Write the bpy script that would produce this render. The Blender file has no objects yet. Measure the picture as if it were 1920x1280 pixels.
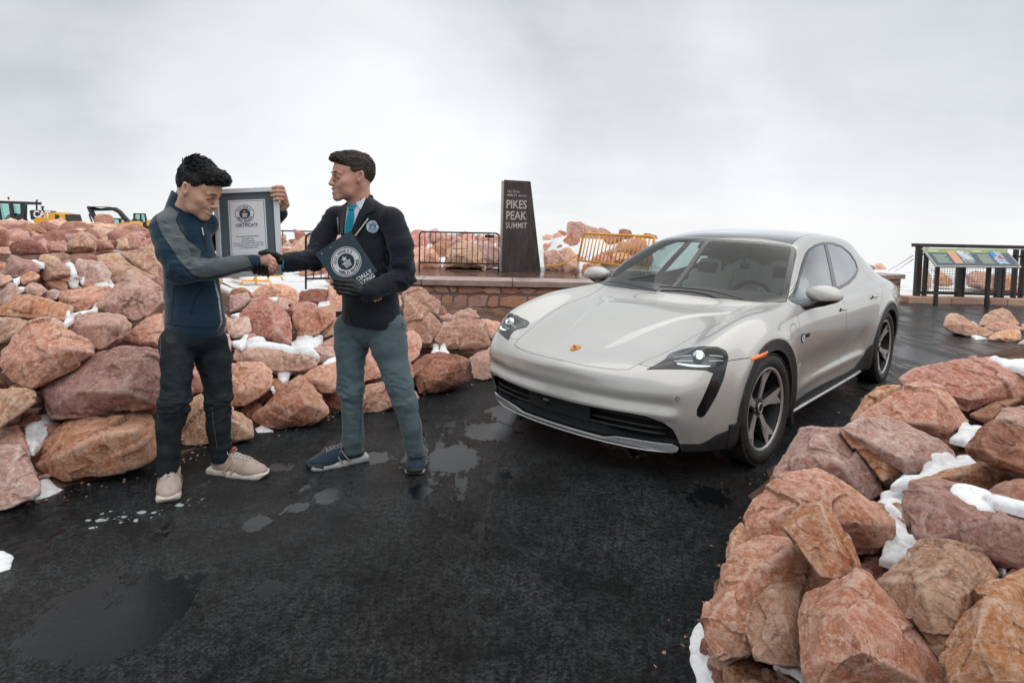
import bpy, bmesh, math, random, time
import numpy as np
from mathutils import Vector, Matrix, Euler
T0 = time.time()
SC = bpy.context.scene
COL = SC.collection
R = math.radians
# ------------------------------------------------------------------ camera
F, PIT, ROLL, CH, CY0 = 1149.7, R(3.4507), R(1.19), 1.505, 481.8
cam = bpy.data.objects.new('camera', bpy.data.cameras.new('camera')); COL.objects.link(cam); SC.camera = cam
cam.data.sensor_width = 36; cam.data.lens = F/1920*36
cam.data.shift_y = -158.2/1920
cam.data.clip_start = .05; cam.data.clip_end = 3000
CP, SP = math.cos(PIT), math.sin(PIT)
fwd = Vector((0, CP, -SP)); up0 = Vector((0, SP, CP)); rt0 = Vector((1, 0, 0))
cr, sr = math.cos(ROLL), math.sin(ROLL)
# image x axis (right) and image down axis in world
def cam_axes():
    # u (right0), v (down0) -> px = cx+u cr - v sr ; py = cy+u sr + v cr
    rx = rt0*cr + (-up0)*(-sr)      # direction whose px increases only
    dn = rt0*sr + (-up0)*cr
    return rx, dn
RX, DN = cam_axes()
cam.matrix_world = Matrix(((RX.x, -DN.x, -fwd.x, 0), (RX.y, -DN.y, -fwd.y, 0), (RX.z, -DN.z, -fwd.z, CH), (0, 0, 0, 1)))
CAMP = Vector((0, 0, CH))
SC.render.resolution_x, SC.render.resolution_y = 1024, 682
def ray(px, py):
    return (fwd*F + RX*(px-960) + DN*(py-CY0))/F
def at(px, py, d):
    """world point on pixel ray at forward depth d"""
    return CAMP + ray(px, py)*d
def gnd(px, py, z=0.0):
    r = ray(px, py); t = (z-CH)/r.z
    return CAMP + r*t
def proj(p):
    d = Vector(p)-CAMP; z = d.dot(fwd)
    return 960+F*d.dot(RX)/z, CY0+F*d.dot(DN)/z
SC.view_settings.view_transform = 'Standard'; SC.view_settings.look = 'None'
SC.view_settings.gamma = 1; SC.view_settings.use_curve_mapping = False
SC.view_settings.exposure = 0.28
SC.render.engine = 'CYCLES'
SC.cycles.max_bounces = 8; SC.cycles.diffuse_bounces = 3; SC.cycles.glossy_bounces = 4; SC.cycles.transmission_bounces = 6
SC.cycles.transparent_max_bounces = 12; SC.cycles.use_denoising = True
SC.cycles.caustics_reflective = False; SC.cycles.caustics_refractive = False

# ------------------------------------------------------------------ node helper
class NT:
    def __init__(s, tree): s.t = tree; s.n = tree.nodes; s.l = tree.links
    def add(s, typ, **kw):
        n = s.n.new(typ)
        for k, v in kw.items():
            if k == 'ins':
                for a, b in v.items():
                    sock = n.inputs[a]
                    if isinstance(b, bpy.types.NodeSocket): s.l.new(b, sock)
                    else: sock.default_value = b
            else: setattr(n, k, v)
        return n
    def noise(s, vec, scale, detail=4, rough=.5, dist=0., dim='3D'):
        n = s.add('ShaderNodeTexNoise', noise_dimensions=dim, ins={'Scale': scale, 'Detail': detail, 'Roughness': rough, 'Distortion': dist})
        if vec is not None: s.l.new(vec, n.inputs['Vector'])
        return n.outputs['Fac']
    def vor(s, vec, scale, feature='F1', rnd=1.0, out='Distance'):
        n = s.add('ShaderNodeTexVoronoi', feature=feature, ins={'Scale': scale, 'Randomness': rnd})
        if vec is not None: s.l.new(vec, n.inputs['Vector'])
        return n.outputs[out]
    def ramp(s, fac, stops, interp='LINEAR'):
        n = s.add('ShaderNodeValToRGB'); cr_ = n.color_ramp; cr_.interpolation = interp
        while len(cr_.elements) > len(stops): cr_.elements.remove(cr_.elements[-1])
        while len(cr_.elements) < len(stops): cr_.elements.new(.5)
        for e, (p, c) in zip(cr_.elements, stops):
            e.position = p; e.color = (c, c, c, 1) if not hasattr(c, '__len__') else tuple(c)+((1,) if len(c) == 3 else ())
        s.l.new(fac, n.inputs['Fac']); return n.outputs['Color']
    def mix(s, fac, a, b, mode='MIX'):
        n = s.add('ShaderNodeMix', data_type='RGBA', blend_type=mode)
        for i, v in ((0, fac), (6, a), (7, b)):
            if isinstance(v, bpy.types.NodeSocket): s.l.new(v, n.inputs[i])
            elif i == 0: n.inputs[0].default_value = v
            else: n.inputs[i].default_value = tuple(v)+((1,) if len(v) == 3 else ())
        return n.outputs[2]
    def math(s, op, a, b=0., c=0., clamp=False):
        n = s.add('ShaderNodeMath', operation=op); n.use_clamp = clamp
        for i, v in enumerate((a, b, c)):
            if isinstance(v, bpy.types.NodeSocket): s.l.new(v, n.inputs[i])
            else: n.inputs[i].default_value = v
        return n.outputs[0]
    def mapping(s, vec, loc=(0, 0, 0), rot=(0, 0, 0), scale=(1, 1, 1)):
        n = s.add('ShaderNodeMapping'); s.l.new(vec, n.inputs['Vector'])
        n.inputs['Location'].default_value = loc; n.inputs['Rotation'].default_value = rot; n.inputs['Scale'].default_value = scale
        return n.outputs[0]
    def bump(s, h, strength=.3, dist=.01, normal=None):
        n = s.add('ShaderNodeBump', ins={'Height': h, 'Strength': strength, 'Distance': dist})
        if normal is not None: s.l.new(normal, n.inputs['Normal'])
        return n.outputs[0]
def material(name, col=(.5, .5, .5), rough=.5, metal=0., spec=.5, coat=0., coat_rough=.03, emit=None, emit_s=0., trans=0., ior=1.45, alpha=1., sheen=0.):
    m = bpy.data.materials.new(name); m.use_nodes = True; nt = NT(m.node_tree)
    b = m.node_tree.nodes['Principled BSDF']
    b.inputs['Base Color'].default_value = tuple(col)+(1,)
    b.inputs['Roughness'].default_value = rough; b.inputs['Metallic'].default_value = metal
    b.inputs['Specular IOR Level'].default_value = spec; b.inputs['Coat Weight'].default_value = coat; b.inputs['Coat Roughness'].default_value = coat_rough
    b.inputs['Transmission Weight'].default_value = trans; b.inputs['IOR'].default_value = ior; b.inputs['Alpha'].default_value = alpha
    b.inputs['Sheen Weight'].default_value = sheen
    if emit: b.inputs['Emission Color'].default_value = tuple(emit)+(1,); b.inputs['Emission Strength'].default_value = emit_s
    m.diffuse_color = tuple(col)+(1,)
    return m, nt, b
def noisy(name, col, rough=.5, var=.25, scale=20, bump=.15, bscale=None, bdist=.003, **kw):
    """plain material with gentle colour + roughness noise and fine relief"""
    m, nt, b = material(name, col, rough, **kw)
    tc = nt.add('ShaderNodeTexCoord').outputs['Object']
    n = nt.noise(tc, scale, 6, .6)
    c1 = tuple(max(0, c*(1-var)) for c in col); c2 = tuple(min(1, c*(1+var)) for c in col)
    nt.l.new(nt.ramp(n, [(.3, c1), (.7, c2)]), b.inputs['Base Color'])
    nt.l.new(nt.math('MULTIPLY_ADD', n, .25, rough-.12, clamp=True), b.inputs['Roughness'])
    if bump: nt.l.new(nt.bump(nt.noise(tc, bscale or scale*8, 5, .6), bump, bdist), b.inputs['Normal'])
    return m
MATS = {}

# ------------------------------------------------------------------ object helpers
def tag(o, label=None, cat=None, group=None, kind=None):
    if label: o['label'] = label
    if cat: o['category'] = cat
    if group: o['group'] = group
    if kind: o['kind'] = kind
    return o
def empty(name, loc=(0, 0, 0), rz=0., label=None, cat=None, group=None):
    o = bpy.data.objects.new(name, None); COL.objects.link(o); o.location = loc; o.rotation_euler = (0, 0, rz); o.empty_display_size = .1
    return tag(o, label, cat, group)
def link(name, me, mat=None, parent=None, smooth=None):
    if mat is not None:
        for mm in (mat if isinstance(mat, (list, tuple)) else [mat]): me.materials.append(mm)
    o = bpy.data.objects.new(name, me); COL.objects.link(o)
    if parent is not None: o.parent = parent
    if smooth is not None: me.polygons.foreach_set('use_smooth', [smooth]*len(me.polygons))
    return o
def from_np(name, V, Fq, mat=None, parent=None, smooth=True):
    me = bpy.data.meshes.new(name); V = np.asarray(V, float)
    if isinstance(Fq, np.ndarray) and Fq.ndim == 2:
        k = Fq.shape[1]; n = len(Fq)
        me.vertices.add(len(V)); me.vertices.foreach_set('co', V.ravel())
        me.loops.add(n*k); me.loops.foreach_set('vertex_index', Fq.ravel().astype(np.int32))
        me.polygons.add(n); me.polygons.foreach_set('loop_start', np.arange(0, n*k, k, dtype=np.int32))
        me.update(calc_edges=True)
    else: me.from_pydata(V.tolist(), [], [list(f) for f in Fq])
    me.validate(); me.update()
    return link(name, me, mat, parent, smooth)
class MB:
    """bmesh collector"""
    def __init__(s): s.bm = bmesh.new()
    def add(s, verts, faces, M=None):
        vs = [s.bm.verts.new((M @ Vector(v)) if M else v) for v in verts]
        for f in faces:
            try: s.bm.faces.new([vs[i] for i in f])
            except ValueError: pass
        return s
    def box(s, c, size, M=None, bev=0., rot=None):
        x, y, z = [a/2 for a in size]; b = bmesh.new()
        bmesh.ops.create_cube(b, size=1); 
        for v in b.verts: v.co = Vector((v.co.x*size[0], v.co.y*size[1], v.co.z*size[2]))
        if bev: bmesh.ops.bevel(b, geom=b.edges[:], offset=bev, segments=2, profile=.6, affect='EDGES', clamp_overlap=True)
        MM = Matrix.Translation(c)
        if rot is not None: MM = MM @ Euler(rot).to_matrix().to_4x4()
        if M: MM = M @ MM
        s._merge(b, MM); return s
    def _merge(s, b, MM=None):
        b.verts.index_update(); mp = [s.bm.verts.new(MM @ v.co if MM else v.co) for v in b.verts]
        for f in b.faces:
            try: s.bm.faces.new([mp[v.index] for v in f.verts])
            except ValueError: pass
        b.free()
    def tube(s, pts, r, n=8, closed=False, caps=True, flat=1.0):
        pts = [Vector(p) for p in pts]; m = len(pts); rs = r if hasattr(r, '__len__') else [r]*m
        rings = []; pn = None
        for i, p in enumerate(pts):
            if closed: t = (pts[(i+1) % m]-pts[i-1]).normalized()
            else: t = (pts[min(i+1, m-1)]-pts[max(i-1, 0)]).normalized()
            if pn is None:
                a = Vector((0, 0, 1)) if abs(t.z) < .9 else Vector((1, 0, 0)); pn = t.cross(a).normalized()
            else: pn = (pn - t*pn.dot(t)).normalized()
            b = t.cross(pn)
            rings.append([s.bm.verts.new(p + (pn*math.cos(2*math.pi*k/n) + b*flat*math.sin(2*math.pi*k/n))*rs[i]) for k in range(n)])
        for i in range(m if closed else m-1):
            A, B = rings[i], rings[(i+1) % m]
            for k in range(n): s.bm.faces.new((A[k], A[(k+1) % n], B[(k+1) % n], B[k]))
        if caps and not closed: s.bm.faces.new(rings[0][::-1]); s.bm.faces.new(rings[-1])
        return s
    def lathe(s, prof, n=48, M=None, a0=0, a1=2*math.pi):
        """profile [(r, h)] round local Y axis"""
        full = abs(a1-a0-2*math.pi) < 1e-6; rings = []
        for k in range(n if full else n+1):
            a = a0+(a1-a0)*k/n; c, sn = math.cos(a), math.sin(a)
            rings.append([s.bm.verts.new((M @ Vector((r*c, h, r*sn))) if M else (r*c, h, r*sn)) for r, h in prof])
        for k in range(n):
            A, B = rings[k], rings[(k+1) % len(rings)]
            for i in range(len(prof)-1): s.bm.faces.new((A[i], A[i+1], B[i+1], B[i]))
        return s
    def prism(s, poly, h0, h1, M=None, bev=0.):
        """poly [(x,y)] extruded along local z"""
        b = bmesh.new(); lo = [b.verts.new((x, y, h0)) for x, y in poly]; hi = [b.verts.new((x, y, h1)) for x, y in poly]
        n = len(poly); b.faces.new(lo[::-1]); b.faces.new(hi)
        for i in range(n): b.faces.new((lo[i], lo[(i+1) % n], hi[(i+1) % n], hi[i]))
        bmesh.ops.recalc_face_normals(b, faces=b.faces[:])
        if bev: bmesh.ops.bevel(b, geom=b.edges[:], offset=bev, segments=1, profile=.5, affect='EDGES', clamp_overlap=True)
        s._merge(b, M); return s
    def build(s, name, mat, parent=None, smooth=None, recalc=True, weld=0., angle=None):
        if weld: bmesh.ops.remove_doubles(s.bm, verts=s.bm.verts[:], dist=weld)
        if recalc: bmesh.ops.recalc_face_normals(s.bm, faces=s.bm.faces[:])
        if angle is not None:
            for e in s.bm.edges:
                if len(e.link_faces) == 2 and e.calc_face_angle(0) > R(angle): e.smooth = False
            smooth = True
        me = bpy.data.meshes.new(name); s.bm.to_mesh(me); s.bm.free()
        return link(name, me, mat, parent, smooth if smooth is not None else False)
def copy_tree(o, parent=None, loc=None, rot=None):
    c = o.copy(); COL.objects.link(c); c.parent = parent
    for ch in list(o.children): copy_tree(ch, c)
    if loc is not None: c.location = loc
    if rot is not None: c.rotation_euler = rot
    return c
def catmull(pts, n=6, closed=False):
    P = [Vector(p) for p in pts]; m = len(P); out = []
    for i in range(m if closed else m-1):
        g = lambda k: P[k % m] if closed else P[max(0, min(m-1, k))]
        p0, p1, p2, p3 = g(i-1), g(i), g(i+1), g(i+2)
        for k in range(n):
            t = k/n
            out.append(.5*((2*p1)+(p2-p0)*t+(2*p0-5*p1+4*p2-p3)*t*t+(3*p1-p0-3*p2+p3)*t**3))
    if not closed: out.append(P[-1])
    return out
_fontc = {}
def text_obj(name, body, size, mat, parent=None, M=None, sx=1., bold=0., depth=.0, align='LEFT', space=1., res=3, shear=0.):
    c = bpy.data.curves.new(name, 'FONT'); c.body = body; c.size = size; c.extrude = depth; c.offset = bold; c.align_x = align
    c.space_character = space; c.resolution_u = res; c.shear = shear
    t = bpy.data.objects.new(name, c); COL.objects.link(t)
    dg = bpy.context.evaluated_depsgraph_get(); me = bpy.data.meshes.new_from_object(t.evaluated_get(dg))
    bpy.data.objects.remove(t)
    me.transform((M or Matrix.Identity(4)) @ Matrix.Diagonal((sx, 1, 1, 1)))
    me.materials.clear()
    return link(name, me, mat, parent, False)
def merge_objs(name, objs, parent=None):
    """join text meshes into the first (one print)"""
    bm = bmesh.new(); mats = []
    for o in objs:
        k = len(bm.faces); bm.from_mesh(o.data); bm.faces.ensure_lookup_table()
        m = o.data.materials[0]
        if m not in mats: mats.append(m)
        for f in bm.faces[k:]: f.material_index = mats.index(m)
    me = bpy.data.meshes.new(name); bm.to_mesh(me); bm.free()
    for o in objs: bpy.data.objects.remove(o)
    return link(name, me, mats, parent, False)
def frame_matrix(o, x, y):
    x = Vector(x).normalized(); z = x.cross(Vector(y)).normalized(); y = z.cross(x)
    return Matrix(((x.x, y.x, z.x, o[0]), (x.y, y.y, z.y, o[1]), (x.z, y.z, z.z, o[2]), (0, 0, 0, 1)))

# ------------------------------------------------------------------ SDF meshing (smooth unions -> one continuous surface)
import openvdb as vdb
class SDF:
    def __init__(s, lo, hi, h):
        s.lo = np.array(lo, float); s.h = h; s.n = np.ceil((np.array(hi)-s.lo)/h).astype(int)+1
        g = [s.lo[i]+h*np.arange(s.n[i]) for i in range(3)]
        s.X, s.Y, s.Z = [a.astype(np.float32) for a in np.meshgrid(*g, indexing='ij')]
        s.d = np.full(s.n, 1e3, np.float32)
    @staticmethod
    def smin(a, b, k):
        if k <= 0: return np.minimum(a, b)
        h = np.clip(.5+.5*(b-a)/k, 0, 1); return b+(a-b)*h-k*h*(1-h)
    def put(s, d, k=.01, op='add'):
        if op == 'add': s.d = s.smin(s.d, d, k)
        else: s.d = -s.smin(-s.d, d, k)      # subtract d
        return s
    def _sub(s, lo, hi): return None
    def cap(s, a, b, ra, rb):
        """tapered capsule distance"""
        a = np.array(a, float); b = np.array(b, float); ab = b-a; L = (ab**2).sum()+1e-12
        px, py, pz = s.X-a[0], s.Y-a[1], s.Z-a[2]
        t = np.clip((px*ab[0]+py*ab[1]+pz*ab[2])/L, 0, 1)
        return np.sqrt((px-t*ab[0])**2+(py-t*ab[1])**2+(pz-t*ab[2])**2)-(ra+(rb-ra)*t)
    def ell(s, c, r, rot=None):
        """ellipsoid; rot = 3x3 matrix whose columns are the local axes"""
        px, py, pz = s.X-c[0], s.Y-c[1], s.Z-c[2]
        if rot is not None:
            m = np.array(rot); px, py, pz = px*m[0, 0]+py*m[1, 0]+pz*m[2, 0], px*m[0, 1]+py*m[1, 1]+pz*m[2, 1], px*m[0, 2]+py*m[1, 2]+pz*m[2, 2]
        k0 = np.sqrt((px/r[0])**2+(py/r[1])**2+(pz/r[2])**2)+1e-6
        k1 = np.sqrt((px/r[0]**2)**2+(py/r[1]**2)**2+(pz/r[2]**2)**2)+1e-6
        return k0*(k0-1)/k1
    def ecap(s, a, b, ra, rb, sq, axis):
        """elliptic tapered capsule: flattened by factor sq along axis (world vector)"""
        ax = np.array(axis, float); ax /= np.linalg.norm(ax); X, Y, Z = s.X, s.Y, s.Z
        def q(p): p = np.array(p, float); return p+ax*(p@ax)*(1/sq-1)
        dd = (X*ax[0]+Y*ax[1]+Z*ax[2])*(1/sq-1)
        s.X, s.Y, s.Z = X+ax[0]*dd, Y+ax[1]*dd, Z+ax[2]*dd
        r = s.cap(q(a), q(b), ra, rb)*min(1, sq*1.2 if sq < 1 else 1)
        s.X, s.Y, s.Z = X, Y, Z
        return r
    def rbox(s, c, half, r, rot=None):
        px, py, pz = s.X-c[0], s.Y-c[1], s.Z-c[2]
        if rot is not None:
            m = np.array(rot); px, py, pz = px*m[0, 0]+py*m[1, 0]+pz*m[2, 0], px*m[0, 1]+py*m[1, 1]+pz*m[2, 1], px*m[0, 2]+py*m[1, 2]+pz*m[2, 2]
        q = [np.abs(p)-(hh-r) for p, hh in zip((px, py, pz), half)]
        return np.sqrt(sum(np.maximum(k, 0)**2 for k in q))+np.minimum(np.maximum(np.maximum(q[0], q[1]), q[2]), 0)-r
    def mesh(s, iso=0., adapt=0.):
        d = np.clip(s.d, -3*s.h, 3*s.h).astype(np.float32)
        for ax in range(3):
            sl = [slice(None)]*3
            for e in (0, -1): sl[ax] = e; d[tuple(sl)] = 3*s.h
        g = vdb.FloatGrid(3*s.h); g.copyFromArray(d, tolerance=1e-7)
        r = g.convertToQuads(iso)
        V, Q = r[0], r[-1]
        V = V*s.h+s.lo
        return V, Q[:, ::-1]
def vnoise(P, seed=0):
    """cheap smooth 3D value noise, P (n,3) -> (n,) in -1..1"""
    P = np.asarray(P, float); i = np.floor(P).astype(np.int64); f = P-i; f = f*f*(3-2*f); out = 0
    for dx in (0, 1):
        for dy in (0, 1):
            for dz in (0, 1):
                h = (i[:, 0]+dx)*374761393+(i[:, 1]+dy)*668265263+(i[:, 2]+dz)*2147483647+seed*1274126177
                h = (h ^ (h >> 13))*1274126177; h = (h ^ (h >> 16)) & 0xffffff
                w = (f[:, 0] if dx else 1-f[:, 0])*(f[:, 1] if dy else 1-f[:, 1])*(f[:, 2] if dz else 1-f[:, 2])
                out = out+w*(h/float(0xffffff)*2-1)
    return out
def fbm(P, oct=4, seed=0, gain=.5, ridged=False):
    s = 0; a = 1.; t = 0
    for o in range(oct):
        n = vnoise(P*2**o+17.3*o, seed+o)
        if ridged: n = 1-2*np.abs(n)
        s = s+a*n; t += a; a *= gain
    return s/t
# ------------------------------------------------------------------ world: overcast sky with low cloud
W = bpy.data.worlds.new('World'); SC.world = W; W.use_nodes = True
nt = NT(W.node_tree); bgn = W.node_tree.nodes['Background']
sky = nt.add('ShaderNodeTexSky', sky_type='NISHITA'); sky.sun_disc = False
SUN_EL, SUN_AZ = R(74), R(100)
sky.sun_elevation = SUN_EL; sky.sun_rotation = SUN_AZ; sky.altitude = 2000
tc = nt.add('ShaderNodeTexCoord').outputs['Generated']
sep = nt.add('ShaderNodeSeparateXYZ'); nt.l.new(tc, sep.inputs[0])
# project the direction on a cloud deck so that clouds stretch towards the horizon
zz = nt.math('ADD', nt.math('MAXIMUM', sep.outputs['Z'], 0.0), .22)
dv = nt.add('ShaderNodeCombineXYZ'); nt.l.new(nt.math('DIVIDE', sep.outputs['X'], zz), dv.inputs[0]); nt.l.new(nt.math('DIVIDE', sep.outputs['Y'], zz), dv.inputs[1])
c1 = nt.noise(dv.outputs[0], .55, 6, .52, .35)
c2 = nt.noise(nt.mapping(dv.outputs[0], (3.1, 1.7, 0), (0, 0, R(25)), (1, 2.2, 1)), 1.0, 8, .6, .6)
c3 = nt.noise(tc, 2.2, 7, .55, .2); cl = nt.math('ADD', nt.math('MULTIPLY', c1, .30), nt.math('ADD', nt.math('MULTIPLY', c2, .12), nt.math('MULTIPLY', c3, .58)))
cloud = nt.ramp(cl, [(.38, (.30, .325, .34)), (.46, (.50, .525, .54)), (.53, (.76, .78, .785)), (.60, (1.0, 1.0, .99))])
# near the horizon the cloud is thin and bright, overhead it is thicker
el = nt.ramp(sep.outputs['Z'], [(0.0, (.80, .82, .84)), (.12, (.76, .78, .80)), (.27, (.60, .625, .645)), (.42, (.46, .485, .50)), (.7, (.50, .52, .54))])
full = nt.mix(.40, cloud, el)
def glow(px, py, w, col, amt, src):
    dr = nt.add('ShaderNodeVectorMath', operation='DOT_PRODUCT'); nt.l.new(tc, dr.inputs[0]); dr.inputs[1].default_value = tuple(ray(px, py).normalized())
    g = nt.ramp(nt.math('ADD', dr.outputs['Value'], nt.math('MULTIPLY_ADD', c1, .10, -.05)), [(math.cos(w), 0), (1-(1-math.cos(w))*.35, amt*.7), (1., amt)], 'EASE')
    return nt.mix(g, src, col)
full = glow(640, 255, R(20), (1.08, 1.08, 1.06), .85, full); full = glow(1500, 300, R(26), (.88, .89, .895), .40, full)
full = glow(150, -60, R(38), (.42, .45, .47), .45, full); full = glow(1200, -150, R(24), (.50, .525, .54), .4, full); full = glow(1900, -60, R(20), (.42, .46, .49), .5, full)
hz = nt.ramp(sep.outputs['Z'], [(0.0, 0.65), (.05, .4), (.16, 0.0)])
full = nt.mix(hz, full, (.80, .815, .83))
sk = nt.mix(.10, (0, 0, 0), sky.outputs[0], 'MIX')
tot = nt.mix(1.0, full, nt.mix(1.0, sk, (.10, .10, .10), 'MULTIPLY'), 'ADD')
nt.l.new(tot, bgn.inputs['Color']); bgn.inputs['Strength'].default_value = .93
sun = bpy.data.objects.new('sun', bpy.data.lights.new('sun', 'SUN')); COL.objects.link(sun)
sun.data.energy = 1.5; sun.data.angle = R(100); sun.data.color = (1, .96, .9)
sd = Vector((math.sin(SUN_AZ)*math.cos(SUN_EL), math.cos(SUN_AZ)*math.cos(SUN_EL), math.sin(SUN_EL)))
sun.rotation_euler = sd.to_track_quat('Z', 'Y').to_euler()
# ================================================================== TERRAIN + BOULDERS
EDGE = [gnd(*p).to_2d() for p in ((-260, 1010), (0, 955), (290, 888), (480, 815), (640, 778), (780, 745), (900, 712))] + [Vector((.35, 6.6)), Vector((1.2, 8.4)), Vector((1.6, 8.95))]
PILE = [gnd(*p).to_2d() for p in ((1305, 1330), (1312, 1180), (1385, 1000), (1445, 890), (1590, 800), (1680, 722), (1800, 688))] + [Vector((5.6, 5.9)), Vector((6.6, 4.6)), Vector((6.0, 1.5)), Vector((4, 0.2)), Vector((1.2, .4))]
def poly_dist2(P, L, closed=False):
    d = np.full(len(P), 1e9)
    n = len(L)
    for i in range(n if closed else n-1):
        a = np.array(L[i]); b = np.array(L[(i+1) % n]); e = b-a; w = P-a; t = np.clip((w@e)/(e@e), 0, 1); q = w-t[:, None]*e
        d = np.minimum(d, np.sqrt((q**2).sum(1)))
    return d
LEFTP = [np.array(v) for v in EDGE]+[np.array((1.6, 9.28)), np.array((-2.7, 9.28)), np.array((-2.9, 10.2)), np.array((-3.4, 12)), np.array((-7, 16)), np.array((-30, 70)), np.array((-120, 110)), np.array((-120, -30)), np.array((-4, 1.2))]
PILEP = [np.array(v) for v in PILE]
def terrain(P):
    """ground height at (n,2) points"""
    P = np.asarray(P, float); h = np.zeros(len(P)); x, y = P[:, 0], P[:, 1]
    sl = poly_sd(P, LEFTP); ins = sl < 0; s = poly_dist2(P, EDGE)
    a = x/np.maximum(y, .5); hp = .85+(.12-.85)*np.clip((a+.60)/.16, 0, 1); c = np.maximum(hp, .46)
    rise = np.clip(s/2.3, 0, 1)**.85
    back = np.clip((s-2.4)/1.8, 0, 1); back = back*back*(3-2*back)
    hh = c*rise*(1-back)+hp*back
    hh = hh*np.clip(-sl/.9, 0, 1)**.7
    h = np.where(ins, hh, h)
    sp = poly_sd(P, PILEP); h = np.where(sp < 0, .50*np.clip(-sp/1.0, 0, 1)**.8, h)
    # rubble ridge behind the plaza
    r = np.clip((y-19.0)/1.5, 0, 1)*np.clip(1-(y-23)/3, 0, 1)*np.clip((x-.6)/1.0, 0, 1)*np.clip((9-x)/2., 0, 1)
    h = h+r*.9
    # far ground behind the summit falls gently away
    # the summit plateau breaks off into cloud beyond the rubble
    edge = np.where(x < -3.5, 34+.25*(-x), 27.0); r_ = np.hypot(x*.8, y)
    h = h-np.where(ins, np.clip(r_-21, 0, 40)*.035, 0)-np.clip(r_-np.where(x < -3.5, 62., 30.), 0, None)*.30-np.clip(-y-20, 0, None)*.1-np.clip(x-26, 0, None)*.3
    return h
def th(x, y): return float(terrain(np.array([[x, y]]))[0])
_dg = None
_tl = np.concatenate([np.arange(1.2, 14, .04), np.arange(14, 90, .3)])
def hit(px, py, off=0.):
    r = ray(px, py); P = np.array([[r.x*t, r.y*t] for t in _tl]); z = CH+r.z*_tl
    below = z < terrain(P)+off
    i = int(np.argmax(below)) if below.any() else len(_tl)-1
    return float(_tl[i])
def rock_material(name, c_lo, c_hi, vein, dark, seed):
    m, nt, b = material(name, c_lo, .82, spec=.35)
    tc = nt.add('ShaderNodeTexCoord').outputs['Object']; tc = nt.mapping(tc, (seed*3.1, seed*1.7, seed))
    geo = nt.add('ShaderNodeNewGeometry')
    big = nt.noise(tc, 2.6, 8, .66, .15); mid = nt.noise(tc, 8, 12, .76, .1); fine = nt.noise(tc, 34, 10, .80); grain = nt.noise(tc, 150, 6, .8)
    cell = nt.add('ShaderNodeTexVoronoi', ins={'Scale': 3.2}); nt.l.new(nt.mix(.12, tc, nt.noise(tc, 5, 6, .7)), cell.inputs['Vector'])
    cs = nt.add('ShaderNodeSeparateColor'); nt.l.new(cell.outputs['Color'], cs.inputs[0])
    t0 = nt.math('ADD', nt.math('MULTIPLY', nt.noise(tc, 4.5, 14, .82), .75), nt.math('MULTIPLY', cs.outputs[0], .25))
    col = nt.mix(nt.ramp(t0, [(.44, 0), (.56, 1)]), c_lo, c_hi)
    col = nt.mix(nt.math('MULTIPLY', nt.ramp(nt.noise(nt.mapping(tc, (5, 3, 1)), 13, 12, .82), [(.40, 1), (.47, 0)]), .6), col, dark)
    col = nt.mix(nt.math('MULTIPLY', nt.ramp(mid, [(.53, 0), (.62, 1)]), .45), col, dark)
    # pale bruises and broken crystal faces
    vz = nt.mapping(tc, (0, 0, 0), (.5, .3, .8), (1, 1, 2.4)); vn = nt.noise(vz, 6, 12, .80, .5)
    veins = nt.ramp(nt.math('ABSOLUTE', nt.math('SUBTRACT', vn, .5)), [(.0, 1), (.022, .3), (.05, 0)])
    pale = nt.math('MULTIPLY', nt.ramp(fine, [(.50, 0), (.54, 1)]), nt.ramp(mid, [(.40, 1), (.58, .25)]))
    col = nt.mix(nt.math('MULTIPLY', pale, .62), col, vein)
    col = nt.mix(nt.math('MULTIPLY', veins, .32), col, vein)
    edge = nt.ramp(geo.outputs['Pointiness'], [(.505, 0), (.54, .95)])  # edge highlights painted into the colour
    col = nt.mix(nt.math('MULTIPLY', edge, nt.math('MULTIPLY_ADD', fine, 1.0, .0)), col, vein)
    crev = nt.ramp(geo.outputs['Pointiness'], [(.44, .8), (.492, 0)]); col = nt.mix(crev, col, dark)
    spots = nt.ramp(nt.noise(tc, 60, 3, .5), [(.70, 0), (.76, 1)]); col = nt.mix(nt.math('MULTIPLY', spots, .5), col, (.02, .018, .018))
    hs = nt.add('ShaderNodeHueSaturation'); oi = nt.add('ShaderNodeObjectInfo')
    nt.l.new(nt.math('MULTIPLY_ADD', oi.outputs['Random'], .40, .93), hs.inputs['Value']); hs.inputs['Saturation'].default_value = 1.16; nt.l.new(nt.math('MULTIPLY_ADD', oi.outputs['Random'], .02, .49), hs.inputs['Hue'])
    nt.l.new(col, hs.inputs['Color']); nt.l.new(hs.outputs[0], b.inputs['Base Color'])
    nt.l.new(nt.ramp(big, [(.3, .62), (.7, .9)]), b.inputs['Roughness'])
    bm = nt.bump(mid, .9, .035); bm = nt.bump(fine, 1., .014, bm); bm = nt.bump(vn, .5, .02, bm); bm = nt.bump(grain, .8, .004, bm)
    nt.l.new(bm, b.inputs['Normal']); return m
_k = 1.2
def _br(c, kk): return tuple(min(.93, v*kk*t) for v, t in zip(c, (1.0, 1.02, 1.06)))
_rm = rock_material
def rock_material(n, a, b, v, d, s): return _rm(n, _br(a, 1.16), _br(b, 1.2), _br(v, 1.12), _br(d, .95), s)
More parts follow.
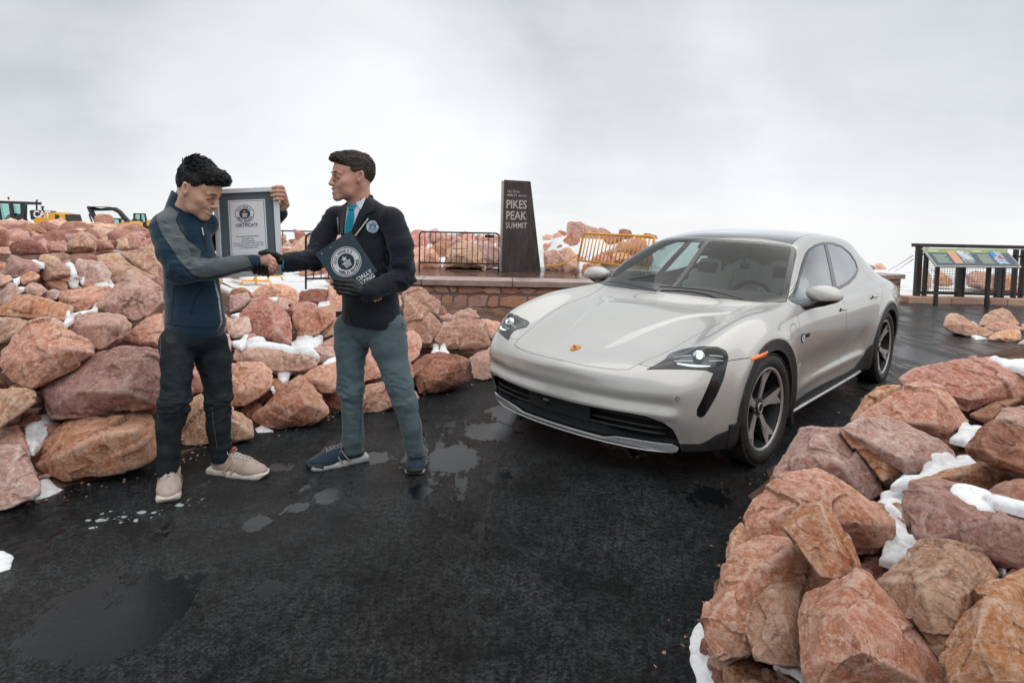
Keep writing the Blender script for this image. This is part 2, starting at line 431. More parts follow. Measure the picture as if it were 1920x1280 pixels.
RM = [rock_material('salmon_granite', (.46, .20, .14), (.60, .32, .24), (.84, .62, .53), (.22, .09, .065), 0),
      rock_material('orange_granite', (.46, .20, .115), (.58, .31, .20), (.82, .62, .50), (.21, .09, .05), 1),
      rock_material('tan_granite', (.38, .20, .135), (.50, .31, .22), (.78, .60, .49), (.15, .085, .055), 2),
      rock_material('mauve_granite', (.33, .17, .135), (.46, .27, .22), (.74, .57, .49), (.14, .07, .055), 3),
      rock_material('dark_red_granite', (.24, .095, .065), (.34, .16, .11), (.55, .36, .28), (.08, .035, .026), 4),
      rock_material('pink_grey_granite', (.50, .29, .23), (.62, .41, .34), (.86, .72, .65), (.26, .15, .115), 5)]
def snow_material():
    m, nt, b = material('snow', (.80, .82, .84), .75, spec=.2); b.inputs['Subsurface Weight'].default_value = .25; b.inputs['Subsurface Radius'].default_value = (.02, .025, .03)
    tc = nt.add('ShaderNodeTexCoord').outputs['Object']
    nt.l.new(nt.ramp(nt.noise(tc, 30, 6, .7), [(.3, (.60, .61, .62)), (.52, (.84, .86, .88))]), b.inputs['Base Color'])
    bm = nt.bump(nt.noise(tc, 12, 4), .3, .02); bm = nt.bump(nt.noise(tc, 130, 5, .7), .6, .004, bm); nt.l.new(bm, b.inputs['Normal']); return m
SNOW = snow_material()
def hull_planes(pts):
    bm = bmesh.new()
    for p in pts: bm.verts.new(p)
    bmesh.ops.convex_hull(bm, input=bm.verts[:])
    bmesh.ops.dissolve_limit(bm, angle_limit=R(4), verts=bm.verts[:], edges=bm.edges[:])
    bm.normal_update(); out = []
    c = sum((v.co for v in bm.verts), Vector())/max(1, len(bm.verts))
    for f in bm.faces:
        n = f.normal.copy(); d = n.dot(f.calc_center_median())
        if n.dot(c) > d: n = -n; d = -d
        out.append((n, d))
    bm.free(); return out
def rock_mesh(pts, h, k, seed, amp=1.0, chips=3):
    """angular boulder: smooth intersection of the hull's half-spaces, chipped and roughened. returns verts, quads"""
    pts = [Vector(p) for p in pts]; c = sum(pts, Vector())/len(pts); pts = [p-c for p in pts]
    lo = np.min([tuple(p) for p in pts], 0); hi = np.max([tuple(p) for p in pts], 0); size = float(np.median(hi-lo))
    pl = hull_planes(pts); rnd = random.Random(seed)
    for _ in range(chips):   # knock a few corners off
        n = Vector((rnd.uniform(-1, 1), rnd.uniform(-1, 1), rnd.uniform(-.6, 1))).normalized(); m = max(n.dot(p) for p in pts); pl.append((n, m-size*rnd.uniform(.01, .065)))
    pad = h*2.5; S_ = SDF(lo-pad, hi+pad, h); d = np.full(S_.n, -1e3, np.float32)
    for n, dd in pl:
        q = S_.X*n.x+S_.Y*n.y+S_.Z*n.z-dd
        hk = np.clip(.5-.5*(q-d)/k, 0, 1); d = q+(d-q)*hk+k*hk*(1-hk)
    S_.d = d; V, Q = S_.mesh()
    if len(V) == 0: return None
    # displacement along approximate normals (gradient of the field)
    P = V/size
    nrm = V/np.maximum(np.linalg.norm(V, axis=1), 1e-6)[:, None]
    a = V[Q]; fn = np.cross(a[:, 2]-a[:, 0], a[:, 3]-a[:, 1]); N = np.zeros_like(V)
    for j in range(4): np.add.at(N, Q[:, j], fn)
    N /= np.linalg.norm(N, axis=1)[:, None]+1e-9
    if (N*nrm).sum() < 0: N = -N; Q = Q[:, ::-1]
    sd = seed*7.13
    w = P+.35*np.stack([vnoise(P*1.7+sd+9*i, 3+i) for i in range(3)], 1)
    strat = fbm(w*[1.2, 1.2, 4.5]+sd, 3, seed % 50, ridged=True)      # layered breaks
    dsp = .006*fbm(P*2.3+sd, 3, seed % 97)+.007*strat+.013*fbm(w*4.5+sd, 5, 11, gain=.62, ridged=True)+.006*fbm(P*17+sd, 3, 5)
    if chips:   # fracture faces: piecewise planar breaks
        rs = np.random.RandomState(seed % 9999)
        for ns_, am in ((11, .10), (45, .07)):
            sd_ = P[rs.randint(0, len(P), ns_)]; tl = rs.randn(ns_, 3); tl /= np.linalg.norm(tl, axis=1)[:, None]; Pw = P+.03*np.stack([vnoise(P*9+sd+5*i, 2) for i in range(3)], 1)
            id_ = np.argmin(((Pw[:, None, :]-sd_[None])**2).sum(2), 1); dsp = dsp+am*np.clip(((P-sd_[id_])*tl[id_]).sum(1), -.25, .25)
    V = V+N*(dsp*size*amp)[:, None]
    return V+np.array(c), Q, N
def make_rock(name, outline, ridges, tone, label, group, seed, off=None, depth=None, thick=.55, tilt=.45, px_cell=2.6, amp=1., mat=None, k=None, cat='boulder', lift_all=.28, chips=3):
    n = len(outline); cx = sum(p[0] for p in outline)/n; cy = sum(p[1] for p in outline)/n
    x0, x1 = min(p[0] for p in outline), max(p[0] for p in outline); y0, y1 = min(p[1] for p in outline), max(p[1] for p in outline)
    d = depth or (hit(cx, .5*(cy+y1), off) if off is not None else hit(cx, y1-.05*(y1-y0), 0)+.12*(y1-y0)*3.5/F)
    s = min(x1-x0, (y1-y0)*1.6)*d/F; H_ = max(1., y1-y0); sp = (y1-y0)*d/F
    dd = lambda py: d+(cy-py)/H_*sp*2*tilt
    pts = [at(px, py, dd(py)) for px, py in outline]
    inner = [(cx+(px-cx)*.55, cy+(py-cy)*.55) for px, py in outline]
    rnd = random.Random(seed)
    if ridges: pts += [at(px, py, dd(py)-l*s) for px, py, l in ridges]
    if not ridges: pts += [at(px, py, dd(py)-s*lift_all*rnd.uniform(.5, 1.1)) for px, py in rnd.sample(inner, min(3, len(inner)))]
    back = [(cx+(px-cx)*.72, cy+(py-cy)*.72+.12*H_) for px, py in outline]
    pts += [at(px, py, dd(py)+s*thick) for px, py in back]
    h = px_cell*d/F; kk = k if k else .007*s
    if s/h > 110: h = s/110
    r = rock_mesh(pts, h, kk, seed, amp, chips)
    if r is None: return None
    V, Q, N = r; base = Vector((V[:, 0].mean(), V[:, 1].mean(), V[:, 2].min())); V = V-np.array(base)
    o = from_np(name, V, Q, mat or RM[tone], None, True); o.location = base
    tag(o, label, cat, group); return o
sc_ = lambda ox, oy, s: (lambda L: [(ox+p[0]/s, oy+p[1]/s)+tuple(p[2:]) for p in L])
TA, TB, TC, TD, TG, TH, TI, TJ, TK = sc_(0, 500, 2.783), sc_(0, 400, 5.817), sc_(420, 520, 4), sc_(660, 530, 4.923), sc_(1260, 640, 2), sc_(1620, 650, 4.267), sc_(1000, 400, 8), sc_(1600, 420, 4.572), sc_(740, 320, 3.84)
# (frame, outline, ridges, tone, label, options)
ROCKS = [
 (TA, [(190,965),(235,900),(330,810),(450,760),(560,745),(660,730),(740,742),(800,770),(815,830),(810,940),(790,990),(700,1040),(560,1080),(430,1100),(340,1118),(260,1085),(195,1040)], [(520,880,.35),(350,960,.3),(700,860,.33)], 1, 'wide rounded orange boulder lying on the asphalt left of the man in dark jeans', {}),
 (TA, [(170,640),(200,690),(230,770),(300,782),(420,765),(560,745),(700,728),(850,725),(850,440),(800,415),(640,398),(560,430),(490,480),(430,540),(360,590),(250,620)], [(560,500,.3),(740,480,.3),(400,650,.3),(640,650,.3)], 3, 'long mauve-brown boulder lying across the wide rounded orange one', {'off': .2}),
 (TA, [(0,440),(0,510),(40,570),(110,625),(160,640),(220,610),(330,560),(430,500),(505,450),(490,410),(440,370),(370,340),(300,285),(240,265),(165,275),(120,330),(60,390)], [(200,400,.3),(350,430,.3),(110,500,.25)], 0, 'bright salmon pointed boulder above the long mauve one at the left edge', {'off': .25}),
 (TA, [(-40,640),(-40,850),(0,835),(60,780),(130,740),(190,690),(180,650),(130,635),(60,632)], [(80,690,.3)], 2, 'tan wedge-shaped boulder at the left edge under the bright salmon one', {'off': .2}),
 (TA, [(-40,870),(-40,925),(90,930),(150,985),(175,965),(140,900),(95,820),(60,830)], [], 0, 'small reddish boulder squeezed above the lowest pinkish-tan rock at the left edge', {}),
 (TA, [(-60,925),(-60,1280),(60,1260),(110,1215),(200,1180),(205,1140),(180,1060),(150,970),(110,920),(60,920)], [(60,1080,.3),(100,950,.2)], 5, 'pinkish-tan boulder nearest the camera at the left edge of the asphalt', {}),
 (TA, [(95,800),(150,745),(215,770),(220,850),(150,880),(100,850)], [], 4, 'small dark red boulder in the gap beside the melting snow at left', {'off': .0}),
 (TA, [(350,340),(400,250),(470,235),(560,240),(640,255),(690,300),(680,340),(600,390),(520,440),(500,420),(440,365)], [(470,300,.25),(600,300,.25)], 3, 'grey-mauve faceted boulder behind the bright salmon one', {'off': .25}),
 (TA, [(480,210),(540,150),(640,70),(680,22),(720,50),(790,70),(850,100),(850,200),(800,240),(700,285),(660,250),(560,232)], [(690,110,.35),(600,190,.2)], 3, 'large peaked mauve boulder just left of the man in the navy jacket', {'off': .3}),
 (TA, [(640,385),(700,310),(760,265),(850,240),(850,425),(760,405),(700,402)], [], 0, 'orange boulder half hidden behind the hips of the man in the navy jacket', {'off': .25}),
 (TA, [(-20,255),(-20,215),(40,190),(70,150),(150,140),(250,165),(300,190),(385,205),(375,240),(340,285),(250,275),(140,270),(60,262)], [(150,200,.2)], 1, 'long flat layered orange-brown boulder at the left edge', {'off': .25}),
 (TA, [(-20,405),(-20,260),(80,265),(150,280),(130,320),(60,385)], [], 2, 'tan boulder at the left edge under the layered one', {'off': .22}),
 (TB, [(600,900),(640,850),(800,840),(950,850),(1080,800),(1200,800),(1210,850),(1100,930),(1040,1010),(900,1080),(780,1060),(760,960),(650,940)], [], 0, 'rugged salmon boulder with dark right end left of the large peaked one', {'off': .2}),
 (TB, [(450,900),(500,840),(600,820),(680,845),(620,945),(480,940)], [], 5, 'small pale grey-pink boulder behind the layered orange-brown one', {'off': .2}),
 (TB, [(230,860),(300,770),(350,740),(450,780),(520,830),(450,905),(330,890)], [(340,790,.3)], 3, 'block-shaped grey-mauve boulder in the left bank beside a pale one', {'off': .2}),
 (TB, [(40,840),(90,760),(150,745),(200,830),(235,870),(120,930),(40,1010),(-20,980),(-20,870)], [], 5, 'pale pink boulder at the left edge behind the layered one', {'off': .2}),
 (TB, [(-20,660),(120,670),(150,720),(90,760),(30,800),(-20,790)], [], 0, 'small pink boulder at the left edge below the dark mauve slab', {'off': .2}),
 (TB, [(160,740),(220,700),(320,625),(380,640),(440,680),(400,740),(250,790)], [], 1, 'small orange boulder below the dark mauve slab in the left bank', {'off': .2}),
 (TB, [(40,660),(60,540),(110,440),(200,480),(330,520),(450,560),(430,640),(350,650),(250,700),(120,690)], [(200,560,.3)], 3, 'dark mauve slanting slab in front of the long snow strip at far left', {'off': .2}),
 (TB, [(440,650),(450,540),(520,530),(680,540),(760,600),(830,640),(760,680),(600,700),(500,740),(450,690)], [], 2, 'domed tan-green boulder beside the dark mauve slab', {'off': .2}),
 (TB, [(410,510),(450,440),(540,450),(640,490),(710,550),(600,560),(480,550)], [], 2, 'low tan boulder poking above the domed one at the snow strip', {'off': .1}),
 (TB, [(540,710),(600,650),(750,640),(850,660),(900,710),(800,765),(650,740)], [], 1, 'low orange-tan boulder in front of the domed tan one', {'off': .2}),
 (TB, [(830,560),(840,500),(960,510),(1100,530),(1180,600),(1210,640),(1200,775),(1050,780),(930,760),(860,680)], [], 5, 'big pink and tan rounded boulder in the middle of the left bank', {'off': .2}),
 (TB, [(940,510),(1050,450),(1250,425),(1350,440),(1500,540),(1400,590),(1150,580)], [], 2, 'broad low tan boulder touching the right end of the snow strip', {'off': .1}),
 (TB, [(1150,560),(1350,560),(1450,570),(1560,640),(1700,700),(1600,760),(1400,780),(1230,770),(1200,640)], [], 2, 'tan-green boulder behind the large peaked mauve one', {'off': .15}),
 (TB, [(1300,430),(1450,390),(1680,355),(1730,560),(1730,720),(1560,640),(1480,560)], [], 2, 'broad tan boulder behind the elbow of the man in the navy jacket', {'off': .15}),
 (TB, [(490,760),(540,710),(680,730),(740,770),(760,850),(640,850),(560,830)], [], 4, 'dark cracked boulder in the left bank beside the block-shaped one', {'off': .15}),
 (TB, [(870,800),(930,745),(1030,770),(1080,820),(960,860),(890,840)], [], 1, 'small bright orange boulder left of the large peaked one', {'off': .15}),
 (TB, [(740,800),(830,750),(880,800),(930,860),(760,860)], [], 5, 'small grey-pink boulder between the dark cracked and bright orange ones', {'off': .15}),
 (TC, [(120,285),(200,200),(260,155),(330,150),(420,200),(500,290),(512,400),(500,500),(400,495),(290,490),(200,430),(190,330)], [(350,230,.25),(400,400,.25)], 0, 'tall salmon peaked boulder standing between the two men', {'off': .15}),
 (TC, [(200,140),(240,90),(300,50),(400,42),(520,70),(580,120),(560,190),(490,205),(470,180),(380,170),(250,165)], [(400,90,.2)], 0, 'rounded red boulder under the handshake behind the tall salmon one', {'off': .1}),
 (TC, [(560,190),(570,110),(640,85),(780,90),(790,190),(700,205)], [], 4, 'dark red boulder behind, right of the rounded red one between the men', {'off': .1}),
 (TC, [(40,130),(180,110),(200,160),(150,220),(40,270)], [], 5, 'grey-pink boulder beside the navy jacket between the men', {'off': .1}),
 (TC, [(170,200),(200,150),(380,150),(480,150),(490,240),(430,280),(200,260)], [], 3, 'grey-mauve boulder tucked behind the tall salmon one with a fleck of snow', {'off': .1}),
 (TC, [(20,300),(190,300),(205,400),(160,450),(70,460),(20,420)], [], 5, 'squarish brown-pink boulder left of the tall salmon one', {'off': .15}),
 (TC, [(470,240),(520,200),(620,180),(700,200),(700,250),(600,280),(490,290)], [], 0, 'low pink boulder between the dark red and the tan ones', {'off': .1}),
 (TC, [(510,290),(560,245),(680,240),(840,210),(840,310),(760,380),(700,430),(560,435),(510,380)], [(680,260,.2),(560,350,.2)], 1, 'tan-orange boulder left of the blazer of the man in grey trousers', {'off': .15}),
 (TC, [(715,350),(760,310),(840,300),(840,430),(760,450),(715,420)], [], 2, 'small tan boulder partly behind the blazer hem', {'off': .12}),
 (TC, [(60,580),(90,540),(160,530),(400,530),(560,550),(700,570),(720,620),(700,660),(560,705),(380,705),(260,650),(120,640),(65,620)], [(400,560,.2),(200,590,.2),(600,600,.2)], 3, 'long flat grey-mauve boulder carrying a strip of snow between the men', {'off': .15, 'thick': .9}),
 (TC, [(-30,650),(60,645),(180,640),(280,642),(350,690),(378,740),(350,820),(260,900),(150,965),(50,960),(-30,900)], [(250,700,.25),(120,850,.3)], 0, 'smooth-topped salmon-red boulder beside the knee of the man in dark jeans', {'off': .15}),
 (TC, [(235,1040),(270,980),(400,850),(500,770),(560,725),(600,730),(700,900),(800,990),(790,1030),(690,1090),(560,1110),(400,1135),(300,1110),(240,1060)], [(540,810,.32),(620,950,.32),(400,960,.3),(500,1040,.25)], 1, 'large triangular tan-orange boulder on the asphalt between the two men', {}),
 (TC, [(580,740),(640,690),(740,660),(860,620),(920,700),(900,865),(740,870),(650,820),(590,780)], [(700,770,.25)], 0, 'mauve-salmon boulder leaning over the triangular one by the grey trousers', {'off': .18}),
 (None, [(336,826),(342,779),(353,752),(385,735),(430,764),(455,780),(474,790),(477,815),(450,822),(410,828),(365,836),(338,834)], [(380,765,.25),(440,790,.2)], 2, 'brown boulder on the asphalt seen between the legs of the man in dark jeans', {}),
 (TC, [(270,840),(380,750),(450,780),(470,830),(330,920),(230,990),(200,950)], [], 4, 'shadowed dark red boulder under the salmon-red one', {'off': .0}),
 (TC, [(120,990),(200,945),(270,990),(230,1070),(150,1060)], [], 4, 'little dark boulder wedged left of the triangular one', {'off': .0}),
 (TC, [(110,520),(150,440),(210,415),(290,460),(310,500),(200,520),(150,545)], [], 0, 'small red boulder between two snow patches beside the dark jeans', {'off': .15}),
 (TC, [(650,540),(720,510),(850,520),(860,600),(760,650),(700,640)], [], 5, 'grey-pink boulder right of the snow-topped flat one', {'off': .12}),
 (TC, [(720,500),(830,440),(880,480),(860,550),(740,530)], [], 0, 'small red boulder just left of the grey trousers at thigh height', {'off': .12}),
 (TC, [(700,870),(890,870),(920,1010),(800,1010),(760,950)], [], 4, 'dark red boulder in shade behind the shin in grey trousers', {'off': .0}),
 (TC, [(770,210),(780,60),(860,60),(900,150),(890,260),(800,260)], [], 0, 'upright salmon boulder just left of the leather-gloved hand', {'off': .1}),
 (TC, [(-20,460),(60,475),(120,505),(110,545),(60,570),(-20,560)], [], 4, 'little dark boulder touching the dark jeans at thigh height', {'off': .1}),
 (TD, [(470,60),(550,30),(640,45),(740,120),(815,170),(820,230),(800,300),(700,270),(600,220),(470,160)], [(640,100,.2)], 2, 'pale tan boulder just right of the blazer hem in front of the stone wall', {'off': .15}),
 (TD, [(480,110),(560,140),(700,250),(838,380),(790,430),(730,560),(660,560),(560,490),(480,420)], [(600,270,.3),(730,380,.28)], 2, 'slanting tan boulder with dark underside right of the grey trousers', {'off': .18}),
 (TD, [(690,600),(760,450),(850,350),(1000,340),(1240,340),(1255,500),(1270,580),(1150,610),(920,625),(760,610)], [(860,400,.25),(1200,400,.25),(1100,540,.2)], 2, 'block-shaped brown boulder in front of the stone wall by the car nose', {'off': .18}),
 (TD, [(800,320),(880,275),(970,320),(940,360),(850,365)], [], 3, 'small mauve boulder on top of the block-shaped brown one', {'off': .15}),
 (TD, [(915,300),(1000,250),(1100,235),(1190,320),(1100,350),(960,345)], [(1040,280,.2)], 3, 'pointed mauve boulder against the stone wall above the block-shaped one', {'off': .15}),
 (TD, [(1180,330),(1250,330),(1370,370),(1350,490),(1290,520),(1240,440)], [], 0, 'pink boulder next to the far headlight of the car', {'off': .12}),
 (TD, [(440,450),(560,435),(620,480),(645,560),(620,680),(540,740),(450,720)], [(560,520,.25)], 0, 'salmon boulder right of the knee in grey trousers', {'off': .12}),
 (TD, [(525,760),(600,690),(700,650),(800,625),(950,670),(1080,720),(1050,850),(960,960),(800,1020),(620,1020),(590,950)], [(790,720,.32),(930,740,.25),(650,850,.25),(820,900,.3)], 4, 'broad red and mauve fractured boulder on the asphalt between the trousers and the car', {}),
 (TD, [(1080,690),(1160,640),(1290,600),(1400,650),(1400,850),(1240,900),(1120,890),(1100,800)], [(1180,700,.25)], 3, 'brown-pink boulder beside the front corner of the car', {}),
 (TD, [(-60,700),(60,600),(170,550),(330,800),(300,865),(100,915),(-60,880)], [(160,700,.25)], 0, 'salmon boulder seen between the legs in grey trousers, upper one', {'off': .12}),
 (TD, [(-60,970),(100,940),(330,920),(400,1000),(395,1130),(260,1190),(120,1200),(-60,1160)], [(200,980,.25)], 2, 'tan boulder on the asphalt between the legs in grey trousers, lower one', {}),
 (TD, [(510,830),(590,850),(610,940),(560,970),(510,960)], [], 0, 'small salmon boulder touching the left end of the fractured red one', {}),
 (TD, [(790,300),(830,190),(880,260),(880,310)], [], 4, 'small dark brown boulder behind the pale tan one at the wall foot', {'off': .05}),
 # ---- right-hand pile
 (TG, [(845,145),(900,110),(1000,80),(1100,60),(1200,60),(1300,90),(1400,120),(1400,190),(1250,220),(1110,265),(1040,200),(980,165),(860,160)], [(1050,150,.18),(1250,150,.2),(1120,220,.2)], 0, 'large flat-topped orange boulder at the back of the right-hand pile', {'off': .12, 'thick': .3}),
 (TG, [(690,295),(760,240),(840,180),(900,165),(1000,165),(1040,190),(1112,300),(1090,325),(1000,358),(880,320),(790,285)], [(1000,200,.22),(900,230,.15),(980,310,.25)], 0, 'smooth orange boulder in the right-hand pile nearest the rear wheel', {'off': .15}),
 (TG, [(670,300),(720,200),(780,165),(860,162),(800,240),(740,300)], [(760,200,.2)], 1, 'narrow rusty boulder left of the smooth orange one by the rear wheel', {'off': .08}),
 (TG, [(635,325),(700,290),(790,268),(880,310),(1000,370),(1068,425),(1060,445),(960,480),(880,498),(850,470),(740,390)], [(950,410,.2),(800,310,.1),(870,440,.2)], 5, 'flat sloping pink slab in the middle of the right-hand pile', {'off': .15, 'thick': .35}),
 (TG, [(620,330),(700,315),(760,360),(840,400),(855,490),(790,525),(740,440),(680,370)], [(800,420,.25)], 1, 'orange boulder between the sloping pink slab and the speckled grey-pink one', {'off': .15}),
 (TG, [(380,510),(400,460),(430,370),(460,335),(560,320),(650,325),(700,370),(760,440),(790,570),(740,600),(640,560),(530,500),(440,510)], [(560,360,.28),(620,450,.3),(470,430,.2)], 5, 'speckled grey-pink boulder in the right-hand pile right behind the front wheel', {'off': .15}),
 (TG, [(258,670),(300,580),(400,510),(540,475),(640,530),(740,600),(845,690),(820,740),(770,770),(700,780),(560,770),(400,760),(300,768),(265,720)], [(560,540,.3),(400,600,.28),(700,680,.25)], 0, 'mottled salmon boulder with black lichen flecks over the front of the right-hand pile', {'off': .18}),
 (TG, [(402,680),(470,620),(540,580),(590,620),(660,730),(702,840),(620,890),(560,880),(480,780)], [(560,630,.25),(640,780,.2)], 1, 'narrow upright orange-tan slab leaning on the mottled salmon boulder', {'off': .30}),
 (TG, [(118,1060),(130,1000),(200,830),(250,770),(350,740),(440,740),(520,810),(595,900),(520,960),(420,1000),(300,1100),(280,1170),(170,1200),(125,1120)], [(300,850,.28),(440,790,.25),(200,980,.25)], 0, 'brown-salmon boulder on the asphalt edge left of the rounded tan one', {'off': .1}),
 (TG, [(262,1130),(275,1030),(300,960),(360,880),(440,885),(520,930),(520,1010),(490,1100),(480,1215),(400,1215),(290,1190)], [(380,940,.28),(440,1080,.28)], 2, 'rounded tan boulder at the lower left of the right-hand pile', {'off': .15}),
 (TG, [(460,1040),(470,1000),(520,930),(600,890),(690,850),(740,870),(800,930),(900,1050),(1000,1190),(1020,1320),(480,1320),(470,1180)], [(700,900,.25),(600,1020,.3),(850,1080,.2),(700,1150,.33)], 0, 'largest pink-salmon boulder at the bottom of the right-hand pile', {'off': .22}),
 (TG, [(770,900),(860,820),(940,755),(1050,752),(1140,760),(1200,810),(1240,870),(1190,940),(1110,1010),(1060,1120),(1010,1190),(900,1050),(800,940)], [(1050,800,.25),(940,900,.3),(1080,950,.28)], 2, 'big brown faceted boulder right of the largest pink-salmon one', {'off': .18}),
 (TG, [(872,600),(890,520),(960,515),(1050,530),(1400,620),(1400,850),(1260,850),(1180,800),(1000,750),(930,755),(900,680)], [(960,560,.15),(1150,660,.25),(1300,680,.25)], 3, 'mauve boulder with white snow on top at the right edge', {'off': .18, 'thick': .4}),
 (TG, [(1015,1200),(1050,1120),(1080,1030),(1120,980),(1200,900),(1330,850),(1440,850),(1440,1320),(1030,1320)], [(1180,1000,.28),(1120,1150,.28)], 1, 'large orange-red boulder in the bottom right corner', {'off': .22}),
 (TG, [(1100,400),(1150,330),(1220,290),(1290,320),(1420,380),(1420,520),(1300,490),(1200,460),(1110,410)], [(1160,350,.2),(1180,420,.2),(1300,400,.2)], 4, 'dark brown angular boulder at the right edge above the thin orange slab', {'off': .15}),
 (TG, [(1205,300),(1240,250),(1330,235),(1420,245),(1420,350),(1280,335)], [], 3, 'mauve boulder at the right edge behind the dark brown angular one', {'off': .12}),
 (TG, [(880,530),(1000,490),(1150,455),(1290,480),(1310,505),(1200,560),(1050,550)], [], 1, 'thin flat rust-orange slab under the dark brown angular boulder', {'off': .05}),
 (TG, [(1190,560),(1300,510),(1420,490),(1420,620),(1250,600)], [], 0, 'smooth salmon boulder at the right edge behind the snow-topped mauve one', {'off': .05}),
 (TG, [(200,810),(220,720),(260,670),(310,770),(240,820)], [], 1, 'small rusty boulder at the asphalt edge left of the mottled salmon one', {}),
 (TG, [(190,1210),(250,1190),(340,1210),(380,1320),(200,1320)], [], 1, 'small orange boulder at the bottom beside the strip of snow', {}),
 (TG, [(350,1230),(430,1225),(500,1320),(370,1320)], [], 4, 'small dark boulder at the bottom under the rounded tan one', {}),
 (TG, [(730,600),(830,595),(890,620),(890,700),(820,670)], [], 2, 'small brown boulder between two snow patches left of the mauve one', {'off': .05}),
 (TG, [(1000,370),(1090,340),(1140,375),(1110,420),(1040,410)], [], 4, 'small shaded boulder under the smooth orange one', {'off': .0}),
 (TG, [(1110,280),(1220,225),(1310,210),(1270,260),(1190,310)], [], 4, 'dark boulder under the right end of the flat-topped orange one', {'off': .0}),
 (TG, [(1240,880),(1300,835),(1400,840),(1320,890)], [], 1, 'sliver of orange boulder above the one in the bottom right corner', {'off': .15}),
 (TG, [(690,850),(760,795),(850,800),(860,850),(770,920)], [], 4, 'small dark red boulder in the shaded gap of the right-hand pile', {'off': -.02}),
 # ---- island on the road at right
 (TJ, [(775,880),(785,790),(830,765),(900,775),(950,830),(1100,890),(1200,930),(1150,970),(980,960),(850,930)], [(880,830,.2)], 2, 'long brown boulder on the road island below the information panel', {}),
 (TJ, [(1070,870),(1120,780),(1200,735),(1290,720),(1370,770),(1440,860),(1250,900)], [], 2, 'rounded tan boulder at the back of the road island', {}),
 (TJ, [(1090,890),(1200,840),(1350,850),(1500,900),(1400,930),(1220,940)], [], 0, 'low reddish boulder in the middle of the road island', {}),
 (TJ, [(1150,990),(1200,930),(1300,900),(1430,910),(1440,990),(1380,1015),(1200,1005)], [], 1, 'orange boulder at the front of the road island', {}),
 (TJ, [(1395,1030),(1460,985),(1540,990),(1540,1045)], [], 5, 'small pink boulder at the right end of the road island', {}),
 (TJ, [(1430,860),(1480,840),(1560,850),(1560,910),(1450,900)], [], 2, 'small tan boulder behind at the right end of the road island', {}),
]
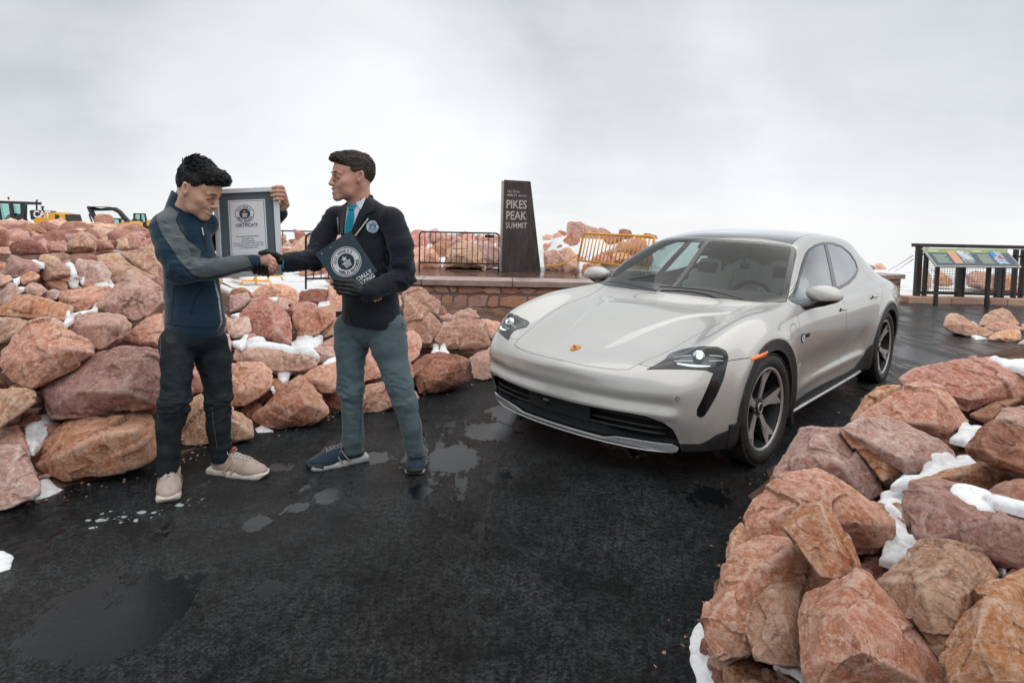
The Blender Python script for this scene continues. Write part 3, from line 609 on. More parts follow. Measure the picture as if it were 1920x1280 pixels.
BACK = [ # boulders behind the barriers, the sign and the fence: frame, outlines, depth, label, tones
 (TI, [([(510,260),(520,150),(550,110),(690,120),(850,180),(950,220),(990,290),(960,560),(820,640),(700,560),(560,500),(500,330)], 21.5, 'largest brown boulder on the skyline behind the yellow barrier', 3),
  ([(330,540),(450,400),(600,255),(650,320),(730,420),(720,560),(560,540),(400,580)], 20.5, 'pointed brown boulder in front of the largest skyline one', 4),
  ([(950,240),(1000,195),(1100,240),(1190,310),(1250,420),(1200,560),(1050,560),(960,400)], 22, 'dark split boulder right of the largest skyline one', 3),
  ([(1245,345),(1300,240),(1380,232),(1470,250),(1480,340),(1500,440),(1250,440)], 22, 'block boulder on the skyline above the yellow barrier', 4),
  ([(1590,360),(1660,290),(1780,325),(1860,330),(1880,440),(1600,450)], 23, 'small skyline boulder just left of the car roof', 4),
  ([(130,350),(190,315),(290,320),(270,400),(140,400)], 24, 'small skyline boulder right beside the summit sign', 0),
  ([(280,320),(380,280),(430,330),(400,420),(290,420)], 23.5, 'small upright skyline boulder, second from the summit sign', 0),
  ([(360,270),(400,245),(500,280),(500,340),(410,330)], 24, 'tiny skyline boulder beside the largest one', 4),
  ([(150,560),(330,540),(430,640),(460,760),(460,860),(300,885),(170,850),(150,640)], 18.6, 'sloping mauve boulder behind the rope at the foot of the sign', 3),
  ([(400,640),(500,500),(580,530),(680,640),(700,880),(600,915),(480,895),(460,740)], 18.2, 'tall tan boulder behind the left leg of the yellow barrier', 2),
  ([(710,905),(740,760),(900,740),(1010,760),(1010,905)], 18.2, 'low brown boulder below the yellow barrier beside the mirror', 4),
  ([(860,700),(900,640),(1000,600),(1150,640),(1200,760),(900,760)], 19, 'salmon boulder seen through the left bars of the yellow barrier', 0),
  ([(1220,520),(1300,430),(1450,440),(1500,500),(1440,600),(1240,580)], 20, 'grey-brown boulder seen through the right bars of the yellow barrier', 3),
  ([(1170,590),(1450,580),(1500,660),(1330,760),(1190,730)], 19, 'reddish boulder with a snow line behind the right half of the yellow barrier', 0),
  ([(140,480),(190,435),(260,470),(330,540),(150,560)], 21, 'small orange boulder behind the sign edge', 1),
  ([(230,440),(300,420),(360,480),(340,540),(260,520)], 21.5, 'small grey-tan boulder in the gap right of the sign', 2),
  ([(1480,460),(1700,430),(1720,560),(1520,580)], 21, 'pink boulder behind the right end of the yellow barrier', 5)]),
 (TK, [([(110,705),(110,560),(200,545),(290,570),(330,640),(340,705)], 18.5, 'salmon boulder behind the left end of the black barrier', 0),
  ([(335,700),(380,580),(450,520),(560,515),(620,580),(660,660),(650,705)], 18.3, 'wide tan boulder behind the middle of the black barrier', 2),
  ([(580,540),(660,500),(750,560),(800,690),(670,705),(600,620)], 18.6, 'tan-pink boulder behind the right end of the black barrier', 5),
  ([(95,450),(150,420),(220,430),(245,500),(230,560),(100,560)], 20.5, 'tall red boulder on the skyline beside the blazer shoulder', 0),
  ([(240,560),(330,500),(410,520),(420,610),(300,620)], 20, 'dark red boulder behind the left bars of the black barrier', 4),
  ([(440,460),(510,435),(570,460),(560,490),(450,490)], 26, 'tiny boulder on the skyline above the black barrier', 4),
  ([(700,470),(740,455),(790,465),(790,520),(700,510)], 26, 'tiny reddish boulder left of the summit sign', 0)]),
 (TJ, [([(545,575),(550,420),(590,365),(640,390),(675,460),(665,530),(640,580)], 14.5, 'tan boulder behind the left mesh bay of the fence', 2),
  ([(672,510),(700,420),(760,400),(820,440),(860,520),(800,535)], 15.5, 'rounded orange boulder in the middle of the left mesh bay', 1),
  ([(960,530),(1000,490),(970,430),(1050,395),(1200,430),(1250,560),(1100,555)], 15, 'broad tan boulder behind the middle mesh bay of the fence', 2),
  ([(1180,440),(1350,430),(1480,470),(1480,590),(1200,570)], 15, 'flat orange boulder behind the right mesh bay of the fence', 1),
  ([(1410,615),(1430,520),(1480,500),(1560,520),(1560,620)], 13.5, 'brown boulder at the right edge behind the fence', 2),
  ([(88,385),(95,335),(180,360),(185,390)], 19, 'tiny red boulder above the wall cap behind the car', 4),
  ([(180,390),(190,340),(240,335),(280,370),(285,392)], 19, 'small red block above the wall cap behind the car', 0)]),
 (sc_(400, 420, 7.385), [([(980,470),(1040,380),(1130,260),(1250,160),(1330,200),(1330,440),(1180,460),(1050,470)], 17.5, 'brown sloping boulder behind the post between the men', 2),
  ([(220,980),(250,900),(400,880),(520,920),(560,1000),(400,1034)], 8.6, 'low brown boulder just right of the navy jacket', 4)]),
]
UPPER = [ # row behind the snow strip at left
 ([(90,340),(180,300),(340,280),(450,330),(520,400),(520,440),(200,450),(110,435)], 'broad red-brown boulder behind the snow strip', 4), ([(505,350),(560,305),(640,310),(725,370),(725,415),(530,435)], 'rounded red boulder behind the snow strip', 0),
 ([(730,330),(860,230),(900,185),(950,240),(1050,330),(1050,405),(880,415),(735,405)], 'tall tan peaked boulder behind the snow strip', 2), ([(1040,400),(1060,290),(1130,260),(1210,310),(1260,395)], 'red boulder right of the tall tan peak', 0),
 ([(1260,400),(1290,310),(1380,265),(1425,395)], 'grey-tan boulder second right of the tall tan peak', 2), ([(1415,390),(1430,280),(1500,215),(1595,210),(1605,385)], 'square red boulder behind the shoulder of the navy jacket', 0),
 ([(-20,360),(-20,170),(60,180),(105,240),(95,365)], 'brown boulder at the left edge under the grader cab', 4), ([(-20,460),(-20,370),(90,370),(125,445)], 'reddish boulder at the left edge behind the snow strip', 0),
 ([(185,220),(200,140),(290,90),(355,180),(345,240),(240,245)], 'dark brown boulder right below the grader cab', 4), ([(300,120),(350,100),(500,180),(520,215),(400,220),(340,190)], 'brown boulder under the yellow engine hood', 4),
 ([(600,370),(600,300),(700,290),(740,330),(730,400)], 'small grey boulder left of the tall tan peak', 3), ([(840,180),(850,130),(915,105),(990,170),(960,210)], 'pointed brown boulder on the skyline left of the excavator', 4), ([(1600,380),(1590,280),(1650,260),(1700,300),(1700,390)], 'small red boulder at the back of the navy shoulder', 0)]
def hexa(cx, cy, w, h, sd=0):
    r = random.Random(sd+int(cx)); return [(cx+w/2*math.cos(a)*r.uniform(.82, 1.1), cy+h/2*math.sin(a)*r.uniform(.85, 1.1)) for a in np.linspace(0, 2*math.pi, 9)[:-1]]
def build_rocks():
    k = 0
    for fr, ol, rg, tone, lab, opt in ROCKS:
        ol = fr(ol) if fr else ol; rg = fr(rg) if fr else rg; k += 1
        grp = 'boulders of the right-hand pile' if fr is TG else ('boulders on the road island' if fr is TJ else 'boulders banked along the left of the asphalt')
        make_rock('boulder', ol, rg, tone, lab, grp, k*13+5, **opt)
    for fr, L in BACK:
        for ol, d, lab, tone in L:
            k += 1; make_rock('boulder', fr(ol), [], tone, lab, 'boulders beyond the barriers and the fence', k*17+3, depth=d, px_cell=1.6, tilt=.2)
    for ol, lab, tone in UPPER:
        k += 1; make_rock('boulder', TB(ol), [], tone, lab, 'boulders beyond the snow strip', k*11+2, off=.25, px_cell=1.7, tilt=.25)
    for cx, cy, w, h, tone in ((365, 560, 90, 60, 3), (330, 600, 80, 60, 0), (395, 610, 90, 60, 2), (345, 660, 90, 70, 1), (410, 650, 60, 60, 5), (360, 715, 90, 60, 0), (322, 760, 50, 70, 2), (325, 700, 40, 60, 3), (385, 525, 70, 40, 2), (330, 520, 70, 44, 4),
                            (655, 560, 70, 50, 0), (720, 570, 80, 60, 2), (660, 620, 80, 60, 3), (725, 630, 80, 60, 1), (650, 700, 60, 60, 0), (750, 700, 60, 70, 4), (700, 660, 60, 50, 5), (665, 745, 50, 50, 1), (760, 745, 50, 40, 2), (640, 520, 60, 40, 0)):
        k += 1; make_rock('boulder', hexa(cx, cy, w, h, k), [], tone, ('salmon', 'orange', 'tan', 'mauve', 'dark red', 'pink-grey')[tone]+' boulder mostly hidden behind the '+('jacket' if cy < 590 else 'hips' if cy < 675 else 'legs')+' of the man in '+('dark jeans' if cx < 500 else 'grey-blue trousers'), 'boulders hidden behind the two men', k*7, off=.08, px_cell=4)
    # rubble field beyond the left bank: a handful of rock shapes, each placed stone its own object
    protos = []
    for i in range(9):
        rnd = random.Random(900+i); pts = [Vector((rnd.gauss(0, 1), rnd.gauss(0, 1), rnd.gauss(0, 1))).normalized() for _ in range(13)]
        pts = [Vector((p.x*.62*rnd.uniform(.8, 1.1), p.y*.5, p.z*.42)) for p in pts]
        V, Q, N = rock_mesh(pts, .085, .03, 40+i); V[:, 2] -= V[:, 2].min(); me = bpy.data.objects; o = from_np('boulder', V, Q, RM[(0, 4, 1, 2, 3)[i % 5]], None, True); protos.append(o.data); bpy.data.objects.remove(o)
    rnd = random.Random(7); small = []
    def put(p, s, lab=None, grp=None, sc=None):
        mt = Matrix.LocRotScale(Vector(p), Euler((rnd.uniform(-.3, .3), rnd.uniform(-.3, .3), rnd.uniform(0, 6.28))), Vector(sc or (s*rnd.uniform(.8, 1.3), s, s*rnd.uniform(.7, 1.25)))); me = rnd.choice(protos)
        if lab: o = bpy.data.objects.new('boulder', me); COL.objects.link(o); o.matrix_world = mt; tag(o, lab, 'boulder', grp)
        else: small.append((me, mt))
    def scatter(px, py, size, off, lab=None, grp=None):
        d = hit(px, py, off); p = at(px, py, d); s = size*rnd.uniform(.6, 1.25)
        if th(p.x, p.y) < .03 and d < 9: return
        put((p.x, p.y, th(p.x, p.y)-.12*s), s, lab, grp)
    cn = {'salmon_granite': 'salmon', 'dark_red_granite': 'dark red', 'orange_granite': 'orange', 'tan_granite': 'tan', 'mauve_granite': 'mauve'}
    for i in range(150):
        px, py = rnd.uniform(-30, 330), 428+36*rnd.random(); st_ = rnd.getstate(); col_ = cn.get(protos[0].materials[0].name, ''); rnd.random(); rnd.setstate(st_)
        n0 = len(COL.objects); scatter(px, py, .62, 0., 'distant', 'boulders of the distant rubble field')
        if len(COL.objects) > n0:
            o = COL.objects[-1]; o['label'] = cn.get(o.data.materials[0].name, 'reddish')+' rubble-field boulder '+('on its skyline edge' if py < 437 else 'half way down' if py < 452 else 'just above the snow strip')+(', at the left edge' if px < 60 else ', below the yellow grader' if px < 150 else ', below the excavator' if px < 240 else ', beside the navy jacket')
    for i in range(80): scatter(rnd.uniform(425, 625), rnd.uniform(440, 520), .55, .0)
    for i in range(70): scatter(rnd.uniform(-20, 300), rnd.uniform(455, 476), .42, .0)
    for i in range(70): scatter(rnd.uniform(0, 300), rnd.uniform(490, 560), .26, .0)
    for i in range(420): scatter(rnd.uniform(-40, 900), rnd.uniform(560, 960), .10, .0)
    for i in range(260): scatter(rnd.uniform(1300, 1960), rnd.uniform(680, 1300), .075, .0)
    for i in range(30): p = at(rnd.uniform(1040, 1230), rnd.uniform(452, 505), rnd.uniform(19, 22)); put((p.x, p.y, max(0, p.z-.25)), rnd.uniform(.5, .9))
    for i in range(40): p = at(rnd.uniform(760, 945), rnd.uniform(440, 452), 24+rnd.random()*8); put((p.x, p.y, p.z-.3), rnd.uniform(.4, .8))
    for i in range(50): p = at(rnd.uniform(520, 760), rnd.uniform(438, 470), 24+rnd.random()*6); put((p.x, p.y, p.z-.3), rnd.uniform(.4, .8))
    # pebbles washed onto the asphalt along the foot of both banks
    for L, sg in ((EDGE, 1), (PILE, 1)):
        for i in range(230):
            k = rnd.randrange(len(L)-3); q = L[k].lerp(L[k+1], rnd.random()); r_ = abs(rnd.gauss(0, .09)); a = rnd.uniform(0, 6.28); put((q.x+r_*math.cos(a), q.y+r_*math.sin(a), .004), rnd.uniform(.006, .020))
    pp = np.array([tuple(v) for v in PILE])
    for i in range(420):
        x, y = rnd.uniform(1, 6.6), rnd.uniform(.3, 6.2)
        u_, v_ = proj((x, y, .4))
        if poly_sd(np.array([[x, y]]), pp)[0] < -.15 and (u_ > 1960 or v_ > 1300 or y < .6): put((x, y, th(x, y)-.08), rnd.uniform(.25, .55))
    bm = bmesh.new(); mats = []
    VV, QQ, MI, n = [], [], [], 0
    for me, mt in small:
        a = np.empty(len(me.vertices)*3); me.vertices.foreach_get('co', a); a = a.reshape(-1, 3)@np.array(mt)[:3, :3].T+np.array(mt.translation); q = np.empty(len(me.loops), np.int32); me.loops.foreach_get('vertex_index', q); q = q.reshape(-1, 4)
        m_ = me.materials[0]
        if m_ not in mats: mats.append(m_)
        VV.append(a); QQ.append(q+n); MI += [mats.index(m_)]*len(q); n += len(a)
    bm.free(); o = from_np('rubble', np.concatenate(VV), np.concatenate(QQ), mats, None, True); o.data.polygons.foreach_set('material_index', MI); tag(o, 'small loose stones and pebbles filling the gaps between the boulders', None, None, 'stuff')
SNOWP = [
 (TA, [(130,870),(200,790),(260,785),(290,830),(230,890),(170,945),(140,910)], {'off': .03}), (TA, [(175,1225),(205,1130),(260,1140),(320,1170),(250,1205)], {'off': .0}),
 (TB, [(660,1200),(780,1080),(900,1050),(1080,1030),(1040,1065),(850,1080),(720,1180)], {'off': .30}), (TB, [(320,500),(420,510),(475,530),(470,548),(350,520)], {'off': .25}), (TB, [(715,540),(800,545),(830,630),(800,645),(740,570)], {'off': .25}),
 (TB, [(760,750),(900,715),(925,725),(800,760)], {'off': .2}), (TB, [(1050,785),(1250,755),(1240,795),(1090,810)], {'off': .2}), (TB, [(145,700),(220,693),(170,728)], {'off': .25}), (TB, [(180,785),(260,785),(200,812)], {'off': .25}),
 (TC, [(160,515),(200,498),(280,488),(400,494),(560,520),(690,545),(715,575),(600,566),(400,556),(180,540)], {'off': .22, 'thick': .5}), (TC, [(500,480),(600,440),(670,435),(660,470),(740,460),(700,510),(640,530),(510,515)], {'off': .1}),
 (TC, [(725,655),(780,600),(850,580),(870,635)], {'off': .26}), (TC, [(60,470),(180,455),(130,515)], {'off': .2}), (TC, [(380,722),(540,712),(440,770)], {'off': .1}), (TC, [(235,1155),(290,1142),(370,1175),(250,1185)], {'off': .0}),
 (TC, [(700,210),(790,170),(800,220)], {'off': .1}), (TC, [(310,148),(400,138),(390,158)], {'off': .25}), (TC, [(55,268),(125,253),(110,280)], {'off': .15}), (TC, [(335,820),(365,800),(385,830),(350,850)], {'off': .15}),
 (TD, [(735,635),(775,540),(805,625)], {'off': .14}), (TD, [(805,615),(840,565),(908,645),(830,635)], {'off': .18}), (TD, [(1260,560),(1310,545),(1300,610),(1270,605)], {'off': .1}),
 (TH, [(1000,112),(1100,95),(1320,90),(1320,190),(1240,150),(1100,132)], {'off': .24}), (TH, [(690,705),(850,605),(990,630),(900,705),(860,742),(760,720)], {'off': .08}),
 (TH, [(230,1075),(300,1035),(420,1010),(520,940),(640,910),(740,905),(745,860),(850,865),(955,945),(900,985),(700,1015),(520,1040),(350,1060)], {'off': .10}), (TH, [(150,1140),(250,1110),(370,1080),(350,1245),(150,1260)], {'off': .1}),
 (TH, [(700,1170),(780,1120),(880,1115),(1000,1145),(1060,1200),(1040,1280),(820,1260),(730,1210)], {'off': .28}), (TH, [(980,1140),(1130,1170),(1320,1215),(1320,1260),(1060,1195)], {'off': .28}),
 (TG, [(755,620),(820,640),(870,690),(930,750),(850,815),(790,795),(840,720)], {'off': .06}), (TG, [(66,1110),(100,1050),(125,1060),(140,1180),(190,1220),(215,1320),(110,1320),(76,1190)], {'off': .0}), (TG, [(390,1230),(480,1212),(490,1280)], {'off': .05}), (TG, [(1222,872),(1255,858),(1245,905)], {'off': .12}),
 (None, [(-20,1040),(8,1040),(23,1052),(20,1072),(0,1078),(-20,1075)], {'off': 0}), (TJ, [(1010,972),(1090,975),(1145,990),(1050,1000)], {'off': 0}), (TJ, [(950,880),(1020,850),(1080,880),(1000,890)], {'off': 0}), (TI, [(1190,575),(1210,552),(1330,555),(1410,575),(1400,590)], {'depth': 18.2}), (TI, [(740,675),(800,650),(870,650),(790,680)], {'depth': 18.2}), (TI, [(390,575),(430,560),(445,590)], {'depth': 20}), (TJ, [(640,390),(700,350),(980,380),(970,430),(930,500),(860,500),(800,400),(700,420)], {'depth': 17}),
]
def fs_h(x, y, z0):
    ok, loc, n_, i_, ob, m_ = SC.ray_cast(_DG[0], Vector((x, y, z0+.16)), Vector((0, 0, -1)), distance=.5)
    return loc.z if ok else z0-.13
_DG = [None]
def build_snow():
    bpy.context.view_layer.update(); _DG[0] = bpy.context.evaluated_depsgraph_get()
    VV, QQ, n = [], [], 0; k = 0; VT, TT, nt_ = [], [], 0
    for fr, ol, opt in SNOWP:
        ol = fr(ol) if fr else ol; k += 1
        if 'depth' in opt: o = make_rock('snow', ol, [], 0, None, None, 500+k, mat=SNOW, amp=.55, k=.05, thick=.35, tilt=.2, lift_all=.12, px_cell=2.6, depth=opt['depth'], chips=0)
        else:
            n_ = len(ol); cx = sum(p[0] for p in ol)/n_; cy = sum(p[1] for p in ol)/n_; d = hit(cx, cy, opt.get('off', 0)); c = at(cx, cy, d); z0 = c.z
            pl = np.array([tuple(gnd(px, py, z0))[:2] for px, py in ol]); sz = float(np.sqrt(np.prod(pl.max(0)-pl.min(0)))); g_ = max(.006, 1.8*d/F); g_ = max(g_, sz/90); lo, hi = pl.min(0)-.06, pl.max(0)+.06
            X_ = np.arange(lo[0], hi[0]+g_, g_); Y_ = np.arange(lo[1], hi[1]+g_*1.5, g_*1.5); gx, gy = np.meshgrid(X_, Y_, indexing='ij'); P_ = np.stack([gx.ravel(), gy.ravel(), 0*gx.ravel()], 1); ii = np.arange(len(X_)*len(Y_)).reshape(len(X_), len(Y_))
            q_ = np.stack([ii[:-1, :-1].ravel(), ii[1:, :-1].ravel(), ii[1:, 1:].ravel(), ii[:-1, 1:].ravel()], 1); T_ = np.concatenate([q_[:, [0, 1, 2]], q_[:, [0, 2, 3]]]); S_ = Tri(P_, np.tile([0., 0, 1], (len(P_), 1)), T_)
            fs = lambda Z: poly_sd(Z[:, :2], pl)-.006+.010*fbm(np.stack([Z[:, 0]*16, Z[:, 1]*16, Z[:, 0]*0+k], 1), 3, k)
            S_.cut(fs); cc = S_.P[S_.T].mean(1); T_ = S_.T[fs(cc) < 0]
            if not len(T_): continue
            u_, inv = np.unique(T_, return_inverse=True); T_ = inv.reshape(-1, 3); P_ = S_.P[u_]; dd_ = np.clip(-fs(P_), 0, None); hgt = min(.04, .09*sz) if opt.get('off', 0) < .275 else .016
            B0 = np.array([[fs_h(x_, y_, z0) for y_ in Y_] for x_ in X_]) if len(X_)*len(Y_) < 9000 else np.full((len(X_), len(Y_)), z0)
            B0 = np.clip(B0, z0-.018, z0+.035)
            for _ in range(max(1, int(.03/g_))): B0[1:-1, 1:-1] = (B0[1:-1, 1:-1]*2+B0[:-2, 1:-1]+B0[2:, 1:-1]+B0[1:-1, :-2]+B0[1:-1, 2:])/6
            ix_ = np.clip(((P_[:, 0]-X_[0])/g_).round().astype(int), 0, len(X_)-1); iy_ = np.clip(((P_[:, 1]-Y_[0])/(g_*1.5)).round().astype(int), 0, len(Y_)-1); zb = B0[ix_, iy_]
            P_[:, 2] = zb-.004+hgt*np.sqrt(np.clip(dd_/(hgt*1.3), 0, 1))+.35*hgt*fbm(np.stack([P_[:, 0]*7, P_[:, 1]*7, P_[:, 0]*0+k*3], 1), 4, 3)*np.clip(dd_/.03, 0, 1)
            E2 = np.concatenate([T_[:, [0, 1]], T_[:, [1, 2]], T_[:, [2, 0]]]); _, inv, cn = np.unique(np.sort(E2, 1), axis=0, return_inverse=True, return_counts=True); B_ = E2[cn[inv.ravel()] == 1]; bv_ = np.unique(B_); mp = np.full(len(P_), -1); mp[bv_] = len(P_)+np.arange(len(bv_)); low = P_[bv_].copy(); low[:, 2] -= .02
            P_ = np.concatenate([P_, low]); T_ = np.concatenate([T_, np.stack([B_[:, 1], B_[:, 0], mp[B_[:, 0]]], 1), np.stack([B_[:, 1], mp[B_[:, 0]], mp[B_[:, 1]]], 1)])
            VT.append(P_); TT.append(T_+nt_); nt_ += len(P_); continue
        if o is None: continue
        me = o.data; a = np.empty(len(me.vertices)*3); me.vertices.foreach_get('co', a); a = a.reshape(-1, 3)+np.array(o.location)
        q = np.empty(len(me.loops), np.int32); me.loops.foreach_get('vertex_index', q); VV.append(a); QQ.append(q.reshape(-1, 4)+n); n += len(a); bpy.data.objects.remove(o)
    Va, Vb = np.concatenate(VV), np.concatenate(VT); Qa, Tb = np.concatenate(QQ), np.concatenate(TT)+len(Va)
    Ta = np.concatenate([Qa[:, [0, 1, 2]], Qa[:, [0, 2, 3]], Tb]); o = from_np('snow', np.concatenate([Va, Vb]), Ta, SNOW, None, True); tag(o, 'old snow lying in patches between and on the boulders', None, None, 'stuff')
    return o
def build_ground():
    # one sheet: fine near the camera, coarse to the horizon
    def axis(lo, hi, f0, f1, fine, grow):
        a = list(np.arange(f0, f1+1e-6, fine)); s = fine; x = f0
        L = []
        while x > lo: s *= grow; x -= s; L.append(x)
        s = fine; x = f1; Rr = []
        while x < hi: s *= grow; x += s; Rr.append(x)
        return np.array(L[::-1]+a+Rr)
    X = axis(-600, 600, -9, 9, .12, 1.18); Y = axis(-60, 1500, -1, 15, .12, 1.15)
    gx, gy = np.meshgrid(X, Y, indexing='ij'); P = np.stack([gx.ravel(), gy.ravel()], 1); z = terrain(P)
    near = np.abs(poly_dist2(P, EDGE))
    z += (z > .02)*.05*vnoise(np.stack([P[:, 0]*2.1, P[:, 1]*2.1, P[:, 0]*0], 1), 4)
    V = np.stack([P[:, 0], P[:, 1], z-.004], 1); nx, ny = len(X), len(Y); i = np.arange(nx*ny).reshape(nx, ny)
    Q = np.stack([i[:-1, :-1].ravel(), i[1:, :-1].ravel(), i[1:, 1:].ravel(), i[:-1, 1:].ravel()], 1)
    m, nt, b = material('stony_soil', (.12, .07, .05), .9); tc = nt.add('ShaderNodeTexCoord').outputs['Object']
    n1 = nt.noise(tc, 6, 8, .7); n2 = nt.noise(tc, .9, 5, .6, .5)
    soil = nt.ramp(n1, [(.3, (.04, .025, .02)), (.55, (.15, .085, .06)), (.75, (.28, .18, .14))])
    sp = nt.add('ShaderNodeSeparateXYZ'); nt.l.new(tc, sp.inputs[0])
    farm = nt.ramp(sp.outputs['Y'], [(0, 0), (1, 0)])
    # snow on the open flat ground beyond 8 m
    fy = nt.math('MULTIPLY', nt.math('SUBTRACT', sp.outputs['Y'], 9.6), .8, clamp=True)
    sn = nt.math('MULTIPLY', fy, nt.ramp(n2, [(.33, 0), (.40, 1)]))
    nt.l.new(nt.mix(sn, soil, (.76, .78, .80)), b.inputs['Base Color'])
    b.inputs['Specular IOR Level'].default_value = .15
    nt.l.new(nt.bump(nt.math('MULTIPLY', n1, nt.math('SUBTRACT', 1.05, sn)), .8, .03), b.inputs['Normal'])
    g = from_np('ground', V, Q, m, None, True); tag(g, kind='structure')
    # ---- asphalt: its own slightly raised sheet
    road = [tuple(v) for v in EDGE]+[(1.6, 9.33), (3.5, 10.0), (5.5, 11.1), (7.9, 12.3), (16.0, 12.4), (40, 12.4), (40, -25), (-40, -25), (-40, -2.), tuple(gnd(-700, 1100).to_2d())]
    A = axis(-30, 30, -3.2, 4.2, .035, 1.2) if False else None
    X = axis(-40, 40, -6, 9, .10, 1.25); Y = axis(-25, 13, 0, 13, .10, 1.25); gx, gy = np.meshgrid(X, Y, indexing='ij'); P = np.stack([gx.ravel(), gy.ravel()], 1)
    nx, ny = len(X), len(Y); i = np.arange(nx*ny).reshape(nx, ny); Q = np.stack([i[:-1, :-1].ravel(), i[1:, :-1].ravel(), i[1:, 1:].ravel(), i[:-1, 1:].ravel()], 1)
    sd = poly_sd(P, [np.array(p) for p in road])
    keep = (sd[Q] < .12).any(1); Q = Q[keep]
    z = .004+np.clip(-sd, 0, .3)*.02+.006*vnoise(np.stack([P[:, 0]*.8, P[:, 1]*.8, P[:, 0]*0], 1), 9)
    V = np.stack([P[:, 0], P[:, 1], z], 1); u, inv = np.unique(Q, return_inverse=True); V = V[u]; Q = inv.reshape(-1, 4)
    m, nt, b = material('wet_asphalt', (.02, .02, .02), .4)
    tc = nt.add('ShaderNodeTexCoord').outputs['Object']
    # tyre-swept water: streaks running along the road (towards the car)
    st = nt.mapping(tc, (0, 0, 0), (0, 0, R(52)), (1.0, .22, 1)); w1 = nt.noise(st, 1.7, 8, .62, .7); w2 = nt.noise(tc, 1.1, 5, .6, .4); w3 = nt.noise(st, 7.0, 8, .7, .5)
    wet = nt.math('ADD', nt.math('MULTIPLY', w1, .36), nt.math('ADD', nt.math('MULTIPLY', w2, .20), nt.math('ADD', nt.math('MULTIPLY', w3, .26), nt.math('MULTIPLY', nt.noise(tc, 9, 9, .72), .18))))
    sx = nt.add('ShaderNodeSeparateXYZ'); nt.l.new(tc, sx.inputs[0]); rgt = nt.math('MULTIPLY', nt.math('SUBTRACT', nt.math('ADD', sx.outputs['X'], nt.math('MULTIPLY', sx.outputs['Y'], .35)), 4.6), .8, clamp=True); ctr = nt.math('SUBTRACT', 1.0, nt.math('MULTIPLY', nt.math('ABSOLUTE', nt.math('ADD', nt.math('MULTIPLY', sx.outputs['X'], .79), nt.math('MULTIPLY_ADD', sx.outputs['Y'], -.61, 2.75))), 1.2), clamp=True)
    wet = nt.math('ADD', wet, nt.math('ADD', nt.math('MULTIPLY', rgt, .058), nt.math('MULTIPLY_ADD', ctr, .030, -.012)))
    sp_ = None
    for px, py, r_ in ((240, 1175, .40), (150, 1200, .25), (430, 1062, .06), (505, 1108, .09), (700, 862, .17), (860, 862, .22), (915, 810, .2), (960, 775, .25), (620, 935, .12), (780, 925, .10), (480, 985, .10), (560, 955, .08), (1330, 930, .22), (520, 880, .14)):
        c_ = gnd(px, py); dv_ = nt.add('ShaderNodeVectorMath', operation='DISTANCE'); nt.l.new(tc, dv_.inputs[0]); dv_.inputs[1].default_value = tuple(c_); q_ = nt.math('SUBTRACT', 1.0, nt.math('DIVIDE', dv_.outputs['Value'], r_), clamp=True)
        sp_ = q_ if sp_ is None else nt.math('MAXIMUM', sp_, q_)
    wet = nt.math('ADD', wet, nt.math('MULTIPLY', sp_, .16))
    grain = nt.noise(tc, 260, 5, .75); agg = nt.vor(tc, 210); midn = nt.noise(tc, 38, 6, .7)
    pud = nt.ramp(nt.math('ADD', wet, nt.math('MULTIPLY_ADD', nt.noise(tc, 30, 8, .75), .12, -.06)), [(.543, 0), (.556, 1)])           # standing film of water
    pale = nt.ramp(nt.math('ADD', nt.math('MULTIPLY', w3, .6), nt.math('MULTIPLY', midn, .4)), [(.56, 0), (.70, 1)])
    cg = nt.noise(tc, 75, 8, .8); patch = nt.noise(tc, 2.3, 8, .7); col = nt.mix(nt.ramp(nt.math('ADD', nt.math('MULTIPLY', grain, .3), nt.math('MULTIPLY', cg, .7)), [(.44, 0), (.57, 1)]), (.006, .009, .011), (.105, .124, .134)); col = nt.mix(nt.ramp(patch, [(.42, 0), (.60, .75)]), col, (.006, .008, .009))
    col = nt.mix(nt.math('MULTIPLY', pale, .5), col, (.13, .12, .11))
    gl_ = nt.ramp(nt.noise(tc, 95, 3, .6), [(.60, 0), (.66, 1)]); col = nt.mix(nt.math('MULTIPLY', gl_, .55), col, (.10, .105, .108)); chips = nt.ramp(nt.noise(tc, 60, 2, .5), [(.725, 0), (.74, 1)]); col = nt.mix(nt.math('MULTIPLY', chips, .55), col, (.25, .14, .10))  # light specks put aggregate glints into the colour; then pinkish stone chips
    brn = nt.ramp(nt.noise(nt.mapping(tc, (3, 1, 0), (0, 0, R(52)), (1, .10, 1)), 1.3, 4, .5), [(.50, 0), (.62, 1)]); col = nt.mix(nt.math('MULTIPLY', brn, .45), col, (.050, .036, .027))
    col = nt.mix(nt.ramp(midn, [(.40, .75), (.54, 0)]), col, (.006, .008, .009))
    col = nt.mix(nt.math('MULTIPLY', pud, .92), col, (.004, .005, .006))
    nt.l.new(col, b.inputs['Base Color'])
    rg = nt.ramp(wet, [(.40, .42), (.50, .30), (.535, .20), (.55, .05)]); rg = nt.math('ADD', rg, nt.math('MULTIPLY', grain, .10))
    nt.l.new(rg, b.inputs['Roughness']); nt.l.new(nt.math('MULTIPLY_ADD', rgt, .55, nt.math('MULTIPLY_ADD', ctr, .34, .13)), b.inputs['Specular IOR Level'])
    dry = nt.math('SUBTRACT', 1.0, nt.math('MULTIPLY', pud, .90))
    bh = nt.math('ADD', nt.math('MULTIPLY', agg, .5), nt.math('ADD', nt.math('MULTIPLY', grain, .5), nt.math('MULTIPLY', cg, 1.4)))
    b1 = nt.add('ShaderNodeBump', ins={'Distance': .028}); nt.l.new(nt.math('MULTIPLY', dry, .85), b1.inputs['Strength']); nt.l.new(bh, b1.inputs['Height'])
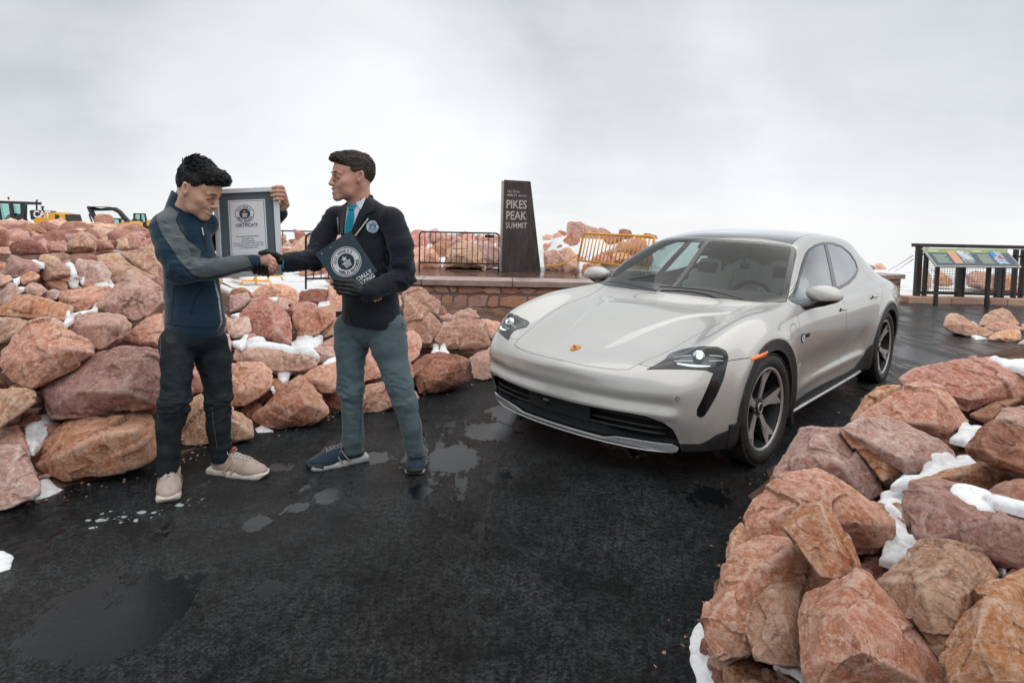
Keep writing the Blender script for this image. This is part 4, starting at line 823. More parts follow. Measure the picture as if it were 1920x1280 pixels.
    b2 = nt.add('ShaderNodeBump', ins={'Distance': .024}); nt.l.new(nt.math('MULTIPLY', dry, .6), b2.inputs['Strength']); nt.l.new(midn, b2.inputs['Height']); nt.l.new(b1.outputs[0], b2.inputs['Normal'])
    rp = nt.add('ShaderNodeBump', ins={'Distance': .03}); nt.l.new(nt.math('MULTIPLY', rgt, .35), rp.inputs['Strength']); nt.l.new(nt.noise(nt.mapping(tc, (0, 0, 0), (0, 0, 0), (1, 2.2, 1)), 5, 5, .6), rp.inputs['Height']); nt.l.new(b2.outputs[0], rp.inputs['Normal']); b3 = nt.bump(nt.noise(st, 14, 3), .08, .004, rp.outputs[0]); nt.l.new(b3, b.inputs['Normal'])
    r = from_np('road', V, Q, m, None, True); tag(r, kind='structure')
    # ---- plaza paving behind the wall: wet brown stone slabs
    m, nt, b = material('wet_paving', (.10, .05, .04), .12); tc = nt.add('ShaderNodeTexCoord').outputs['Object']
    n = nt.noise(tc, 3, 6, .6); nt.l.new(nt.ramp(n, [(.3, (.05, .025, .022)), (.7, (.16, .085, .065))]), b.inputs['Base Color']); nt.l.new(nt.ramp(nt.noise(tc, 1.2, 4), [(.4, .35), (.6, .05)]), b.inputs['Roughness'])
    pl = MB(); rnd = random.Random(3)
    p = empty('plaza'); tag(p, kind='structure')
    mesh_cache = []
    for iy in range(10):
        for ix in range(16):
            x = -2.6+ix*1.1+(iy % 2)*.5; y = 10.3+iy*.9
            if x < -2.2+(y-10)*-.1 or x > 7.2 or y < np.interp(x, [1.4, 3.5, 5.5, 7.85], [9.9, 10.7, 11.8, 13.0]): continue
            if len(mesh_cache) < 4:
                bb = MB(); bb.box((0, 0, 0), (1.09, .89, .06), bev=.008); o = bb.build('paving_slab', m, p); mesh_cache.append(o.data)
            else: o = bpy.data.objects.new('paving_slab', rnd.choice(mesh_cache)); COL.objects.link(o); o.parent = p
            o.location = (x, y, -.012+rnd.uniform(-.003, .003))
    return r

def build_slush():
    """ice crumbs, scraped slush and painted pale puddle streaks on the asphalt"""
    rnd = random.Random(5); mb = MB(); P_ = []
    for i in range(150):
        t = rnd.random(); px = 165+t*215+rnd.gauss(0, 8); py = 985-t*45+rnd.gauss(0, 7); P_.append((px, py, rnd.uniform(.005, .015)*(1.5 if rnd.random() < .15 else 1)))
    for i in range(14): P_.append((rnd.uniform(20, 500), rnd.uniform(900, 1000), rnd.uniform(.002, .004)))
    for px, py, s in P_:
        p = gnd(px, py, .008); b = bmesh.new(); bmesh.ops.create_icosphere(b, subdivisions=2, radius=1)
        sd = rnd.random()*50
        for v in b.verts: v.co *= 1+.45*float(vnoise(np.array([[v.co.x*1.6+sd, v.co.y*1.6, v.co.z*1.6]]))[0])
        mb._merge(b, Matrix.Translation(p) @ Matrix.Rotation(rnd.uniform(0, 6), 4, 'Z') @ Matrix.Diagonal((s*rnd.uniform(.8, 1.6), s, s*.45, 1)))
    ice, nt, b = material('ice', (.50, .55, .58), .2, spec=.5); ice.node_tree.nodes['Principled BSDF'].inputs['Transmission Weight'].default_value = .35
    o = mb.build('ice_crumbs', ice, None, True); tag(o, 'crumbs of ice scattered on the asphalt around the shoe of the man in jeans', None, None, 'stuff')
    mb = MB()
    for L, w in (([(38, 1092), (85, 1072), (130, 1056), (170, 1042)], .011), ([(52, 1094), (95, 1080), (140, 1063), (172, 1048)], .013), ([(62, 1085), (100, 1068), (118, 1062)], .006), ([(445, 1001), (470, 990), (498, 972), (516, 967)], .016), ([(455, 985), (478, 974), (490, 966)], .007), ([(530, 952), (575, 938), (625, 924), (668, 908)], .010), ([(560, 925), (620, 905), (680, 890)], .006), ([(212, 1030), (245, 1022), (265, 1006)], .008)):  # streaks near the middle paint a puddle's pale sheen in slush colour
        pts = catmull([gnd(px, py, .0075) for px, py in L], 8); mb.tube(pts, [w*(.25+.75*math.sin(math.pi*(i+.5)/len(pts)))*rnd.uniform(.6, 1.25) for i in range(len(pts))], 6, flat=.22)
    sl, nt, b = material('grey_slush_puddle', (.30, .29, .27), .5); tc = nt.add('ShaderNodeTexCoord').outputs['Object']; nt.l.new(nt.ramp(nt.noise(tc, 45, 5, .7), [(.4, (.10, .095, .09)), (.62, (.42, .41, .39))]), b.inputs['Base Color'])
    for v in mb.bm.verts: v.co.z = .0065+max(0, v.co.z-.0065)*.5
    o = mb.build('slush', sl, None, True); tag(o, 'thin streaks of scraped slush on the asphalt', None, None, 'stuff')
# ================================================================== WALL, SIGN, BARRIERS, FENCE, MACHINES
def paintm(name, col, rough=.4, **k): return noisy(name, col, rough, var=.12, scale=14, bump=.1, **k)
def build_wall():
    sm = [rock_material('wall_stone_a', (.34, .14, .09), (.46, .22, .145), (.66, .42, .32), (.16, .065, .045), 11), rock_material('wall_stone_b', (.38, .19, .135), (.46, .26, .19), (.66, .46, .38), (.18, .09, .065), 12)]
    mort = noisy('mortar', (.26, .20, .175), .9, scale=60, bump=.6, bdist=.004)
    capm, nt, b = material('cap_stone', (.36, .24, .21), .5); tc = nt.add('ShaderNodeTexCoord').outputs['Object']
    nt.l.new(nt.ramp(nt.noise(tc, 4, 8, .7), [(.3, (.30, .20, .17)), (.55, (.42, .30, .265)), (.75, (.54, .44, .40))]), b.inputs['Base Color']); nt.l.new(nt.bump(nt.noise(tc, 40, 6, .7), .5, .006), b.inputs['Normal']); nt.l.new(nt.ramp(nt.noise(tc, 2, 4), [(.4, .25), (.6, .65)]), b.inputs['Roughness'])
    path = [(-2.75, 9.32), (1.4, 9.37), (3.5, 10.02), (5.5, 11.12), (7.85, 12.32)]
    rnd = random.Random(21); H_ = .49
    wall = empty('stone_wall', (path[0][0], path[0][1], 0), 0, 'low red stone wall with flat cap slabs curving behind the car', 'wall'); W0 = Vector((path[0][0], path[0][1], 0))
    for (a, b_) in zip(path[:-1], path[1:]):
        a = Vector((*a, 0)); b_ = Vector((*b_, 0)); d = (b_-a); L = d.length; u = d/L; nrm = Vector((u.y, -u.x, 0))
        M = Matrix.Translation(a-W0) @ Matrix(((u.x, 0, nrm.x, 0), (u.y, 0, nrm.y, 0), (0, 1, 0, 0), (0, 0, 0, 1)))   # local x along, y up, z out
        c = MB(); c.prism([(-.02, 0), (L+.02, 0), (L+.02, H_), (-.02, H_)], -.42, -.018, M); c.build('mortar_core', mort, wall)
        rows = [0, .15, .33, H_]; rows = [0, rnd.uniform(.12, .22), rnd.uniform(.30, .38), H_]
        grid = []
        for r in range(3):
            xs = [0.]
            while xs[-1] < L-.14: xs.append(xs[-1]+rnd.uniform(.15, .44))
            xs[-1] = L; grid.append(xs)
        prevj = {}
        for r in range(3):
            z0, z1 = rows[r], rows[r+1]; xs = grid[r]; tp = [x+rnd.uniform(-.065, .065) if 0 < i < len(xs)-1 else x for i, x in enumerate(xs)]; bt = [x+rnd.uniform(-.065, .065) if 0 < i < len(xs)-1 else x for i, x in enumerate(xs)]
            for i in range(len(xs)-1):
                g = .011; j = lambda s_=.045: rnd.uniform(-s_, s_)
                split = (z1-z0 > .14 and rnd.random() < .15)
                P_ = [(bt[i]+g, z0+g+abs(j())), ((bt[i]+bt[i+1])/2, z0+g+abs(j(.01))), (bt[i+1]-g, z0+g+abs(j())), (tp[i+1]-g, z1-g-abs(j())), ((tp[i]+tp[i+1])/2, z1-g-abs(j(.008))), (tp[i]+g, z1-g-abs(j()))]
                if P_[2][0]-P_[0][0] < .05: continue
                s = MB(); s.prism(P_, -.06, rnd.uniform(-.004, .014), M, bev=.012)
                for v in s.bm.verts: v.co += nrm*rnd.uniform(-.004, .004)
                s.build('stone', sm[rnd.random() < .35], wall, False)
        # cap
        n = max(1, round(L/1.35)); 
        for i in range(n):
            x0, x1 = L*i/n, L*(i+1)/n; s = MB(); s.box(((x0+x1)/2, H_+.046, -.19), (x1-x0-.010, .088, .56), M, bev=.010); s.build('cap_slab', capm, wall)
    # kerb under the fence
    kerb = empty('stone_kerb', (8.0, 12.45, 0), 0, 'low brown stone kerb with patches of snow under the fence', 'kerb'); x = 0.
    while x < 7.5:
        w = rnd.uniform(.35, .95); s = MB(); s.box((x+w/2, 0, .06), (w-.012, .34, .135), bev=.015); s.build('kerb_stone', sm[1] if rnd.random() < .5 else capm, kerb); x += w
def build_sign():
    st, nt, b = material('weathered_steel', (.06, .05, .05), .45, metal=.35); tc = nt.add('ShaderNodeTexCoord').outputs['Object']
    n = nt.noise(nt.mapping(tc, (0, 0, 0), (0, 0, 0), (3, 3, .8)), 2.2, 9, .7, .5); nt.l.new(nt.ramp(n, [(.3, (.040, .033, .034)), (.55, (.075, .062, .060)), (.75, (.125, .105, .10))]), b.inputs['Base Color']); nt.l.new(nt.ramp(nt.noise(tc, 9, 6), [(.3, .35), (.7, .6)]), b.inputs['Roughness'])
    edge = noisy('sign_edge_stone', (.38, .35, .33), .6, var=.3, scale=9, bump=.4)
    let = material('sign_lettering', (.55, .50, .47), .4, metal=.3)[0]
    P0 = gnd(941, 511.5); s = empty('summit_sign', P0, R(20), 'tall tapering dark steel sign standing behind the low stone wall', 'sign')
    k = 17.2/F; Wb, Wt, Hh, th_ = .076*17.2*1.07*.93, .0545*17.2*.93*.98, 2.62, .28
    Wb, Wt = 76*k*1.06, 51.6*k*1.06
    mb = MB(); M = Matrix(((1, 0, 0, 0), (0, 0, 1, 0), (0, 1, 0, 0), (0, 0, 0, 1)))
    mb.prism([(0, 0), (Wb, 0), (Wt, Hh), (0.02, Hh+.01)], 0, th_*.16, M, bev=.004); mb.build('front_plate', st, s)
    mb = MB(); mb.prism([(.02, 0), (Wb-.004, 0), (Wt-.004, Hh-.01), (.03, Hh-.01)], th_*.17, th_, M, bev=.004); mb.build('stone_core', edge, s)
    def T(body, px, py, size, sx, bold, nm='lettering'):
        x = (px-943)*k*1.06; z = Hh*(1-(py-338)/174.)
        return text_obj(nm, body, size, let, s, Matrix(((1, 0, 0, x), (0, 0, -1, -.0055), (0, 1, 0, z), (0, 0, 0, 1))), sx=sx, bold=bold, depth=.003)
    T('PIKES', 948, 390, .335, .80, .005); T('PEAK', 948, 411, .335, .80, .005); T('SUMMIT', 948, 427.5, .235, .78, .0015)
    T('14,115', 949.5, 360.6, .095, 1.0, .001); T('FEET', 966, 360.6, .065, 1.05, .0005); T('4302.31', 949.5, 367.6, .095, 1.0, .001); T('METERS', 971.5, 367.6, .065, 1.05, .0005)
def barrier(name, label, cat, mat, L, H_, M, n=14, feet='flat', grp=None, plate=None, z0=.26, rb=.011, rf=.022, footmat=None):
    """crowd-control barrier. local x along, z up. origin at left foot"""
    b = empty(name, (0, 0, 0), 0, label, cat, grp); b.matrix_world = M
    f = MB(); c = .10
    arc = lambda cx, cz, a0, a1: [(cx+c*math.cos(a), 0, cz+c*math.sin(a)) for a in np.linspace(a0, a1, 6)]
    pts = [(0, 0, z0)]+arc(c, H_-c, math.pi, math.pi/2)+arc(L-c, H_-c, math.pi/2, 0)+[(L, 0, z0)]
    f.tube(pts+[(0, 0, z0)], rf, 8); f.build('frame', mat, b, True)
    for i in range(n):
        x = L*(i+1)/(n+1); t = MB(); t.tube([(x, 0, z0), (x, 0, H_)], rb, 6); t.build('bar', mat, b, True)
    for x in (0.0, L):
        t = MB(); t.tube([(x, 0, 0.02), (x, 0, z0+.05)], rf*.95, 8)
        if feet == 'flat': t.box((x, 0, .012), (.05, .52, .012))
        elif feet == 'arch': t.tube([(x, -.30, .0), (x, -.24, .10), (x, .24, .10), (x, .30, 0)], rf*.9, 8)
        t.build('foot', footmat or mat, b, True)
    if plate:
        t = MB(); t.box((L*.88, -.02, H_-.085), (.26, .008, .075)); p = t.build('name_plate', material('plate_black', (.01, .01, .011), .4)[0], b)
    return b
def build_barriers():
    blk = paintm('black_painted_steel', (.010, .012, .016), .35); yel = paintm('yellow_painted_steel', (.88, .42, .03), .4); gal = paintm('galvanised_steel', (.35, .35, .35), .4, metal=.6)
    a = gnd(786, 508.5); L = 149*a.y/F
    b = barrier('crowd_barrier', 'black steel crowd barrier on the plaza left of the summit sign', 'barrier', blk, L, 1.12, Matrix.Translation(a), 14, plate=True, z0=.25)
    t = MB()
    for z in (.44, .66): t.tube([(L*.42, 0, z), (L*.58, 0, z)], .008, 6)
    t.build('cross_brace', blk, b)
    c = gnd(573.5, 546); M = Matrix.Translation(c) @ Matrix.Rotation(R(26), 4, 'Z')
    barrier('crowd_barrier', 'black steel crowd barrier half hidden behind the man in the blazer', 'barrier', blk, 1.9, 1.15, M, 12, z0=.25)
    # yellow barrier leaning over, one end nearer
    p0 = at(1084, 488, 16.9); p1 = at(1215, 503, 14.4); q0 = at(1094.5, 437.5, 16.9)
    x = (p1-p0); Lx = x.length; x.normalize(); zz_ = (q0-p0); Hz = zz_.length; zz_.normalize(); y = zz_.cross(x).normalized(); z = x.cross(y)
    Mx = Matrix(((x.x, y.x, zz_.x, p0.x), (x.y, y.y, zz_.y, p0.y), (x.z, y.z, zz_.z, p0.z), (0, 0, 0, 1)))
    b = empty('crowd_barrier', (p0.x, p0.y, 0), 0, 'yellow steel crowd barrier leaning over behind the car bonnet', 'barrier'); Mi = Matrix.Translation(-Vector((p0.x, p0.y, 0))) @ Mx
    c_ = .09; f = MB(); arc = lambda cx, cz, a0, a1: [Mi @ Vector((cx+c_*math.cos(a), 0, cz+c_*math.sin(a))) for a in np.linspace(a0, a1, 6)]
    f.tube([Mi @ Vector((0, 0, 0))]+arc(c_, Hz-c_, math.pi, math.pi/2)+arc(Lx-c_, Hz-c_, math.pi/2, 0)+[Mi @ Vector((Lx, 0, 0)), Mi @ Vector((0, 0, 0))], .030, 8); f.build('frame', yel, b, True)
    for i in range(17):
        xx = Lx*(i+1)/18; t = MB(); t.tube([Mi @ Vector((xx, 0, 0)), Mi @ Vector((xx, 0, Hz))], .017, 6); t.build('bar', yel, b, True)
    for q, g_ in ((p0, gnd(1079, 518)), (p1, Vector((p1.x-.1, p1.y+.1, 0)))):
        t = MB(); o_ = Vector((p0.x, p0.y, 0)); t.tube([q-o_, g_-o_], .018, 8); t.tube([g_-o_+Vector((-.3, 0, .01)), g_-o_+Vector((.35, 0, .01))], .018, 6, flat=.4); t.build('foot', gal, b, True)
    a = gnd(480, 536); d = hit(480, 536, 0); a = at(480, 533, d); z_ = th(a.x, a.y); a.z = z_
    barrier('crowd_barrier', 'yellow crowd barrier whose arched foot shows below the framed certificate', 'barrier', yel, 1.1, 1.05, Matrix.Translation(a) @ Matrix.Rotation(R(100), 4, 'Z'), 6, feet='arch', z0=.22)
    rope = MB(); pts = catmull([at(1022, 497, 17.0), at(1040, 498, 17.0), at(1060, 492.5, 17), at(1086, 476, 16.9)], 5); rope.tube(pts, .018, 6); tag(rope.build('rope', yel, None, True), 'slack yellow rope tied between the summit sign and the leaning barrier', 'rope')
def build_fence():
    dk, nt, b = material('rusty_dark_steel', (.05, .045, .042), .55); tc = nt.add('ShaderNodeTexCoord').outputs['Object']
    nt.l.new(nt.ramp(nt.noise(tc, 5, 8, .7), [(.35, (.035, .036, .038)), (.6, (.06, .05, .045)), (.78, (.17, .08, .045))]), b.inputs['Base Color'])
    wire = material('mesh_wire', (.10, .095, .09), .5, metal=.5)[0]
    X = lambda px: (px-960)/F*12.62
    fx0 = X(1716); y = 12.5; f = empty('mesh_fence', (fx0, y, .12), 0, 'dark rusty steel fence with square wire mesh above the stone kerb', 'fence')
    posts = [(1716, .10), (1730, .05), (1793, .09), (1800.5, .04), (1866, .085), (1874, .05), (1896, .05), (1910, .05), (1960, .09), (2040, .09)]
    for px, w in posts:
        t = MB(); t.box((X(px)-fx0, 0, .50), (w, .10, 1.0 if px != 1716 else 1.04), bev=.004); t.build('post', dk, f)
    L = X(2040)-fx0
    t = MB(); t.box((L/2-.05, 0, 1.045), (L+.15, .13, .07), bev=.006); t.build('top_rail', dk, f)
    t = MB(); t.box((L/2, 0, .075), (L, .05, .06), bev=.004); t.build('bottom_rail', dk, f)
    t = MB(); t.box((L/2, 0, .86), (L, .035, .035), bev=.004); t.build('upper_rail', dk, f)
    for a, b_ in ((1730, 1793), (1800.5, 1866), (1874, 1960), (1960, 2040)):
        t = MB(); x0, x1 = X(a)-fx0+.03, X(b_)-fx0-.03; n = int((x1-x0)/.052)
        for i in range(n+1):
            xx = x0+(x1-x0)*i/n; t.tube([(xx, .01, .10), (xx, .01, .86)], .0032, 4)
        for k in range(15): z = .11+k*.052; t.tube([(x0, .014, z), (x1, .014, z)], .0032, 4)
        w = t.build('wire_mesh', wire, f); w['kind'] = 'stuff'
    # information panel
    TL, TR, BR, BL = at(1728.6, 464.4, 12.15), at(1885, 466, 12.15), at(1898.5, 497.6, 11.75), at(1742, 498.3, 11.75)
    o_ = (BL+BR)/2; o_.z = 0; p = empty('information_panel', o_, 0, 'tilted information board with pictures and a green heading strip in front of the fence', 'sign')
    u = (TR-TL); v = (BL-TL); w_, h_ = u.length, v.length; M = Matrix.Translation(-o_) @ frame_matrix(TL, u, -v)     # local x right, y up (0..-h), z normal
    fr = MB(); fr.prism([(0, 0), (w_, 0), (w_, -h_), (0, -h_)], -.035, 0, M, bev=.006); fr.build('frame', noisy('aluminium_frame', (.45, .43, .40), .4, bump=0, metal=.4), p)
    def rect(nm, x0, x1, y0, y1, mat, z, par=p):
        t = MB(); t.prism([(x0*w_, -y0*h_), (x1*w_, -y0*h_), (x1*w_, -y1*h_), (x0*w_, -y1*h_)], z-.0012, z, M); return t.build(nm, mat, par)
    C = lambda n_, c: material(n_, c, .35, coat=.3)[0]
    fld = rect('printed_field', .018, .982, .05, .95, C('panel_navy', (.025, .055, .085)), .002)
    rect('heading_strip', .018, .982, .05, .27, C('panel_green', (.22, .30, .09)), .0032, fld)
    rect('heading_line', .05, .17, .13, .21, C('panel_pale', (.5, .55, .3)), .0045, fld); rect('heading_line', .57, .68, .13, .21, bpy.data.materials['panel_pale'], .0045, fld)
    rect('text_block', .055, .235, .32, .86, C('panel_blue', (.05, .10, .15)), .0045, fld); rect('map', .255, .355, .16, .84, C('panel_orange', (.60, .30, .16)), .006, fld)
    ph, nt, b = material('panel_photo', (.3, .33, .35), .3); tc = nt.add('ShaderNodeTexCoord').outputs['Object']; nt.l.new(nt.ramp(nt.noise(tc, 5, 6, .7), [(.35, (.03, .035, .04)), (.5, (.30, .33, .36)), (.6, (.62, .66, .70))]), b.inputs['Base Color'])
    rect('photo', .37, .51, .16, .84, ph, .006, fld); rect('text_block', .575, .735, .32, .88, C('panel_blue2', (.07, .11, .13)), .0045, fld)
    pc, nt, b = material('panel_picture', (.1, .3, .6), .3); tc = nt.add('ShaderNodeTexCoord').outputs['Object']; nt.l.new(nt.ramp(nt.noise(tc, 9, 3, .5), [(.40, (.03, .22, .52)), (.52, (.55, .62, .66)), (.60, (.30, .10, .08))]), b.inputs['Base Color'])
    rect('picture', .755, .885, .17, .85, pc, .006, fld)
    for k in range(7):
        rect('text_line', .065, .225-.02*(k % 3), .38+.065*k, .40+.065*k, bpy.data.materials['panel_pale'], .0058, fld); rect('text_line', .585, .725-.02*(k % 2), .38+.065*k, .40+.065*k, bpy.data.materials['panel_pale'], .0058, fld)
    for q in (.18, .80):
        c = TL.lerp(TR, q).lerp(BL.lerp(BR, q), .45); t = MB(); t.box((c.x-o_.x, c.y-o_.y+.05, c.z/2-.02), (.06, .06, c.z-.03), bev=.004); t.build('leg', dk, p)
    # cables running down to the left of the fence
    for i, (a, b_) in enumerate((((1712, 479), (1676, 501)), ((1712, 486), (1686, 503)))):
        t = MB(); A, B = at(*a, 12.7), at(*b_, 15.5); t.tube([A, A.lerp(B, .5)-Vector((0, 0, .01)), B+(B-A)*.4], .009, 5); tag(t.build('cable', material('pale_cable', (.5, .46, .42), .6)[0], None, True), ['upper', 'lower'][i]+' pale cable slanting from the first fence post down behind the wall', 'cable')
def pxprism(mb, poly, d, thick, o, bev=.0):
    """polygon seen at depth y = d, extruded away from the camera by its real thickness"""
    pts = [at(px, py, d) for px, py in poly]; M = Matrix(((1, 0, 0, -o.x), (0, 0, 1, d-o.y), (0, 1, 0, -o.z), (0, 0, 0, 1)))
    mb.prism([(p.x, p.z) for p in pts], 0, thick, M, bev)
def build_machines():
    yel = paintm('machine_yellow', (.72, .34, .03), .4); blk = paintm('machine_black', (.018, .022, .024), .45); tyre = paintm('machine_tyre', (.02, .02, .02), .8); gl = glass_mat('machine_glass', (.55, .78, .74), k=2.0)
    wht = material('machine_decal_white', (.75, .75, .75), .4)[0]; red = material('machine_decal_red', (.5, .04, .03), .4)[0]; teal = material('cab_inside', (.30, .48, .46), .6)[0]
    def th_at(px, d): p = at(px, 425, d); return th(p.x, p.y)
    # 1 motor grader
    d = 40.; o = at(60, 440, d); o.z = th(o.x, o.y); g = empty('motor_grader', o, 0, 'yellow grader with black cab and engine hood, nearest machine at far left', 'construction machine')
    S = lambda L: [(x/5.333, 330+y/5.333) for x, y in L]
    cab = [(-30, 250), (250, 262), (272, 290), (262, 420), (275, 460), (180, 492), (-30, 490)]
    c = MB(); pxprism(c, S([(-30, 246), (255, 256), (255, 285), (-30, 275)]), d, 1.5, o, .02); c.build('cab_roof', blk, g)
    for q in ([(250, 262), (272, 290), (262, 420), (250, 420)], [(95, 280), (130, 280), (150, 470), (110, 470)], [(-30, 470), (262, 420), (275, 460), (180, 495), (-30, 500)], [(-30, 270), (-5, 270), (20, 480), (-30, 490)], [(210, 285), (250, 270), (262, 430), (200, 470), (150, 475), (150, 395), (185, 390), (212, 370)]):
        c = MB(); pxprism(c, S(q), d, .12, o, .01); c.build('cab_frame', blk, g)
    c = MB(); pxprism(c, S([(0, 278), (215, 290), (215, 400), (0, 480)]), d+.15, .02, o); c.build('cab_window', gl, g)
    c = MB(); c.lathe([(0, 0), (.05, .02), (.05, .2), (0, .22)], 10, Matrix.Translation(at(16, 375, d+.5)-o) @ Matrix.Rotation(R(90), 4, 'X')); c.build('beacon', red, g)
    c = MB(); pxprism(c, S([(300, 345), (330, 340), (440, 350), (420, 410), (340, 430), (310, 440)]), d, 1.2, o, .03); c.build('hood_front', blk, g)
    c = MB(); pxprism(c, S([(335, 430), (410, 405), (450, 360), (560, 365), (655, 385), (690, 470), (690, 520), (340, 520)]), d-.05, 1.3, o, .04); h = c.build('engine_hood', yel, g)
    c = MB(); pxprism(c, S([(655, 385), (670, 382), (695, 470), (700, 520), (680, 520), (660, 460)]), d-.06, 1.3, o, .01); c.build('radiator_guard', blk, g)
    c = MB(); pxprism(c, S([(690, 470), (715, 450), (745, 490), (745, 520), (695, 520)]), d, 1.0, o, .02); c.build('rear_ripper', yel, g)
    for q in ([(555, 388), (592, 390), (592, 440), (555, 440)], [(560, 455), (595, 455), (595, 470), (560, 470)]): c = MB(); pxprism(c, S(q), d-.08, .04, o); c.build('louvre', blk, h)
    c = MB(); a = at(69, 395, d+.5)-o; c.tube([a, a+Vector((0, 0, .62)), a+Vector((.06, 0, .72))], .05, 8); c.build('exhaust_stack', blk, g)
    c = MB(); a = at(80, 397, d+.5)-o; c.tube([a, a+Vector((0, 0, .28))], .06, 8); c.tube([a+Vector((0, 0, .28)), a+Vector((0, 0, .36))], .11, 10); c.build('air_intake', blk, g)
    p = at(63.2, 407.5, d-.06)-o; text_obj('lettering', 'CAT', .62, wht, h, Matrix(((1, 0, 0, p.x), (0, 0, -1, p.y-.03), (0, 1, 0, p.z), (0, 0, 0, 1))), sx=.9, bold=.02, depth=.01)
    c = MB(); pxprism(c, S([(418, 405), (440, 385), (445, 400), (425, 418)]), d-.09, .02, o); c.build('red_decal', red, h)
    for px in (15, 75, 110):
        c = MB(); w = at(px, 440, d)-o; c.lathe([(.2, -.2), (.62, -.2), (.68, -.1), (.68, .1), (.62, .2), (.2, .2)], 20, Matrix.Translation((w.x, .6, .66))); c.build('wheel', tyre, g, True)
    # 2 excavator
    d = 48.; o = at(215, 440, d); o.z = th(o.x, o.y); g = empty('excavator', o, 0, 'excavator with raised black boom and arm on the skyline behind the rubble', 'construction machine')
    c = MB(); pxprism(c, S([(878, 305), (905, 330), (1000, 325), (1110, 312), (1150, 315), (1195, 345), (1285, 450), (1250, 465), (1180, 370), (1130, 345), (1000, 348), (930, 350)]), d, .35, o, .02); c.build('boom', blk, g)
    c = MB(); pxprism(c, S([(872, 310), (890, 303), (925, 350), (975, 465), (970, 485), (955, 480), (925, 420), (900, 380)]), d-.05, .3, o, .02); c.build('arm', blk, g)
    c = MB(); a, b_ = at(167, 402, d)-o, at(175, 423, d)-o; c.tube([a, b_], .06, 6); c.build('arm_cylinder', blk, g); c = MB(); a, b_ = at(163.7, 387.4, d)-o, at(208, 388.5, d)-o; c.tube([a, b_], .05, 6); c.build('boom_cylinder', material('steel_rod', (.5, .5, .5), .3, metal=1.)[0], g)
    c = MB(); pxprism(c, S([(955, 465), (1005, 450), (1000, 480), (970, 500), (940, 490)]), d-.1, .9, o, .02); c.build('bucket', blk, g)
    for q in ([(1050, 420), (1235, 424), (1235, 436), (1050, 432)], [(1055, 420), (1072, 420), (1082, 495), (1058, 495)], [(1185, 424), (1205, 424), (1215, 495), (1195, 495)], [(1058, 480), (1215, 480), (1215, 500), (1058, 500)]): c = MB(); pxprism(c, S(q), d+.2, .12, o, .01); c.build('cab_frame', blk, g)
    c = MB(); pxprism(c, S([(1070, 430), (1230, 432), (1225, 490), (1070, 490)]), d+.35, .02, o); c.build('cab_window', gl, g)
    c = MB(); pxprism(c, S([(1180, 475), (1260, 450), (1295, 465), (1295, 520), (1180, 520)]), d, 1.8, o, .04); c.build('counterweight', yel, g)
    c = MB(); pxprism(c, S([(1000, 515), (1290, 515), (1290, 560), (1000, 560)]), d, 2.4, o, .1); c.build('track', tyre, g)
    # 3 loader
    d = 53.; o = at(262, 440, d); o.z = th(o.x, o.y); g = empty('wheel_loader', o, 0, 'small loader with upright black cab just left of the navy jacket', 'construction machine')
    for q in ([(1338, 372), (1456, 374), (1456, 384), (1338, 382)], [(1338, 375), (1352, 375), (1348, 470), (1330, 475)], [(1400, 376), (1412, 376), (1412, 470), (1400, 470)], [(1446, 376), (1456, 376), (1475, 470), (1455, 470)], [(1320, 460), (1480, 460), (1480, 500), (1300, 500)]): c = MB(); pxprism(c, S(q), d, .12, o, .01); c.build('cab_frame', blk, g)
    c = MB(); pxprism(c, S([(1345, 380), (1452, 380), (1460, 465), (1340, 465)]), d+.2, .02, o); c.build('cab_window', gl, g)
    c = MB(); pxprism(c, S([(1465, 440), (1500, 450), (1515, 500), (1465, 500)]), d-.05, 1.3, o, .03); c.build('engine_hood', yel, g)
    c = MB(); pxprism(c, S([(1290, 460), (1330, 430), (1345, 440), (1320, 490), (1290, 500)]), d-.05, 1.3, o, .02); c.build('lift_arm', blk, g)
    for px in (250, 275): c = MB(); w = at(px, 440, d)-o; c.lathe([(.2, -.2), (.62, -.2), (.68, -.1), (.68, .1), (.62, .2), (.2, .2)], 20, Matrix.Translation((w.x, .6, .66))); c.build('wheel', tyre, g, True)
    # thin dark railing on the horizon between the men
    t = MB(); t.tube([at(517, 432.5, 30), at(608, 434.5, 30), at(790, 438, 30)], .035, 5)
    for px in (530, 560, 590, 640, 700, 760): a = at(px, 433.5+(px-540)*.02, 30); t.tube([a, a-Vector((0, 0, .9))], .03, 5)
    tag(t.build('railing', blk, None), 'thin dark railing along the skyline between the two men', 'railing')
# ================================================================== CAR
CAR_POS, CAR_YAW = (0.9285, 4.4745, 0), R(-133.80)
NX = 12
